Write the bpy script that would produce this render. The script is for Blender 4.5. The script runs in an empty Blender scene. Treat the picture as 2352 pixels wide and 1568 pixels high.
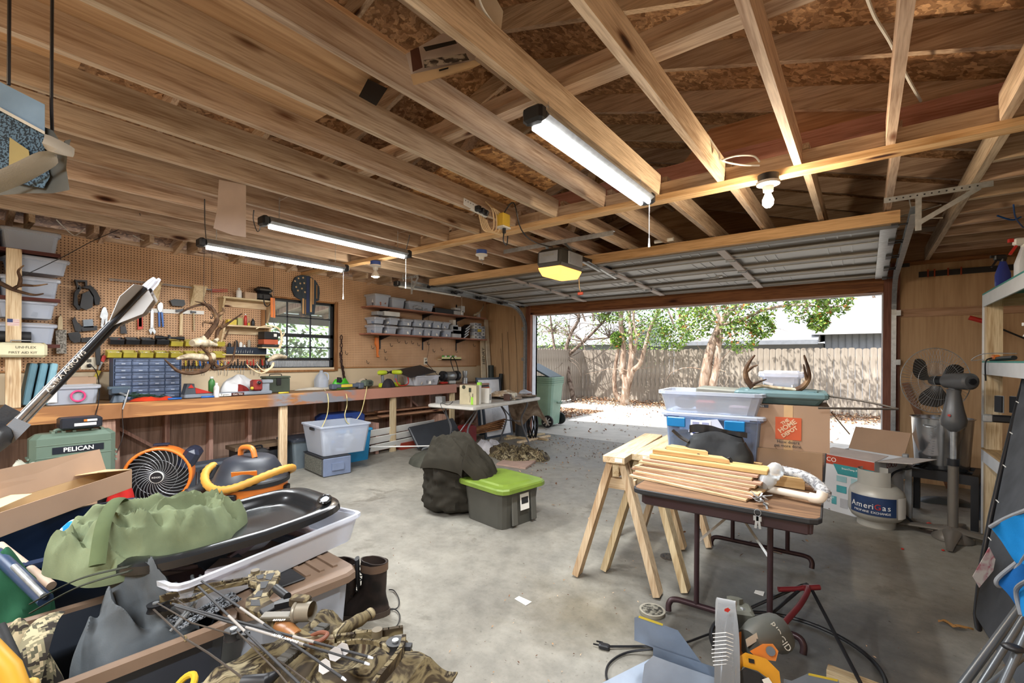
import bpy,bmesh,math,random
from mathutils import Vector,Matrix,Euler,noise
random.seed(7)
S=bpy.context.scene
COL=S.collection
PI=math.pi
# ---------------- camera: 16 mm wide angle, level, small roll, a little rise ----------------
F=1047.0;HC=823.02;YAW=0.65786;ROLL=0.00739;H=1.34
cam=bpy.data.cameras.new('camera');cam.sensor_width=36;cam.sensor_fit='HORIZONTAL'
cam.lens=36*F/2352;cam.shift_y=(HC-784)/2352;cam.clip_start=.02;cam.clip_end=400
camo=bpy.data.objects.new('camera',cam);COL.objects.link(camo)
camo.matrix_world=Matrix.Translation((0,0,H))@Matrix.Rotation(YAW,4,'Z')@Matrix.Rotation(PI/2,4,'X')@Matrix.Rotation(ROLL,4,'Z')
S.camera=camo
S.view_settings.view_transform='Standard';S.view_settings.look='None'
S.view_settings.gamma=1;S.view_settings.use_curve_mapping=False;S.view_settings.exposure=.42
# ---------------- world, sun ----------------
W=bpy.data.worlds.new('sky');S.world=W;W.use_nodes=True
nt=W.node_tree;nt.nodes.clear()
o_=nt.nodes.new('ShaderNodeOutputWorld');b_=nt.nodes.new('ShaderNodeBackground');s_=nt.nodes.new('ShaderNodeTexSky')
s_.sky_type='NISHITA';s_.sun_disc=False;s_.sun_elevation=math.radians(52);s_.sun_rotation=math.radians(200);s_.dust_density=2.5;s_.air_density=.8
mxw=nt.nodes.new('ShaderNodeMixRGB');mxw.inputs[0].default_value=.55;mxw.inputs[2].default_value=(6,6.2,6.6,1)
nt.links.new(s_.outputs[0],mxw.inputs[1]);nt.links.new(mxw.outputs[0],b_.inputs[0]);b_.inputs[1].default_value=.27
nt.links.new(b_.outputs[0],o_.inputs[0])
def lamp(name,kind,loc,energy,color=(1,1,1),**k):
 l=bpy.data.lights.new(name,kind);l.energy=energy;l.color=color
 for a,v in k.items():setattr(l,a,v)
 o=bpy.data.objects.new(name,l);COL.objects.link(o);o.location=loc;return o
sun=lamp('sun','SUN',(0,-5,12),7.0,(1,.96,.9),angle=.008)
sd=Vector((.30,.55,-1.0));sun.rotation_euler=sd.to_track_quat('-Z','Y').to_euler()
# ---------------- pixel -> place (photo frame 2352x1568) for measuring where things stand ----------------
_cr,_sr,_cy,_sy=math.cos(ROLL),math.sin(ROLL),math.cos(YAW),math.sin(YAW)
def ray(px,py):
 dx,dy=px-1176,py-HC
 a=(dx*_cr+dy*_sr)/F;b=-(-dx*_sr+dy*_cr)/F
 return Vector((a*_cy-_sy,_cy+a*_sy,b))
def onz(px,py,z=0.0):
 r=ray(px,py);t=(z-H)/r.z;return Vector((r.x*t,r.y*t,z))
def onx(px,py,x):
 r=ray(px,py);t=x/r.x;return Vector((x,r.y*t,H+r.z*t))
def ony(px,py,y):
 r=ray(px,py);t=y/r.y;return Vector((r.x*t,y,H+r.z*t))
def ond(px,py,d):
 r=ray(px,py);return Vector((r.x*d,r.y*d,H+r.z*d))
# ---------------- mesh builder ----------------
def rotm(r):return Euler(r).to_matrix()
class MB:
 def __init__(s):s.v=[];s.f=[];s.m=[];s.sm=[]
 def add(s,vs,fs,mi=0,sm=False):
  n=len(s.v);s.v+=[Vector(v)for v in vs];s.f+=[[i+n for i in f]for f in fs];s.m+=[mi]*len(fs);s.sm+=[sm]*len(fs);return s
 def box(s,c,d,rot=(0,0,0),mi=0,tx=1,ty=1,bev=0):
  c=Vector(c);R=rotm(rot)if not isinstance(rot,Matrix)else rot
  hx,hy,hz=d[0]/2,d[1]/2,d[2]/2
  if bev:
   b=min(bev,hx*.9,hy*.9,hz*.9);vs=[];fs=[]
   def ring(x,y,z):
    q=[]
    for sx,sy in((1,1),(-1,1),(-1,-1),(1,-1)):
     p,r=(sx*(x-b),sy*y),(sx*x,sy*(y-b))
     q+=([r,p]if sx*sy>0 else[p,r])
    return[(a,bb,z)for a,bb in q]
   def sc(L,kx,ky):return[(a*kx,bb*ky,z)for a,bb,z in L]
   L=[sc(ring(hx-b*.999,hy-b*.999,-hz),1,1),ring(hx,hy,-hz+b),sc(ring(hx,hy,hz-b),tx,ty),sc(ring(hx-b*.999,hy-b*.999,hz),tx,ty)]
   for l in L:vs+=l
   for k in range(3):
    for i in range(8):fs.append((k*8+i,k*8+(i+1)%8,k*8+8+(i+1)%8,k*8+8+i))
   fs.append(tuple(range(7,-1,-1)));fs.append(tuple(range(24,32)))
   return s.add([R@Vector(v)+c for v in vs],fs,mi)
  vs=[R@Vector((x*hx*(tx if z>0 else 1),y*hy*(ty if z>0 else 1),z*hz))+c for z in(-1,1)for y in(-1,1)for x in(-1,1)]
  return s.add(vs,[(0,2,3,1),(4,5,7,6),(0,1,5,4),(2,6,7,3),(0,4,6,2),(1,3,7,5)],mi)
 def bb(s,x0,x1,y0,y1,z0,z1,mi=0,bev=0):
  return s.box(((x0+x1)/2,(y0+y1)/2,(z0+z1)/2),(abs(x1-x0),abs(y1-y0),abs(z1-z0)),mi=mi,bev=bev)
 def beam(s,p0,p1,w,h,up=(0,0,1),mi=0,bev=0): # bar from p0 to p1, w sideways, h along up
  p0,p1=Vector(p0),Vector(p1);x=(p1-p0);L=x.length;x.normalize();u=Vector(up)
  y=u.cross(x)
  if y.length<1e-4:y=Vector((1,0,0)).cross(x)
  y.normalize();z=x.cross(y)
  R=Matrix((x,y,z)).transposed();return s.box((p0+p1)/2,(L,w,h),R,mi,bev=bev)
 def tube(s,pts,r,n=8,mi=0,closed=False,cap=True,fl=1.0,up=None):
  pts=[Vector(p)for p in pts];N=len(pts);rs=r if isinstance(r,(list,tuple))else[r]*N;vs=[];fs=[];prev=None
  for i,p in enumerate(pts):
   a=pts[(i-1)%N]if(i>0 or closed)else p;b=pts[(i+1)%N]if(i<N-1 or closed)else p
   t=(b-a).normalized()
   if up is not None:y=Vector(up).cross(t)
   elif prev is None:
    y=Vector((0,0,1)).cross(t)
    if y.length<.1:y=Vector((1,0,0)).cross(t)
   else:y=prev-t*prev.dot(t)
   if y.length<1e-6:y=Vector((1,0,0))
   y.normalize();prev=y;z=t.cross(y)
   for k in range(n):
    an=2*PI*k/n;vs.append(p+y*math.cos(an)*rs[i]+z*math.sin(an)*rs[i]*fl)
  for i in range(N if closed else N-1):
   j=(i+1)%N
   for k in range(n):fs.append((i*n+k,i*n+(k+1)%n,j*n+(k+1)%n,j*n+k))
  s.add(vs,fs,mi,n>5)
  if cap and not closed:s.add(vs[:n],[tuple(range(n-1,-1,-1))],mi);s.add(vs[-n:],[tuple(range(n))],mi)
  return s
 def cyl(s,p0,p1,r,r2=None,n=16,mi=0,cap=True):return s.tube([p0,p1],[r,r if r2 is None else r2],n,mi,cap=cap)
 def lathe(s,prof,o=(0,0,0),n=24,mi=0,R=None,sx=1,sy=1):
  o=Vector(o);vs=[];fs=[];m=len(prof)
  for k in range(n):
   a=2*PI*k/n
   for r,z in prof:
    v=Vector((r*math.cos(a)*sx,r*math.sin(a)*sy,z));vs.append((R@v if R else v)+o)
  for k in range(n):
   q=(k+1)%n
   for i in range(m-1):fs.append((k*m+i,q*m+i,q*m+i+1,k*m+i+1))
  return s.add(vs,fs,mi,True)
 def sph(s,c,r,n=14,m=9,mi=0,R=None):
  r=(r,r,r)if not isinstance(r,(tuple,list))else r
  c=Vector(c);vs=[];fs=[]
  for i in range(m+1):
   th=PI*i/m
   for k in range(n):
    a=2*PI*k/n;v=Vector((r[0]*math.sin(th)*math.cos(a),r[1]*math.sin(th)*math.sin(a),-r[2]*math.cos(th)))
    vs.append((R@v if R else v)+c)
  for i in range(m):
   for k in range(n):fs.append((i*n+k,i*n+(k+1)%n,(i+1)*n+(k+1)%n,(i+1)*n+k))
  return s.add(vs,fs,mi,True)
 def prism(s,poly,ax,a,b,mi=0,M=None): # polygon extruded along axis ax ('X','Y','Z') from a to b
  def mk(p,t):
   u,v=p
   q=Vector((t,u,v))if ax=='X' else Vector((u,t,v))if ax=='Y' else Vector((u,v,t))
   return M@q if M else q
  n=len(poly);vs=[mk(p,a)for p in poly]+[mk(p,b)for p in poly]
  fs=[tuple(range(n-1,-1,-1)),tuple(range(n,2*n))]+[(i,(i+1)%n,n+(i+1)%n,n+i)for i in range(n)]
  return s.add(vs,fs,mi)
 def surf(s,fn,nu,nv,mi=0,cu=False,cv=False):
  vs=[fn(i/(nu if cu else nu-1),j/(nv if cv else nv-1))for i in range(nu)for j in range(nv)]
  fs=[(i*nv+j,((i+1)%nu)*nv+j,((i+1)%nu)*nv+(j+1)%nv,i*nv+(j+1)%nv)for i in range(nu if cu else nu-1)for j in range(nv if cv else nv-1)]
  return s.add(vs,fs,mi,True)
 def thick(s,fn,nu,nv,t,mi=0): # a sheet with real thickness
  s.surf(fn,nu,nv,mi)
  s.surf(lambda u,v:Vector(fn(u,v))-Vector((0,0,t)),nu,nv,mi)
  for a,b in((lambda k:(k,0),0),(lambda k:(k,1),0),(lambda k:(0,k),0),(lambda k:(1,k),0)):
   s.surf(lambda u,v:Vector(fn(*a(u)))-Vector((0,0,t*v)),nu,2,mi)
  return s
 def xf(s,M):s.v=[M@v for v in s.v];return s
def smooth_fix(me):
 pass
def P(name,mb,mats,parent=None,w=False,loc=None,label=None,kind=None):
 """one mesh object; w: the builder holds world coordinates"""
 if not isinstance(mats,(list,tuple)):mats=[mats]
 vs=mb.v
 if parent is not None and w:
  Mi=parent['_m'];Mi=Matrix([list(Mi[i*4:i*4+4])for i in range(4)]).inverted();vs=[Mi@v for v in vs]
 if parent is None and w:
  if loc is None:
   xs=[v.x for v in vs];ys=[v.y for v in vs];zs=[v.z for v in vs]
   loc=Vector(((min(xs)+max(xs))/2,(min(ys)+max(ys))/2,min(zs)))
  vs=[v-Vector(loc)for v in vs]
 me=bpy.data.meshes.new(name);me.from_pydata([tuple(v)for v in vs],[],mb.f)
 for mt in mats:me.materials.append(mt)
 me.polygons.foreach_set('material_index',mb.m);me.polygons.foreach_set('use_smooth',mb.sm)
 bm=bmesh.new();bm.from_mesh(me);bmesh.ops.remove_doubles(bm,verts=bm.verts,dist=1e-5);bmesh.ops.recalc_face_normals(bm,faces=bm.faces)
 for e in bm.edges:
  if len(e.link_faces)==2 and e.calc_face_angle(0)>.7:e.smooth=False
 bm.to_mesh(me);bm.free();me.update()
 o=bpy.data.objects.new(name,me);COL.objects.link(o)
 if parent is not None:o.parent=parent
 elif loc is not None:o.location=loc
 if label:o['label']=label
 if kind:o['kind']=kind
 return o
def thing(name,label,cat,loc=(0,0,0),rz=0,group=None,rot=None):
 o=bpy.data.objects.new(name,None);COL.objects.link(o);o.empty_display_size=.05
 e=Euler(rot if rot else(0,0,rz));o.location=loc;o.rotation_euler=e
 M=Matrix.Translation(Vector(loc))@e.to_matrix().to_4x4()
 o['_m']=[x for r in M for x in r]
 o['label']=label;o['category']=cat
 if group:o['group']=group
 return o
def tag(o,label,cat,group=None,kind=None):
 o['label']=label;o['category']=cat
 if group:o['group']=group
 if kind:o['kind']=kind
 return o
def one(name,mb,mats,label,cat,group=None,w=True,loc=None,kind=None):
 return tag(P(name,mb,mats,None,w,loc),label,cat,group,kind)
def struct(name,mb,mats,parent=None,w=True):
 o=P(name,mb,mats,parent,False)if parent is not None else P(name,mb,mats,None,False,(0,0,0))
 if parent is None:o['kind']='structure'
 return o
def dup(root,loc,rz=None,label=None,group=None):
 r=root.copy();COL.objects.link(r);r.location=loc
 if rz is not None:r.rotation_euler=(0,0,rz)
 if label:r['label']=label
 if group:r['group']=group
 for ch in list(root.children):
  c=ch.copy();COL.objects.link(c);c.parent=r
  for g in ch.children:d=g.copy();COL.objects.link(d);d.parent=c
 return r
def text(s,size,o,xd,yd,mat,parent,w=True,ext=.0006,al='CENTER',name='lettering',bold=0,sx=1):
 cu=bpy.data.curves.new('t','FONT');cu.body=s;cu.size=size;cu.align_x=al;cu.align_y='CENTER';cu.extrude=ext;cu.offset=bold;cu.resolution_u=3
 t=bpy.data.objects.new('t',cu);COL.objects.link(t)
 bpy.context.view_layer.update()
 me=bpy.data.meshes.new_from_object(t.evaluated_get(bpy.context.evaluated_depsgraph_get()))
 x=Vector(xd).normalized();y=Vector(yd);y=(y-x*y.dot(x)).normalized();z=x.cross(y);o=Vector(o)
 mb=MB();mb.add([o+x*v.co.x*sx+y*v.co.y+z*(v.co.z+ext)for v in me.vertices],[tuple(p.vertices)for p in me.polygons])
 bpy.data.objects.remove(t);bpy.data.curves.remove(cu);bpy.data.meshes.remove(me)
 return P(name,mb,mat,parent,w)
# ---------------- materials ----------------
MT={}
def nm(name):
 m=bpy.data.materials.new(name);m.use_nodes=True;n=m.node_tree;b=n.nodes['Principled BSDF'];return m,n,b
def N(n,t,**k):
 x=n.nodes.new('ShaderNode'+t)
 for a,v in k.items():
  if a in x.inputs.keys():x.inputs[a].default_value=v
  else:setattr(x,a,v)
 return x
def c4(c):return(c[0],c[1],c[2],1)
def hexc(h):
 h=h.lstrip('#');r=[int(h[i:i+2],16)/255 for i in(0,2,4)]
 return tuple(((x/12.92)if x<=.04045 else((x+.055)/1.055)**2.4)for x in r)
def ramp(n,fac,stops):
 r=n.nodes.new('ShaderNodeValToRGB');e=r.color_ramp.elements
 while len(e)<len(stops):e.new(.5)
 for x,(p,c)in zip(e,stops):x.position=p;x.color=c4(c)
 n.links.new(fac,r.inputs[0]);return r.outputs[0]
def coords(n,scale=(1,1,1),world=False):
 g=n.nodes.new('ShaderNodeNewGeometry')if world else n.nodes.new('ShaderNodeTexCoord')
 mp=n.nodes.new('ShaderNodeMapping');mp.inputs['Scale'].default_value=scale
 n.links.new(g.outputs['Position' if world else 'Object'],mp.inputs[0]);return mp.outputs[0]
def bump(n,b,h,st=.2,d=.01):
 x=n.nodes.new('ShaderNodeBump');x.inputs['Strength'].default_value=st;x.inputs['Distance'].default_value=d
 n.links.new(h,x.inputs['Height']);n.links.new(x.outputs[0],b.inputs['Normal'])
def mul(n,a,bcol,fac=1.0,mode='MULTIPLY'):
 x=n.nodes.new('ShaderNodeMixRGB');x.blend_type=mode
 if isinstance(fac,float):x.inputs[0].default_value=fac
 else:n.links.new(fac,x.inputs[0])
 for k,v in((1,a),(2,bcol)):
  if isinstance(v,tuple):x.inputs[k].default_value=c4(v)
  else:n.links.new(v,x.inputs[k])
 return x.outputs[0]
def M(col,rough=.5,metal=0,var=.12,sc=8,bp=0,spec=.5,name=None):
 if isinstance(col,str):col=hexc(col)
 key=(tuple(round(c,3)for c in col),rough,metal,var,sc,bp)
 if key in MT:return MT[key]
 m,n,b=nm(name or 'plain');MT[key]=m
 b.inputs['Roughness'].default_value=rough;b.inputs['Metallic'].default_value=metal;b.inputs['Specular IOR Level'].default_value=spec
 ns=N(n,'TexNoise',Scale=sc,Detail=4.0);n.links.new(coords(n),ns.inputs['Vector'])
 c=ramp(n,ns.outputs[0],[(.3,tuple(x*(1-var)for x in col)),(.7,tuple(min(1,x*(1+var))for x in col))])
 n.links.new(c,b.inputs['Base Color'])
 if bp:bump(n,b,ns.outputs[0],bp,.01)
 return m
def metal(col='#9a9a9c',rough=.3):return M(col,rough,.9,.15,20)
def cloth(col,sc=300,var=.2):
 if isinstance(col,str):col=hexc(col)
 key=('cloth',col,sc)
 if key in MT:return MT[key]
 m,n,b=nm('fabric');MT[key]=m;b.inputs['Roughness'].default_value=.9;b.inputs['Specular IOR Level'].default_value=.15
 ns=N(n,'TexNoise',Scale=7.0,Detail=5.0);n.links.new(coords(n),ns.inputs['Vector'])
 n2=N(n,'TexNoise',Scale=float(sc),Detail=2.0);n.links.new(coords(n),n2.inputs['Vector'])
 c=ramp(n,ns.outputs[0],[(.3,tuple(x*(1-var)for x in col)),(.7,tuple(min(1,x*(1+var))for x in col))])
 n.links.new(c,b.inputs['Base Color']);bump(n,b,n2.outputs[0],.25,.002);return m
def wood(c1,c2,axis='X',sc=1.0,knots=True,rough=.65,name='wood',vary=.25,kc='#4a2a16'):
 key=('w',c1,c2,axis,sc,knots)
 if key in MT:return MT[key]
 a,d=hexc(c1),hexc(c2);m,n,b=nm(name);MT[key]=m;b.inputs['Roughness'].default_value=rough;b.inputs['Specular IOR Level'].default_value=.3
 s={'X':(.7,13,13),'Y':(13,.7,13),'Z':(13,13,.7)}[axis];s=tuple(v*sc for v in s)
 oi=n.nodes.new('ShaderNodeObjectInfo');off=N(n,'VectorMath',operation='SCALE');off.inputs[0].default_value=(37,19,53);n.links.new(oi.outputs['Random'],off.inputs['Scale'])
 tc=n.nodes.new('ShaderNodeTexCoord');ad=N(n,'VectorMath',operation='ADD');n.links.new(tc.outputs['Object'],ad.inputs[0]);n.links.new(off.outputs[0],ad.inputs[1])
 mp=n.nodes.new('ShaderNodeMapping');mp.inputs['Scale'].default_value=s;n.links.new(ad.outputs[0],mp.inputs[0])
 kv=N(n,'TexVoronoi',Scale=1.0);ks={'X':(1.4,5,5),'Y':(5,1.4,5),'Z':(5,5,1.4)}[axis]
 mk=n.nodes.new('ShaderNodeMapping');mk.inputs['Scale'].default_value=tuple(v*sc for v in ks);n.links.new(ad.outputs[0],mk.inputs[0]);n.links.new(mk.outputs[0],kv.inputs['Vector'])
 warp=N(n,'Math',operation='MULTIPLY');warp.inputs[1].default_value=2.2 if knots else 0;
 inv=N(n,'MapRange');inv.inputs[1].default_value=0;inv.inputs[2].default_value=.35;inv.inputs[3].default_value=1;inv.inputs[4].default_value=0;n.links.new(kv.outputs['Distance'],inv.inputs[0]);n.links.new(inv.outputs[0],warp.inputs[0])
 g=N(n,'TexNoise',Scale=1.0,Detail=3.0,Roughness=.55);g.inputs['Distortion'].default_value=.25;n.links.new(mp.outputs[0],g.inputs['Vector'])
 rg=N(n,'Math',operation='MULTIPLY_ADD');rg.inputs[1].default_value=17;n.links.new(g.outputs[0],rg.inputs[0]);n.links.new(warp.outputs[0],rg.inputs[2])
 sn=N(n,'Math',operation='SINE');n.links.new(rg.outputs[0],sn.inputs[0])
 fine=N(n,'TexNoise',Scale=9.0,Detail=3.0);n.links.new(mp.outputs[0],fine.inputs['Vector'])
 mixf=N(n,'Math',operation='MULTIPLY_ADD');mixf.inputs[1].default_value=.15;n.links.new(sn.outputs[0],mixf.inputs[0]);n.links.new(fine.outputs[0],mixf.inputs[2])
 c=ramp(n,mixf.outputs[0],[(.25,a),(.72,d)])
 if knots:
  kr=ramp(n,kv.outputs['Distance'],[(.05,hexc(kc)),(.075,hexc('#9a7a66')),(.13,(1,1,1))]);
  c=mul(n,c,kr)
 hv=N(n,'HueSaturation');mr=N(n,'MapRange');mr.inputs[3].default_value=1-vary;mr.inputs[4].default_value=1+vary*.6;n.links.new(oi.outputs['Random'],mr.inputs[0]);n.links.new(mr.outputs[0],hv.inputs['Value'])
 mr2=N(n,'MapRange');mr2.inputs[3].default_value=.49;mr2.inputs[4].default_value=.507;fr=N(n,'Math',operation='FRACT');m9=N(n,'Math',operation='MULTIPLY');m9.inputs[1].default_value=9.7;n.links.new(oi.outputs['Random'],m9.inputs[0]);n.links.new(m9.outputs[0],fr.inputs[0]);n.links.new(fr.outputs[0],mr2.inputs[0]);n.links.new(mr2.outputs[0],hv.inputs['Hue'])
 n.links.new(c,hv.inputs['Color']);n.links.new(hv.outputs[0],b.inputs['Base Color']);bump(n,b,mixf.outputs[0],.12,.004);return m
def osb(c1='#96704e',c2='#c39c76',c3='#7c5838'):
 m,n,b=nm('osb');b.inputs['Roughness'].default_value=.7
 v=N(n,'TexVoronoi',Scale=26.0);ns=N(n,'TexNoise',Scale=14.0,Detail=2.0);co=coords(n,(1,1,1),True)
 n.links.new(co,ns.inputs['Vector']);w=mul(n,ns.outputs['Color'],(0,0,0),.0,'MIX')
 va=N(n,'VectorMath',operation='MULTIPLY_ADD');va.inputs[1].default_value=(.14,.14,.14);n.links.new(ns.outputs['Color'],va.inputs[0]);n.links.new(co,va.inputs[2]);n.links.new(va.outputs[0],v.inputs['Vector'])
 v2=N(n,'TexVoronoi',Scale=60.0);mp=n.nodes.new('ShaderNodeMapping');mp.inputs['Scale'].default_value=(1,.3,1);n.links.new(va.outputs[0],mp.inputs[0]);n.links.new(mp.outputs[0],v2.inputs['Vector'])
 c=ramp(n,v.outputs['Color'],[(.15,hexc(c3)),(.45,hexc(c1)),(.85,hexc(c2))]);d=ramp(n,v2.outputs['Color'],[(.1,(.75,.72,.7)),(.8,(1.18,1.15,1.1))])
 n.links.new(mul(n,c,d),b.inputs['Base Color']);bump(n,b,v2.outputs['Color'],.3,.004);return m
def clear(tint=(.93,.95,1),fac=.28,rough=.12,name='clear_plastic',em=None):
 m,n,b=nm(name);b.inputs['Base Color'].default_value=c4(tint);b.inputs['Roughness'].default_value=rough
 t=N(n,'BsdfTransparent');t.inputs[0].default_value=c4(tuple(min(1,x*1.0)for x in tint));mx=n.nodes.new('ShaderNodeMixShader')
 fr=N(n,'Fresnel',IOR=1.4);ad=N(n,'Math',operation='ADD');ad.inputs[1].default_value=fac;ad.use_clamp=True;n.links.new(fr.outputs[0],ad.inputs[0]);n.links.new(ad.outputs[0],mx.inputs[0])
 n.links.new(t.outputs[0],mx.inputs[1]);n.links.new(b.outputs[0],mx.inputs[2]);n.links.new(mx.outputs[0],n.nodes['Material Output'].inputs[0]);return m
def emit(col,st,name='glowing'):
 m,n,b=nm(name);b.inputs['Emission Color'].default_value=c4(col);b.inputs['Emission Strength'].default_value=st;b.inputs['Base Color'].default_value=c4(col);return m
def patches(stops,sc=6,det=3,rough=.85,pix=0,name='pattern',stretch=(1,1,1),dist=0.6):
 m,n,b=nm(name);b.inputs['Roughness'].default_value=rough;b.inputs['Specular IOR Level'].default_value=.2
 co=coords(n,stretch)
 if pix:
  sn=N(n,'VectorMath',operation='SNAP');sn.inputs[1].default_value=(pix,pix,pix);n.links.new(co,sn.inputs[0]);co=sn.outputs[0]
 ns=N(n,'TexNoise',Scale=float(sc),Detail=float(det));ns.inputs['Distortion'].default_value=dist;n.links.new(co,ns.inputs['Vector'])
 r=n.nodes.new('ShaderNodeValToRGB');e=r.color_ramp.elements;r.color_ramp.interpolation='CONSTANT' if pix else 'EASE'
 while len(e)<len(stops):e.new(.5)
 for x,(p,c)in zip(e,stops):x.position=p;x.color=c4(hexc(c))
 n.links.new(ns.outputs[0],r.inputs[0]);n.links.new(r.outputs[0],b.inputs['Base Color']);return m
def floor_mat():
 m,n,b=nm('concrete');co=coords(n,(1,1,1),True)
 a=N(n,'TexNoise',Scale=1.1,Detail=8.0,Roughness=.6);c=N(n,'TexNoise',Scale=9.0,Detail=8.0,Roughness=.7);s=N(n,'TexNoise',Scale=2.3,Detail=6.0,Roughness=.65);s.inputs['Distortion'].default_value=.4;f=N(n,'TexNoise',Scale=55.0,Detail=3.0)
 for x in(a,c,s,f):n.links.new(co,x.inputs['Vector'])
 base=ramp(n,a.outputs[0],[(.3,hexc('#73706a')),(.55,hexc('#89857c')),(.75,hexc('#9b968b'))])
 base=mul(n,base,ramp(n,c.outputs[0],[(.3,(.72,.72,.7)),(.62,(1.08,1.08,1.06))]))
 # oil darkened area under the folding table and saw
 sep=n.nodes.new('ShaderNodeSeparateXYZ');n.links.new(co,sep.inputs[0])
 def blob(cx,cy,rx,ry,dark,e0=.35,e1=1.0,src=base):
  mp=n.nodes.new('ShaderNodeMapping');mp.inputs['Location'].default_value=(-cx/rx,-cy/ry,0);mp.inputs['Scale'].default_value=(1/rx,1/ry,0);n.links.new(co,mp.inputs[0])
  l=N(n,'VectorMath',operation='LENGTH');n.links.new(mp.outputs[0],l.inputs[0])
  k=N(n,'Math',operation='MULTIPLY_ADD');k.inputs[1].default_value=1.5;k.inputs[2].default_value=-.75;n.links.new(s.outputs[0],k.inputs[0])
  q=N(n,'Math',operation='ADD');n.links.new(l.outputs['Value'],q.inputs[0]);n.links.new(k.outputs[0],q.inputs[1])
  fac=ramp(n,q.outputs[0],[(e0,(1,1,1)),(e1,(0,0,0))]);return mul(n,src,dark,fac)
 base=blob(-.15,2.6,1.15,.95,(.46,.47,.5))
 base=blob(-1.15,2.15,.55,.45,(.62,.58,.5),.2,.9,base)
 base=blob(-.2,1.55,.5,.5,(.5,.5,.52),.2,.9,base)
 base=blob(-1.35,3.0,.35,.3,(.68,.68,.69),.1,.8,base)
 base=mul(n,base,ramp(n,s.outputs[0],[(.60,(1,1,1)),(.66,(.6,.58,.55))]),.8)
 base=mul(n,base,ramp(n,f.outputs[0],[(.25,(.55,.53,.5)),(.36,(1,1,1)),(.7,(1,1,1)),(.8,(1.25,1.25,1.22))]),.8)
 n.links.new(base,b.inputs['Base Color']);rr=ramp(n,a.outputs[0],[(.3,(.42,)*3),(.7,(.7,)*3)]);n.links.new(rr,b.inputs['Roughness']);bump(n,b,c.outputs[0],.15,.006);return m
def pegboard_mat(plane='YZ'):
 m,n,b=nm('pegboard');b.inputs['Roughness'].default_value=.6;co=coords(n,(1,1,1),True)
 sp=n.nodes.new('ShaderNodeSeparateXYZ');n.links.new(co,sp.inputs[0]);ds=[]
 for ax in('Y','Z'):
  d=N(n,'Math',operation='DIVIDE');d.inputs[1].default_value=.0254;n.links.new(sp.outputs[ax],d.inputs[0]);fr=N(n,'Math',operation='FRACT');n.links.new(d.outputs[0],fr.inputs[0])
  sb=N(n,'Math',operation='SUBTRACT');sb.inputs[1].default_value=.5;n.links.new(fr.outputs[0],sb.inputs[0]);p=N(n,'Math',operation='POWER');p.inputs[1].default_value=2;n.links.new(sb.outputs[0],p.inputs[0]);ds.append(p)
 s=N(n,'Math',operation='ADD');n.links.new(ds[0].outputs[0],s.inputs[0]);n.links.new(ds[1].outputs[0],s.inputs[1])
 hole=ramp(n,s.outputs[0],[(.035,(.16,.1,.06)),(.055,(1,1,1))])
 ns=N(n,'TexNoise',Scale=3.0,Detail=5.0);n.links.new(co,ns.inputs['Vector'])
 c=ramp(n,ns.outputs[0],[(.3,hexc('#b38d69')),(.7,hexc('#c9a27d'))]);n.links.new(mul(n,c,hole),b.inputs['Base Color']);return m
WJ=wood('#9f846c','#d2bca4','Y',name='joist_pine')
WJX=wood('#9c8068','#cdb49a','X',name='rafter_pine')
WL=wood('#b39870','#d9c6a2','X',1.3,name='pale_pine');WLY=wood('#b39870','#d9c6a2','Y',1.3,name='pale_pine');WLZ=wood('#ae926c','#d8c4a0','Z',1.3,name='pale_pine')
WB=wood('#8a5a34','#b98555','Y',name='bench_fascia');WR=wood('#8a685a','#bb9886','Z',1.0,name='redwood_stud');WD=wood('#60392a','#8f5f4c','Z',.8,name='jamb_wood');WDX=wood('#6a4028','#96653f','X',name='header_wood')
PLY=wood('#a27a56','#cba580','Y',.5,False,name='plywood',vary=.08);PLYX=wood('#946a48','#bf9670','X',.6,False,name='plywood');TAN=wood('#ab8c68','#bd9f7a','Z',.45,False,name='tan_plywood',vary=.03)
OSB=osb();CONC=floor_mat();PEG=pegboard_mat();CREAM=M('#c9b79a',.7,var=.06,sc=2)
GALV=M('#a5a9ac',.32,.6,.18,30);DMET=M('#3a3a3c',.4,.6);WHT=M('#d8d8d4',.45,var=.05);BLK=M('#15161a',.45);BLKM=M('#202124',.6,bp=.1,sc=60);GRY=M('#6d7176',.5);YEL=M('#c8b23a',.45);ORG=M('#d9752a',.45);RED=M('#b02a22',.4);BLU=M('#1f5fae',.4);NAVY=M('#1c2738',.4,var=.2)
CLR=clear();FROST=clear((.70,.75,.84),.40,.35,'frosted_plastic');GLS=clear((.95,1,.98),.04,.02,'glass');CARD=M('#9c8068',.8,var=.06,sc=5);CARDI=M('#b89c74',.8,var=.06,sc=5);PAPER=M('#e4e2dc',.7,var=.04)
CAMO=patches([(.0,'#1c1610'),(.40,'#3a3022'),(.48,'#6f6348'),(.55,'#261d14'),(.63,'#8f8468'),(.72,'#4a3826')],9,6,.7,name='camouflage',dist=1.2)
DIGI=patches([(0,'#2e2a26'),(.43,'#6f6a55'),(.5,'#a09478'),(.57,'#4b4a3c'),(.65,'#8a8068')],16,3,.9,.007,'digital_camouflage')
ANT=patches([(.3,'#281a12'),(.5,'#493424'),(.75,'#86694c')],12,4,.6,name='antler',stretch=(1,1,1));BONE=patches([(.3,'#6f604c'),(.5,'#a89a82'),(.75,'#c4bba8')],18,4,.7,name='bone')
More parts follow.
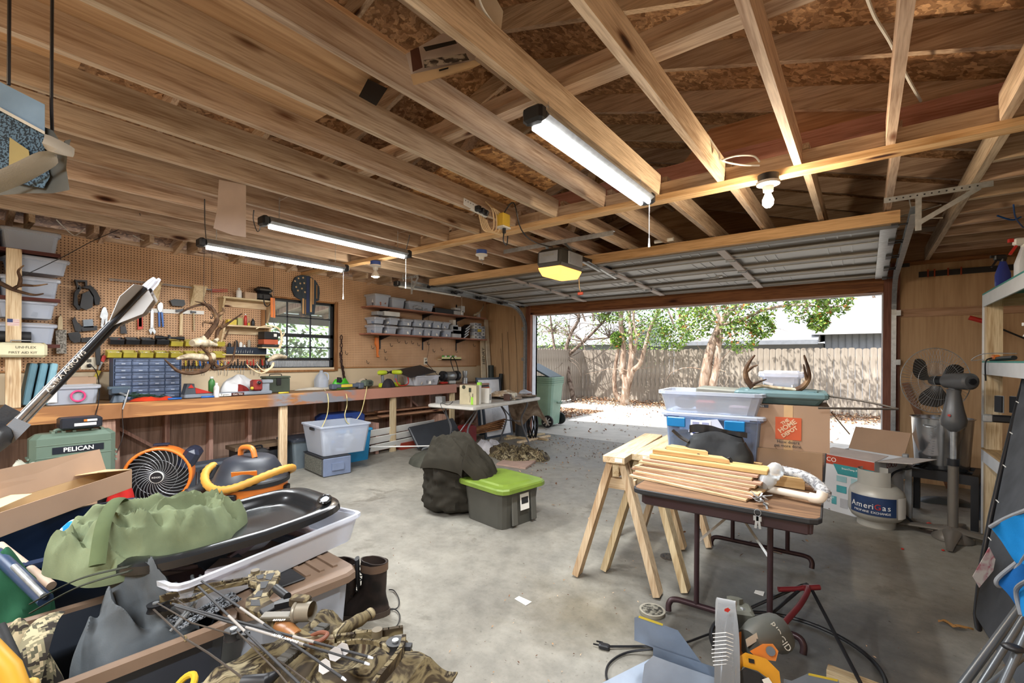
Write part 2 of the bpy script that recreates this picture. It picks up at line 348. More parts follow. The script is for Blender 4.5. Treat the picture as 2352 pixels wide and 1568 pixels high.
# ---------------- setting ----------------
XL,XR,YB,YF=-5.85,1.36,6.75,-2.2
DX0,DX1,DZ=-4.77,.17,2.13
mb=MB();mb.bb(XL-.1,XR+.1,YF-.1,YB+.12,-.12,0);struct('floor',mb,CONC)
DRV=M('#b9b5ab',.8,var=.12,sc=3,bp=.1);mb=MB();mb.bb(-16,14,YB+.12,13.6,-.14,-.012);mb.bb(-16,14,13.6,40,-.14,-.02,1)
struct('ground',mb,[DRV,M('#6e6450',.9,sc=6)])
# left wall: pegboard above, pale strip, studs and boards below the bench
WY0,WY1,WZ0,WZ1=2.58,3.52,1.17,2.08
w=MB();w.bb(XL-.12,XL-.02,YF,WY0,0,2.45);w.bb(XL-.12,XL-.02,WY1,YB,0,2.45);w.bb(XL-.12,XL-.02,WY0,WY1,0,WZ0);w.bb(XL-.12,XL-.02,WY0,WY1,WZ1,2.45)
wl=struct('wall_left',w,wood('#866a5c','#b09080','Z',.5,False,name='siding_boards'))
w=MB()
for a,b,c,d in((YF,WY0-.04,1.2,2.45),(WY1+.04,YB-.01,1.2,2.45),(WY0-.04,WY1+.04,WZ1+.02,2.45)):w.bb(XL-.02,XL,a,b,c,d)
struct('pegboard_panel',w,PEG,wl)
w=MB();w.bb(XL-.02,XL-.004,YF,YB-.01,.9,1.2-.001);w.bb(XL-.02,XL+.012,YF,WY0-.04,1.185,1.2,1);w.bb(XL-.02,XL+.012,WY1+.04,YB-.3,1.185,1.2,1)
struct('pale_strip',w,[CREAM,WB],wl)
w=MB();y=YF+.1
while y<6.7:w.bb(XL-.02,XL+.07,y,y+.04,.04,.88);y+=.4064
w.bb(XL-.02,XL+.07,YF,YB,0,.04)
for y0 in(.9,4.6):w.beam((XL+.01,y0,.85),(XL+.01,y0+.95,.1),.03,.09,(1,0,0))
struct('stud',w,WR,wl)
w=MB();w.bb(XL-.05,XL+.02,YF,YB,2.45,2.49);struct('top_plate',w,WJ,wl)
# window
wn=MB();fr=.035
for a,b,c,d in((WY0,WY1,WZ0,WZ0+.04),(WY0,WY1,WZ1-.03,WZ1),(WY0,WY0+fr,WZ0,WZ1),(WY1-fr,WY1,WZ0,WZ1),(WY0,WY1,1.60,1.645),(WY0,WY1,1.3,1.33)):wn.bb(XL-.1,XL-.05,a,b,c,d)
w1=struct('window_1',wn,M('#23262b',.4))
mu=MB()
for k in(1,2):yy=WY0+(WY1-WY0)*k/3;mu.bb(XL-.09,XL-.07,yy-.008,yy+.008,1.33,WZ1-.03)
for z in(1.86,1.465):mu.bb(XL-.09,XL-.07,WY0+fr,WY1-fr,z-.008,z+.008)
struct('muntin',mu,M('#2b2d33',.4),w1)
mb=MB();mb.bb(XL-.083,XL-.078,WY0+fr,WY1-fr,1.33,WZ1-.03);struct('window_pane',mb,GLS,w1)
mb=MB()
for k in range(44):yy=WY0+.05+k*.0195;mb.bb(XL-.09,XL-.075,yy,yy+.014,WZ0+.04,1.3)
mb.bb(XL-.095,XL-.09,WY0+fr,WY1-fr,WZ0+.04,1.3);struct('accordion_panel',mb,M('#a9adb2',.5),w1)
mb=MB();mb.bb(XL-.12,XL+.012,WY1,WY1+.045,WZ0-.02,WZ1+.03);mb.bb(XL-.12,XL+.012,WY0-.045,WY0,WZ0-.02,WZ1+.03);mb.bb(XL-.12,XL+.02,WY0,WY1,WZ0-.025,WZ0);mb.bb(XL-.12,XL+.004,WY0,WY1,WZ1,WZ1+.022)
struct('window_casing',mb,wood('#7c5430','#a67a4a','Z',name='casing_wood'),w1)
# door wall
w=MB();TH=.12
w.bb(XL-.12,DX0-.09,YB,YB+TH,0,2.45);w.bb(DX1+.14,XR+.1,YB,YB+TH,0,2.45)
w.bb(DX0-.09,DX1+.14,YB+.02,YB+TH,DZ+.02,2.45)
wb=struct('wall_back',w,TAN)
g=MB();rz0=2.5;g.prism([(XL-.6,2.45),(XR+.6,2.45),(-2.245,3.75)],'Y',YB+.02,YB+.1);struct('gable',g,PLYX,wb)
mb=MB();mb.bb(DX0-.1,DX0,YB-.04,YB+TH,0,2.45);P('door_stud',mb,WD,wb)
mb=MB();mb.bb(DX1,DX1+.145,YB-.03,YB+TH,0,2.45);P('door_stud',mb,WD,wb)
mb=MB();mb.bb(DX0,DX1,YB-.04,YB+TH,DZ,DZ+.3);P('header',mb,WDX,wb)
mb=MB();mb.bb(DX0,DX0+.012,YB+.02,YB+.16,0,DZ);mb.bb(DX0-.08,DX0+.012,YB+TH,YB+.16,0,DZ);mb.bb(DX1-.012,DX1,YB+.06,YB+.16,0,DZ);mb.bb(DX0,DX1,YB+TH,YB+.15,DZ-.015,DZ+.1);P('white_casing',mb,M('#d9dde6',.5),wb)
mb=MB();mb.bb(DX1+.145,XR,YB-.018,YB,1.835,1.925);P('rail_board',mb,wood('#a4805f','#c9a586','X',name='rail_pine'),wb)
mb=MB();mb.bb(XL,DX0-.1,YB-.02,YB+.02,2.4,2.45);mb.bb(DX1+.145,XR,YB-.03,YB+.02,2.41,2.45);P('top_plate',mb,WDX,wb)
mb=MB();mb.bb(XR,XR+.1,YF,YB,0,2.45);struct('wall_right',mb,TAN)
mb=MB();mb.bb(XL,XR,YF-.1,YF,0,2.45);mb.prism([(XL-.6,2.45),(XR+.6,2.45),(-2.245,3.75)],'Y',YF-.1,YF);struct('wall_front',mb,TAN)
# roof and ceiling framing
RX=-2.245;SL=.31
def rz(x,off=0):return 2.42+SL*(XR-RX)-SL*abs(x-RX)+off # rafter underside
mb=MB();d=.15
for sx in(1,-1):
 xe=RX+sx*4.2
 P4=[(RX,rz(RX)+d),(xe,rz(xe)+d),(xe,rz(xe)+d+.03),(RX,rz(RX)+d+.03)]
 mb.prism(P4,'Y',YF-.4,YB+.55)
ceil=struct('ceiling',mb,OSB)
RAFY=[YF+.25+k*.6 for k in range(15)]
for y in RAFY:
 for sx in(1,-1):
  m=MB();xe=RX+sx*4.0;a,b=(RX+sx*.02,rz(RX)),(xe,rz(xe));m.prism([a,b,(b[0],b[1]+d-.004),(a[0],a[1]+d-.004)],'Y',y-.019,y+.019)
  P('rafter',m,WJX,ceil)
m=MB();m.bb(RX-.019,RX+.019,YF,YB,rz(RX)-.02,rz(RX)+d-.02);P('ridge_board',m,WJ,ceil)
JZ=2.45;JT=2.59;JX=[.488-k*.4064 for k in range(15)]
BY0,BY1=3.03,3.12
for i,x in enumerate(JX):
 m=MB();m.bb(x,x+.038,YF,BY0+.03,JZ,JT);P('joist',m,WJ,ceil)
 m=MB();m.bb(x+.03,x+.068,BY0+.068,YB-.01,JZ,JT);P('joist',m,WJ,ceil)
m=MB();m.bb(XL,XR,BY0,BY1,JZ-.038,JZ-.0005);P('flat_beam',m,wood('#b08555','#dcb88a','X',1,name='beam_pine'),ceil)
m=MB();m.bb(XL,XR,BY0+.031,BY0+.067,JZ,JZ+.088);P('blocking',m,WJX,ceil)
m=MB();m.bb(-2.2,XR,3.3,3.32,2.6,2.74);P('rim_board',m,wood('#8f6252','#b5887a','X',name='red_board'),ceil)
m=MB();m.prism([(-1.3,2.6),(.15,2.6),(.15,3.0),(-.9,3.02)],'Y',3.5,3.512);P('upright_panel',m,PLYX,ceil)
m=MB();m.bb(XL+.5,XR-.4,1.80,1.89,JT,JT+.036);P('strongback',m,WJX,ceil)
m=MB();m.bb(XL+.5,XR-.4,1.85,1.888,JT+.036,JT+.13);P('strongback',m,WJX,ceil)
for y in(3.606,3.974,4.36,4.74,5.13,5.52,5.91,6.3,1.2,1.6,2.0,2.4,.8):
 m=MB();m.bb(.488+.07,XR,y,y+.038,JZ,JZ+.14);P('jack_joist',m,WJX,ceil)
for y in[YF+.3+k*.4064 for k in range(21)]:
 m=MB();m.bb(XL,JX[-1]if False else XL+.33,y,y+.038,JZ,JZ+.14);P('jack_joist',m,WJX,ceil)
m=MB() # attic floor sheets resting on the joists
m.bb(-2.77,-1.13,YF,-.05,JT+.001,JT+.018);m.bb(-2.38,-1.5,-.04,1.27,JT+.001,JT+.018);m.bb(-2.77,-2.385,-.04,.41,JT+.001,JT+.018);P('plywood_sheet',m,PLY,ceil)
m=MB()
for poly in([(-3.0,2.35),(-2.0,2.05),(-1.25,2.15),(-1.3,2.62),(-2.1,2.95),(-3.1,2.9)],[(-4.4,2.1),(-3.1,1.95),(-3.1,3.0),(-4.4,3.0)]):
 m.prism(poly,'Z',JT+.02,JT+.033)
P('osb_sheet',m,osb('#a87848','#d8aa74','#7c5430'),ceil)
# diagonal truss webs in the attic
for x0,y,x1 in((-3.0,3.9,-2.3),(-2.3,3.9,-1.9),(-3.4,2.9,-2.4),(-4.2,4.9,-2.6)):
 m=MB();m.beam((x0,y,2.6),(x1,y,rz(x1)),.038,.09,(0,1,0));P('web',m,WJX,ceil)
# overhead garage door, rolled up under the joists
DCOL=M('#6b645a',.45,.2,.08,4);DWH=M('#a8a8a8',.4,.1,.06,4);DWOOD=wood('#97774f','#bd9a70','X',name='door_wood')
y0,z0,y1,z1=4.34,2.375,6.52,2.285;L=math.hypot(y1-y0,z1-z0);ux=Vector((0,(y1-y0)/L,(z1-z0)/L));uz=Vector((0,-ux.z,ux.y))
def D(x,t,h):return Vector((x,y0,z0))+ux*t+uz*h
def dbox(mbx,xa,xb,ta,tb,ha,hb,mi=0):
 mbx.add([D(x,t,h)for h in(ha,hb)for t in(ta,tb)for x in(xa,xb)],[(0,2,3,1),(4,5,7,6),(0,1,5,4),(2,6,7,3),(0,4,6,2),(1,3,7,5)],mi)
X0,X1=-4.80,.2
dm=MB();dbox(dm,X0,X1,0,L,.030,.034);door=struct('door_1',dm,DWH)
for k in range(4):
 t0,t1=k*L/4+.003,(k+1)*L/4-.003;s=MB();dbox(s,X0,X1,t0,t1,.02,.0295)
 dbox(s,X0,X1,t0,t0+.03,-.01,.0195,1);dbox(s,X0,X1,t1-.10,t1,-.012,.0195,1);dbox(s,X0,X1,t1-.104,t1-.10,-.012,.0,0);dbox(s,X0,X1,t1-.006,t1,-.018,-.012,0)
 for j in range(8):
  xx=X0+.32+j*.6
  for q in range(3):dbox(s,xx+q*.09,xx+q*.09+.012,t0+.13,t1-.16,.014,.02)
 o=P('section',s,[DWH,DCOL],door)
 for j in(1,2,3):
  xx=X0+(X1-X0)*j/4;s=MB();dbox(s,xx-.035,xx+.035,t0+.02,t1-.02,-.028,-.013);P('stile',s,M('#b9aaa2',.5,var=.08),door)
  if k:s=MB();dbox(s,xx-.04,xx+.04,t0-.035,t0+.035,-.036,-.029);s.cyl(D(xx-.045,t0,-.036),D(xx+.045,t0,-.036),.009,n=8);P('hinge',s,GALV,door)
 for xx in(X0+.06,X1-.06):s=MB();dbox(s,xx-.05,xx+.05,t0,t1,-.026,-.013);P('end_stile',s,GALV,door)
 for xx,sg in((X0+.03,-1),(X1-.03,1)):
  for tt in(t0+.02,t1-.05):s=MB();s.cyl(D(xx,tt,-.035),D(xx+sg*.1,tt,-.035),.007,n=8);s.cyl(D(xx+sg*.085,tt,-.035),D(xx+sg*.105,tt,-.035),.024,n=12);dbox(s,xx-.02,xx+.02,tt-.03,tt+.03,-.045,-.0265);P('roller',s,DMET,door)
s=MB();dbox(s,X0,X1,-.03,.018,-.03,.06);dbox(s,X0,X1,.019,.11,-.035,-.018,1);P('end_rail',s,[DWOOD,M('#5d5344',.5)],door)
s=MB();dbox(s,-1.35,-1.28,1.2,1.25,-.04,-.02);s.tube([D(-1.5,1.24,-.04),D(-1.32,1.24,-.04)],.01,6);P('lock',s,GALV,door)
for xs,sg in((X0-.06,1),(X1+.06,-1)): # C-section track with its curve and vertical run
 pts=[D(xs,-.28,-.035),D(xs,1.9,-.035)];c0=pts[-1];Rr=YB-.07-c0.y
 for k in range(1,10):a=PI/2*k/9;pts.append(Vector((xs,c0.y+Rr*math.sin(a),c0.z-.03*k/9-Rr*.85*(1-math.cos(a)))))
 pts.append(Vector((xs,pts[-1].y,.05)));t=MB()
 for a,b in zip(pts[:-1],pts[1:]):
  d_=(b-a).normalized();n_=Vector((0,-d_.z,d_.y));e=d_*.002
  t.beam(a-e+Vector((-sg*.02,0,0)),b+e+Vector((-sg*.02,0,0)),.003,.055,n_);t.beam(a-e+n_*.027,b+e+n_*.027,.04,.003,n_);t.beam(a-e-n_*.027,b+e-n_*.027,.04,.003,n_)
 P('track',t,GALV,door)
 for z in(.5,1.3,1.85):t=MB();t.bb(xs-sg*.022,xs-sg*.06,YB-.1,YB-.031,z,z+.06);P('track_bracket',t,GALV,door)
# ---------------- lights in view, plus added fill lights behind the camera ----------------
def shop_light(x,y0,z,yaw=0,label='',n=1,group='tube shop lights hanging from the joists',en=42,on=True,chain=True):
 t=thing('shop_light',label,'light',(x,y0,z),yaw,group)
 m=MB();m.prism([(-.035,.0),(-.06,.015),(-.03,.055),(.03,.055),(.06,.015),(.035,0)],'Y',0,1.2);P('housing',m,GALV,t)
 for y in(-.05,1.2):m=MB();m.box((0,y+.025,.02),(.10,.05,.07),bev=.012);P('end_cap',m,BLK,t)
 for dx in((-.025,.025)if n==2 else(0,)):m=MB();m.cyl((dx,.01,-.012),(dx,1.19,-.012),.014 if n==1 else .013,n=12);P('tube',m,emit((1,.98,.94),14)if on else WHT,t)
 for y in(.08,1.12):
  m=MB();zt=JZ-z+.02
  for k in range(max(2,int((zt-.05)/.022))):
   zz=.055+k*.022;m.tube([(0.004*math.cos(a)if k%2 else 0,y+(0 if k%2 else .004*math.cos(a)),zz+.012+.013*math.sin(a))for a in[2*PI*i/8 for i in range(8)]],.0014,4,closed=True)
  jx=min([j+.019 for j in JX],key=lambda j:abs(j-x))-x;m.tube([(0,y,zz),(jx,y,JZ-z+.004)],.0014,4);P('chain',m,GALV,t)
 m=MB();m.tube([(0.03,1.19,0),(.03,1.19,-.24)],.001,5);m.lathe([(0.001,-.30),(.007,-.295),(.003,-.24),(.001,-.24)],(.03,1.19,0),8);P('pull_cord',m,WHT,t)
 if on:
  l=lamp('tube_glow','AREA',(0,.6,-.03),en,(.93,.97,1),shape='RECTANGLE',size=.06,size_y=1.15);l.parent=t
 return t
shop_light(-1.10,1.59,2.34,.0,'twin-tube shop light hanging nearest the camera between bright joists',2,en=52)
shop_light(-3.30,1.47,2.26,0,'glowing tube shop light above the middle bench, next to the torn cardboard strip',en=34)
shop_light(-4.12,1.36,2.21,0,'glowing tube shop light nearest the left pegboard wall',en=34)
shop_light(-4.95,3.9,2.31,0,'unlit tube shop light over the wall shelves near the garage door',on=False)
shop_light(-3.2,-1.3,2.3,0,'added fill tube light behind the camera, out of view, left',en=100)  # unseen fill light, added behind the camera to brighten the interior
shop_light(-.3,-1.5,2.3,0,'added fill tube light behind the camera, out of view, right',en=100)  # second added fill light, also never in view
def bulb(x,y,z,label,kind,en=1):
 t=thing('light_socket',label,'light bulb',(x,y,z))
 m=MB();m.cyl((0,0,-.005),(0,0,-.045),.055,n=20);P('junction_box',m,BLK if kind=='a' else M('#3858a8',.5),t)
 m=MB();m.lathe([(.01,-.045),(.062,-.046),(.06,-.06),(.03,-.07),(.026,-.1),(.01,-.1)],n=20);P('porcelain_base',m,WHT,t)
 if kind=='a':m=MB();m.lathe([(.013,-.1),(.016,-.115),(.03,-.15),(.028,-.175),(.015,-.19),(.001,-.193)],n=18);P('glass_bulb',m,emit((1,.80,.55),520),t)
 elif kind=='b':m=MB();m.lathe([(.015,-.1),(.02,-.12),(.045,-.16),(.045,-.175)],n=18);m.lathe([(.044,-.172),(.02,-.185),(.001,-.188)],n=18,mi=1);P('reflector_bulb',m,[WHT,emit((1,.9,.7),7)],t);l=lamp('reflector_glow','POINT',(0,0,-.22),12,(1,.85,.65),shadow_soft_size=.04);l.parent=t
 else:m=MB();m.tube([(0,0,-.1),(.01,0,-.13),(.02,.01,-.14),(.0,.01,-.15)],.002,5);P('pull_chain',m,GALV,t)
 return t
bulb(-.443,2.97,2.41,'bare warm glowing bulb in a round socket under the long beam','a')
bulb(-4.295,3.07,2.41,'small white reflector bulb under the long beam beside the tube light','b')
bulb(-3.108,3.5,2.45,'empty white porcelain lamp socket left of the door opener','c')
bulb(-2.6,-.9,2.45,'added fill bulb in a socket behind the camera, out of view','a')  # unseen bulb added behind the camera as extra fill for the ceiling
# ---------------- shared shapes ----------------
def loop8(w,d,c,z,n=3):
 q=[]
 for sx,sy,a0 in((1,1,0),(-1,1,90),(-1,-1,180),(1,-1,270)):
  for k in range(n):a=math.radians(a0+90*k/(n-1));q.append((sx*(w/2-c)+c*math.cos(a),sy*(d/2-c)+c*math.sin(a),z))
 return q
def loft(mb,loops,mi=0,cap0=True,cap1=True,sm=False,M=None):
 n=len(loops[0]);vs=[Vector(v)for l in loops for v in l]
 if M:vs=[M@v for v in vs]
 fs=[(k*n+i,k*n+(i+1)%n,(k+1)*n+(i+1)%n,(k+1)*n+i)for k in range(len(loops)-1)for i in range(n)]
 if cap0:fs.append(tuple(range(n-1,-1,-1)))
 if cap1:fs.append(tuple(range((len(loops)-1)*n,len(loops)*n)))
 return mb.add(vs,fs,mi,sm)
def tub(w,d,h,tp=.88,t=.004,rim=.012,c=.03,rh=.018):
 m=MB();a,b=w-2*rim,d-2*rim
 return loft(m,[loop8(a*tp,b*tp,c,0),loop8(a,b,c,h-rh),loop8(w,d,c,h-rh),loop8(w,d,c,h),loop8(a-2*t,b-2*t,c,h),loop8(a*tp-2*t,b*tp-2*t,c*.9,t)])
def slab(w,d,z0,z1,c=.03,k=1,tp=.97):
 m=MB();return loft(m,[loop8(w,d,c,z0),loop8(w,d,c,z0+(z1-z0)*.7),loop8(w*tp,d*tp,c,z1)])
def storage(name,label,cat,loc,w,d,h,rz=0,body=None,lid=None,group=None,fill=None,tp=.88,rot=None,handles=None,fh=.6,c=.03):
 t=thing(name,label,cat,loc,rz,group,rot);P('tub',tub(w,d,h,tp,c=c),body or CLR,t)
 if lid:m=slab(w+.01,d+.01,h-.012,h+.014,c=c);loft(m,[loop8(w*.82,d*.78,c,h+.012),loop8(w*.8,d*.76,c,h+.02)]);P('lid',m,lid,t)
 if fill:
  m=MB();rr=random.Random(hash(label)%999 if False else len(label)*7+int(w*1000))
  for i in range(10):m.box((rr.uniform(-.3,.3)*w,rr.uniform(-.28,.28)*d,h*fh*rr.uniform(.2,.7)+.01),(w*.3,d*.3,h*fh*.5),(rr.uniform(-.3,.3),rr.uniform(-.3,.3),rr.uniform(0,3)),mi=i%len(fill))
  P('contents',m,list(fill),t)
 if handles:
  for s in(-1,1):m=MB();m.box((s*(w/2+.004),0,h-.05),(.012,d*.4,.05),bev=.004);P('latch',m,handles,t)
 return t
def bottle(name,label,loc,r,h,mat,capm=WHT,cat='bottle',neck=.4,group=None,band=None,rz=0):
 t=thing(name,label,cat,loc,rz,group);m=MB();m.lathe([(.001,0),(r*.95,.0),(r,r*.1),(r,h*.68),(r*.85,h*.76),(r*neck,h*.84),(r*neck,h*.9),(.001,h*.9)],n=18);P('bottle_body',m,mat,t)
 m=MB();m.lathe([(.001,h*.88),(r*neck*1.15,h*.88),(r*neck*1.1,h),(.001,h)],n=14);P('cap',m,capm,t)
 if band:m=MB();m.lathe([(r*1.005,h*.2),(r*1.012,h*.21),(r*1.012,h*.6),(r*1.005,h*.61)],n=18);P('wrap_label',m,band,t)
 return t
def crumple(c,rx,ry,h,rz=0,seed=0,nu=56,nr=26,amp=.3,fs=6.,outline=None,pw=2.2,squash=None,rid=1.0):
 """draped soft lump: domed, folded, resting on z=0 of its place c"""
 m=MB();cs,sn=math.cos(rz),math.sin(rz);c=Vector(c)
 def fn(u,v):
  a=2*PI*u;r=v;o=1+.13*math.sin(3*a+seed)+.08*math.sin(5*a+seed*2.3)
  if outline:o*=outline(a)
  x,y=math.cos(a)*r*rx*o,math.sin(a)*r*ry*o
  p=Vector((x*fs+seed*3.1,y*fs-seed,seed*1.7))
  q=noise.noise_vector(p*.6)*.8;f=noise.noise(p+q*1.5);rg=1-abs(noise.noise(p*.9+q*2))*2.6;f2=noise.noise(p*3.1+q)
  base=max(0.,1-r**pw)**.55;z=h*base*(1+amp*(f*1.2+rid*.55*rg+f2*.25))*(1 if r<.999 else 0)
  if squash:z=squash(x,y,z)
  return Vector((c.x+x*cs-y*sn,c.y+x*sn+y*cs,c.z+max(z,.002 if r<.999 else 0)))
 m.surf(fn,nu,nr,cu=True);return m
def sheet_px():pass
def wire(pts,r=.003,n=6,res=6):
 pts=[Vector(p)for p in pts];out=[]
 for i in range(len(pts)-1):
  p0,p1,p2,p3=pts[max(i-1,0)],pts[i],pts[i+1],pts[min(i+2,len(pts)-1)]
  for k in range(res):
   t=k/res;out.append(.5*((2*p1)+(p2-p0)*t+(2*p0-5*p1+4*p2-p3)*t*t+(3*p1-p0-3*p2+p3)*t**3))
 out.append(pts[-1]);return out
def cable(name,pts,r,mat,label,cat='cable',group=None):
 m=MB();m.tube(wire(pts),r,6);return one(name,m,mat,label,cat,group)
def traced(name,pts,mat,label,cat,t=.02,x=None,y=None,group=None,parent=None,w=None):
 """a thing with real size and thickness whose outline was measured from the photograph on a wall plane"""
 if x is not None:
  q=[onx(px,py,x)for px,py in pts];m=MB();m.prism([(p.y,p.z)for p in q],'X',x-t/2,x+t/2)
 else:
  q=[ony(px,py,y)for px,py in pts];m=MB();m.prism([(p.x,p.z)for p in q],'Y',y-t/2,y+t/2)
 if parent is not None:return P(name,m,mat,parent,True)
 return one(name,m,mat,label,cat,group)
# ---------------- workbench along the left wall ----------------
BX=-5.27
def fascia():
 m,n,b=nm('bench_board');b.inputs['Roughness'].default_value=.6
 src=WB.node_tree
 co=coords(n,(9,.6,9),True);g=N(n,'TexNoise',Scale=1.0,Detail=4.0);n.links.new(co,g.inputs['Vector']);mm=N(n,'Math',operation='MULTIPLY');mm.inputs[1].default_value=22;n.links.new(g.outputs[0],mm.inputs[0]);sn=N(n,'Math',operation='SINE');n.links.new(mm.outputs[0],sn.inputs[0])
 c=ramp(n,sn.outputs[0],[(.2,hexc('#8f6038')),(.9,hexc('#b5834f'))])
 cw=coords(n,(1,1,1),True);sp=n.nodes.new('ShaderNodeSeparateXYZ');n.links.new(cw,sp.inputs[0])
 red=ramp(n,sp.outputs['Y'],[(0,(0,0,0)),(1,(1,1,1))]);mr=N(n,'MapRange');mr.inputs[1].default_value=2.6;mr.inputs[2].default_value=3.6;n.links.new(sp.outputs['Y'],mr.inputs[0])
 c=mul(n,c,hexc('#ad7b6a'),mr.outputs[0],'MIX')
 ns=N(n,'TexNoise',Scale=1.0,Detail=6.0,Roughness=.6);mp=n.nodes.new('ShaderNodeMapping');mp.inputs['Scale'].default_value=(4,3.2,8);n.links.new(cw,mp.inputs[0]);n.links.new(mp.outputs[0],ns.inputs['Vector'])
 wv=N(n,'MapRange');wv.inputs[1].default_value=2.35;wv.inputs[2].default_value=2.5;n.links.new(sp.outputs['Y'],wv.inputs[0]);wv2=N(n,'MapRange');wv2.inputs[1].default_value=3.5;wv2.inputs[2].default_value=3.4;n.links.new(sp.outputs['Y'],wv2.inputs[0])
 k=N(n,'Math',operation='MULTIPLY');n.links.new(wv.outputs[0],k.inputs[0]);n.links.new(wv2.outputs[0],k.inputs[1]);pn=ramp(n,ns.outputs[0],[(.42,(0,0,0)),(.52,(.85,.85,.85))]);k2=mul(n,pn,(1,1,1));k3=N(n,'Math',operation='MULTIPLY');n.links.new(k.outputs[0],k3.inputs[0]);n.links.new(k2,k3.inputs[1])
 c=mul(n,c,hexc('#76808a'),k3.outputs[0],'MIX');n.links.new(c,b.inputs['Base Color']);return m
wbn=thing('workbench','long built-in wooden workbench along the pegboard wall','workbench',(BX,2,0))
m=MB();m.bb(BX-.04,BX,-.9,5.35,.775,.914,bev=.004);P('front_board',m,fascia(),wbn,True)
m=MB();m.bb(XL+.02,BX-.04,-.9,5.35,.885,.912);P('bench_top',m,wood('#6a4a34','#96714f','Y',.8,False,name='worn_top'),wbn,True)
for y in(-.6,1.02,2.56,4.12,5.3):m=MB();m.bb(BX-.078,BX-.04,y-.045,y+.045,0,.885);P('leg',m,WLZ if y>2 else WR,wbn,True)
# ---------------- shelf unit standing on the bench, far left ----------------
su=thing('wall_shelf','dark shelf boards on a pale upright post at the left end of the bench','shelf',(-5.42,.45,.914))
m=MB();m.bb(-5.425,-5.388,.405,.49,.915,2.19);P('post',m,WLZ,su,True)
SZ=(2.2,1.815,1.43)
for z in SZ:m=MB();m.bb(-5.83,-5.43,-.6,.72,z-.018,z);m.bb(-5.443,-5.43,-.6,.72,z-.03,z-.0185);P('shelf_board',m,wood('#3a1f18','#542d22','Y',name='dark_board',knots=False),su,True)
m=MB();m.bb(-5.80,-5.76,.2,.66,1.34,1.41);P('cleat',m,WLY,su,True)
m=MB()
for k in range(7):m.bb(-5.388,-5.3865,.412,.478,1.577+k*.0075-.0017,1.577+k*.0075+.0017,1)
m.bb(-5.388,-5.387,.412,.478,1.572,1.627);m.bb(-5.388,-5.3855,.412,.442,1.599,1.627,2);P('flag_sticker',m,[PAPER,M('#a03a3a',.6),M('#2d3a66',.6)],su,True)
lab=['clear lidded box on the top shelf at left, beside the post','slanting clear box with shiny lid, top of the pair on the second shelf','clear box under the slanting box on the second shelf','clear box holding small parts, top of the pair on the third shelf','clear box at the bottom of the pair on the third shelf, by the black roll']
FI=[M('#8b93a0',.5),M('#c9c9c9',.5),M('#4a5058',.5)]
for i,(z,h,yaw,dy)in enumerate(((2.2,.19,0,0),(2.01,.15,.16,.04),(1.815,.185,0,0),(1.63,.165,0,-.02),(1.43,.185,0,-.02))):
 storage('storage_box',lab[i],'storage box',(-5.62,.55+dy,z+.002 if i not in(1,3)else z+.016),.33,.35,h-.03,PI*0+yaw,FROST,CLR,'clear boxes on the left shelf unit',FI if i==3 else None,.9)
for i,(z,h,nmz)in enumerate(((2.2,.17,'clear box cut by the left photo edge, top shelf'),(1.815,.17,'clear box cut by the left photo edge, lower of second shelf'),(2.0,.16,'clear box cut by the left photo edge, upper of second shelf'),(1.43,.16,'clear box cut by the left photo edge, third shelf'))):
 storage('storage_box',nmz,'storage box',(-5.62,.21,z+(.016 if i==2 else .002)),.33,.30,h-.03,0,FROST,CLR,'clear boxes on the left shelf unit',None,.9)
m=MB();m.tube([(-5.475,.05,1.487),(-5.475,.55,1.487)],.045,16);one('foam_roll',m,BLKM,'black padded roll lying on the third shelf behind the post','roll')
fa=thing('first_aid_kit','cream metal first aid kit mounted on the pale post','first aid kit',(-5.36,.49,1.33))
m=MB();m.box((0,0,.05),(.05,.29,.12),bev=.02);P('case',m,M('#cfc8a8',.4),fa)
m=MB();m.tube([(0,-.06,.105),(0,-.06,.125),(0,.06,.125),(0,.06,.105)],.005,6);P('hanger',m,GALV,fa)
text('UNI·FLEX',.028,(.026,.02,.07),(0,1,0),(0,0,1),M('#4a4636',.6),fa,False);text('FIRST AID KIT',.026,(.026,.005,.028),(0,1,0),(0,0,1),M('#4a4636',.6),fa,False)
def antler(name,paths,label,parent=None,group=None,mat=None,n=8):
 m=MB()
 for pts,r in paths:
  q=wire(pts);k=len(q);m.tube(q,[r*(1-.8*(i/(k-1))**1.3)+.001 for i in range(k)],n)
 if parent is not None:return P(name,m,mat or ANT,parent,True)
 return one(name,m,mat or ANT,label,'antler',group)
q=lambda px,py,x:onx(px,py,x)
antler('antler',[([q(-18,640,-5.3),q(10,655,-5.3),q(40,668,-5.28),q(78,677,-5.25),q(100,674,-5.22)],.018),([q(30,664,-5.29),q(48,655,-5.27),q(80,656,-5.22),q(110,652,-5.2)],.013),([q(44,658,-5.28),q(47,640,-5.25),q(42,622,-5.22),q(55,609,-5.2)],.014)],'loose deer antler tied with black cord in front of the shelf post')
cable('cord',[q(45,636,-5.25),q(60,630,-5.27),q(140,592,-5.3),q(220,550,-5.4),q(315,508,-5.5),onz(321,490,2.45)],.003,BLK,'thin black cord running from the antler up to a joist')
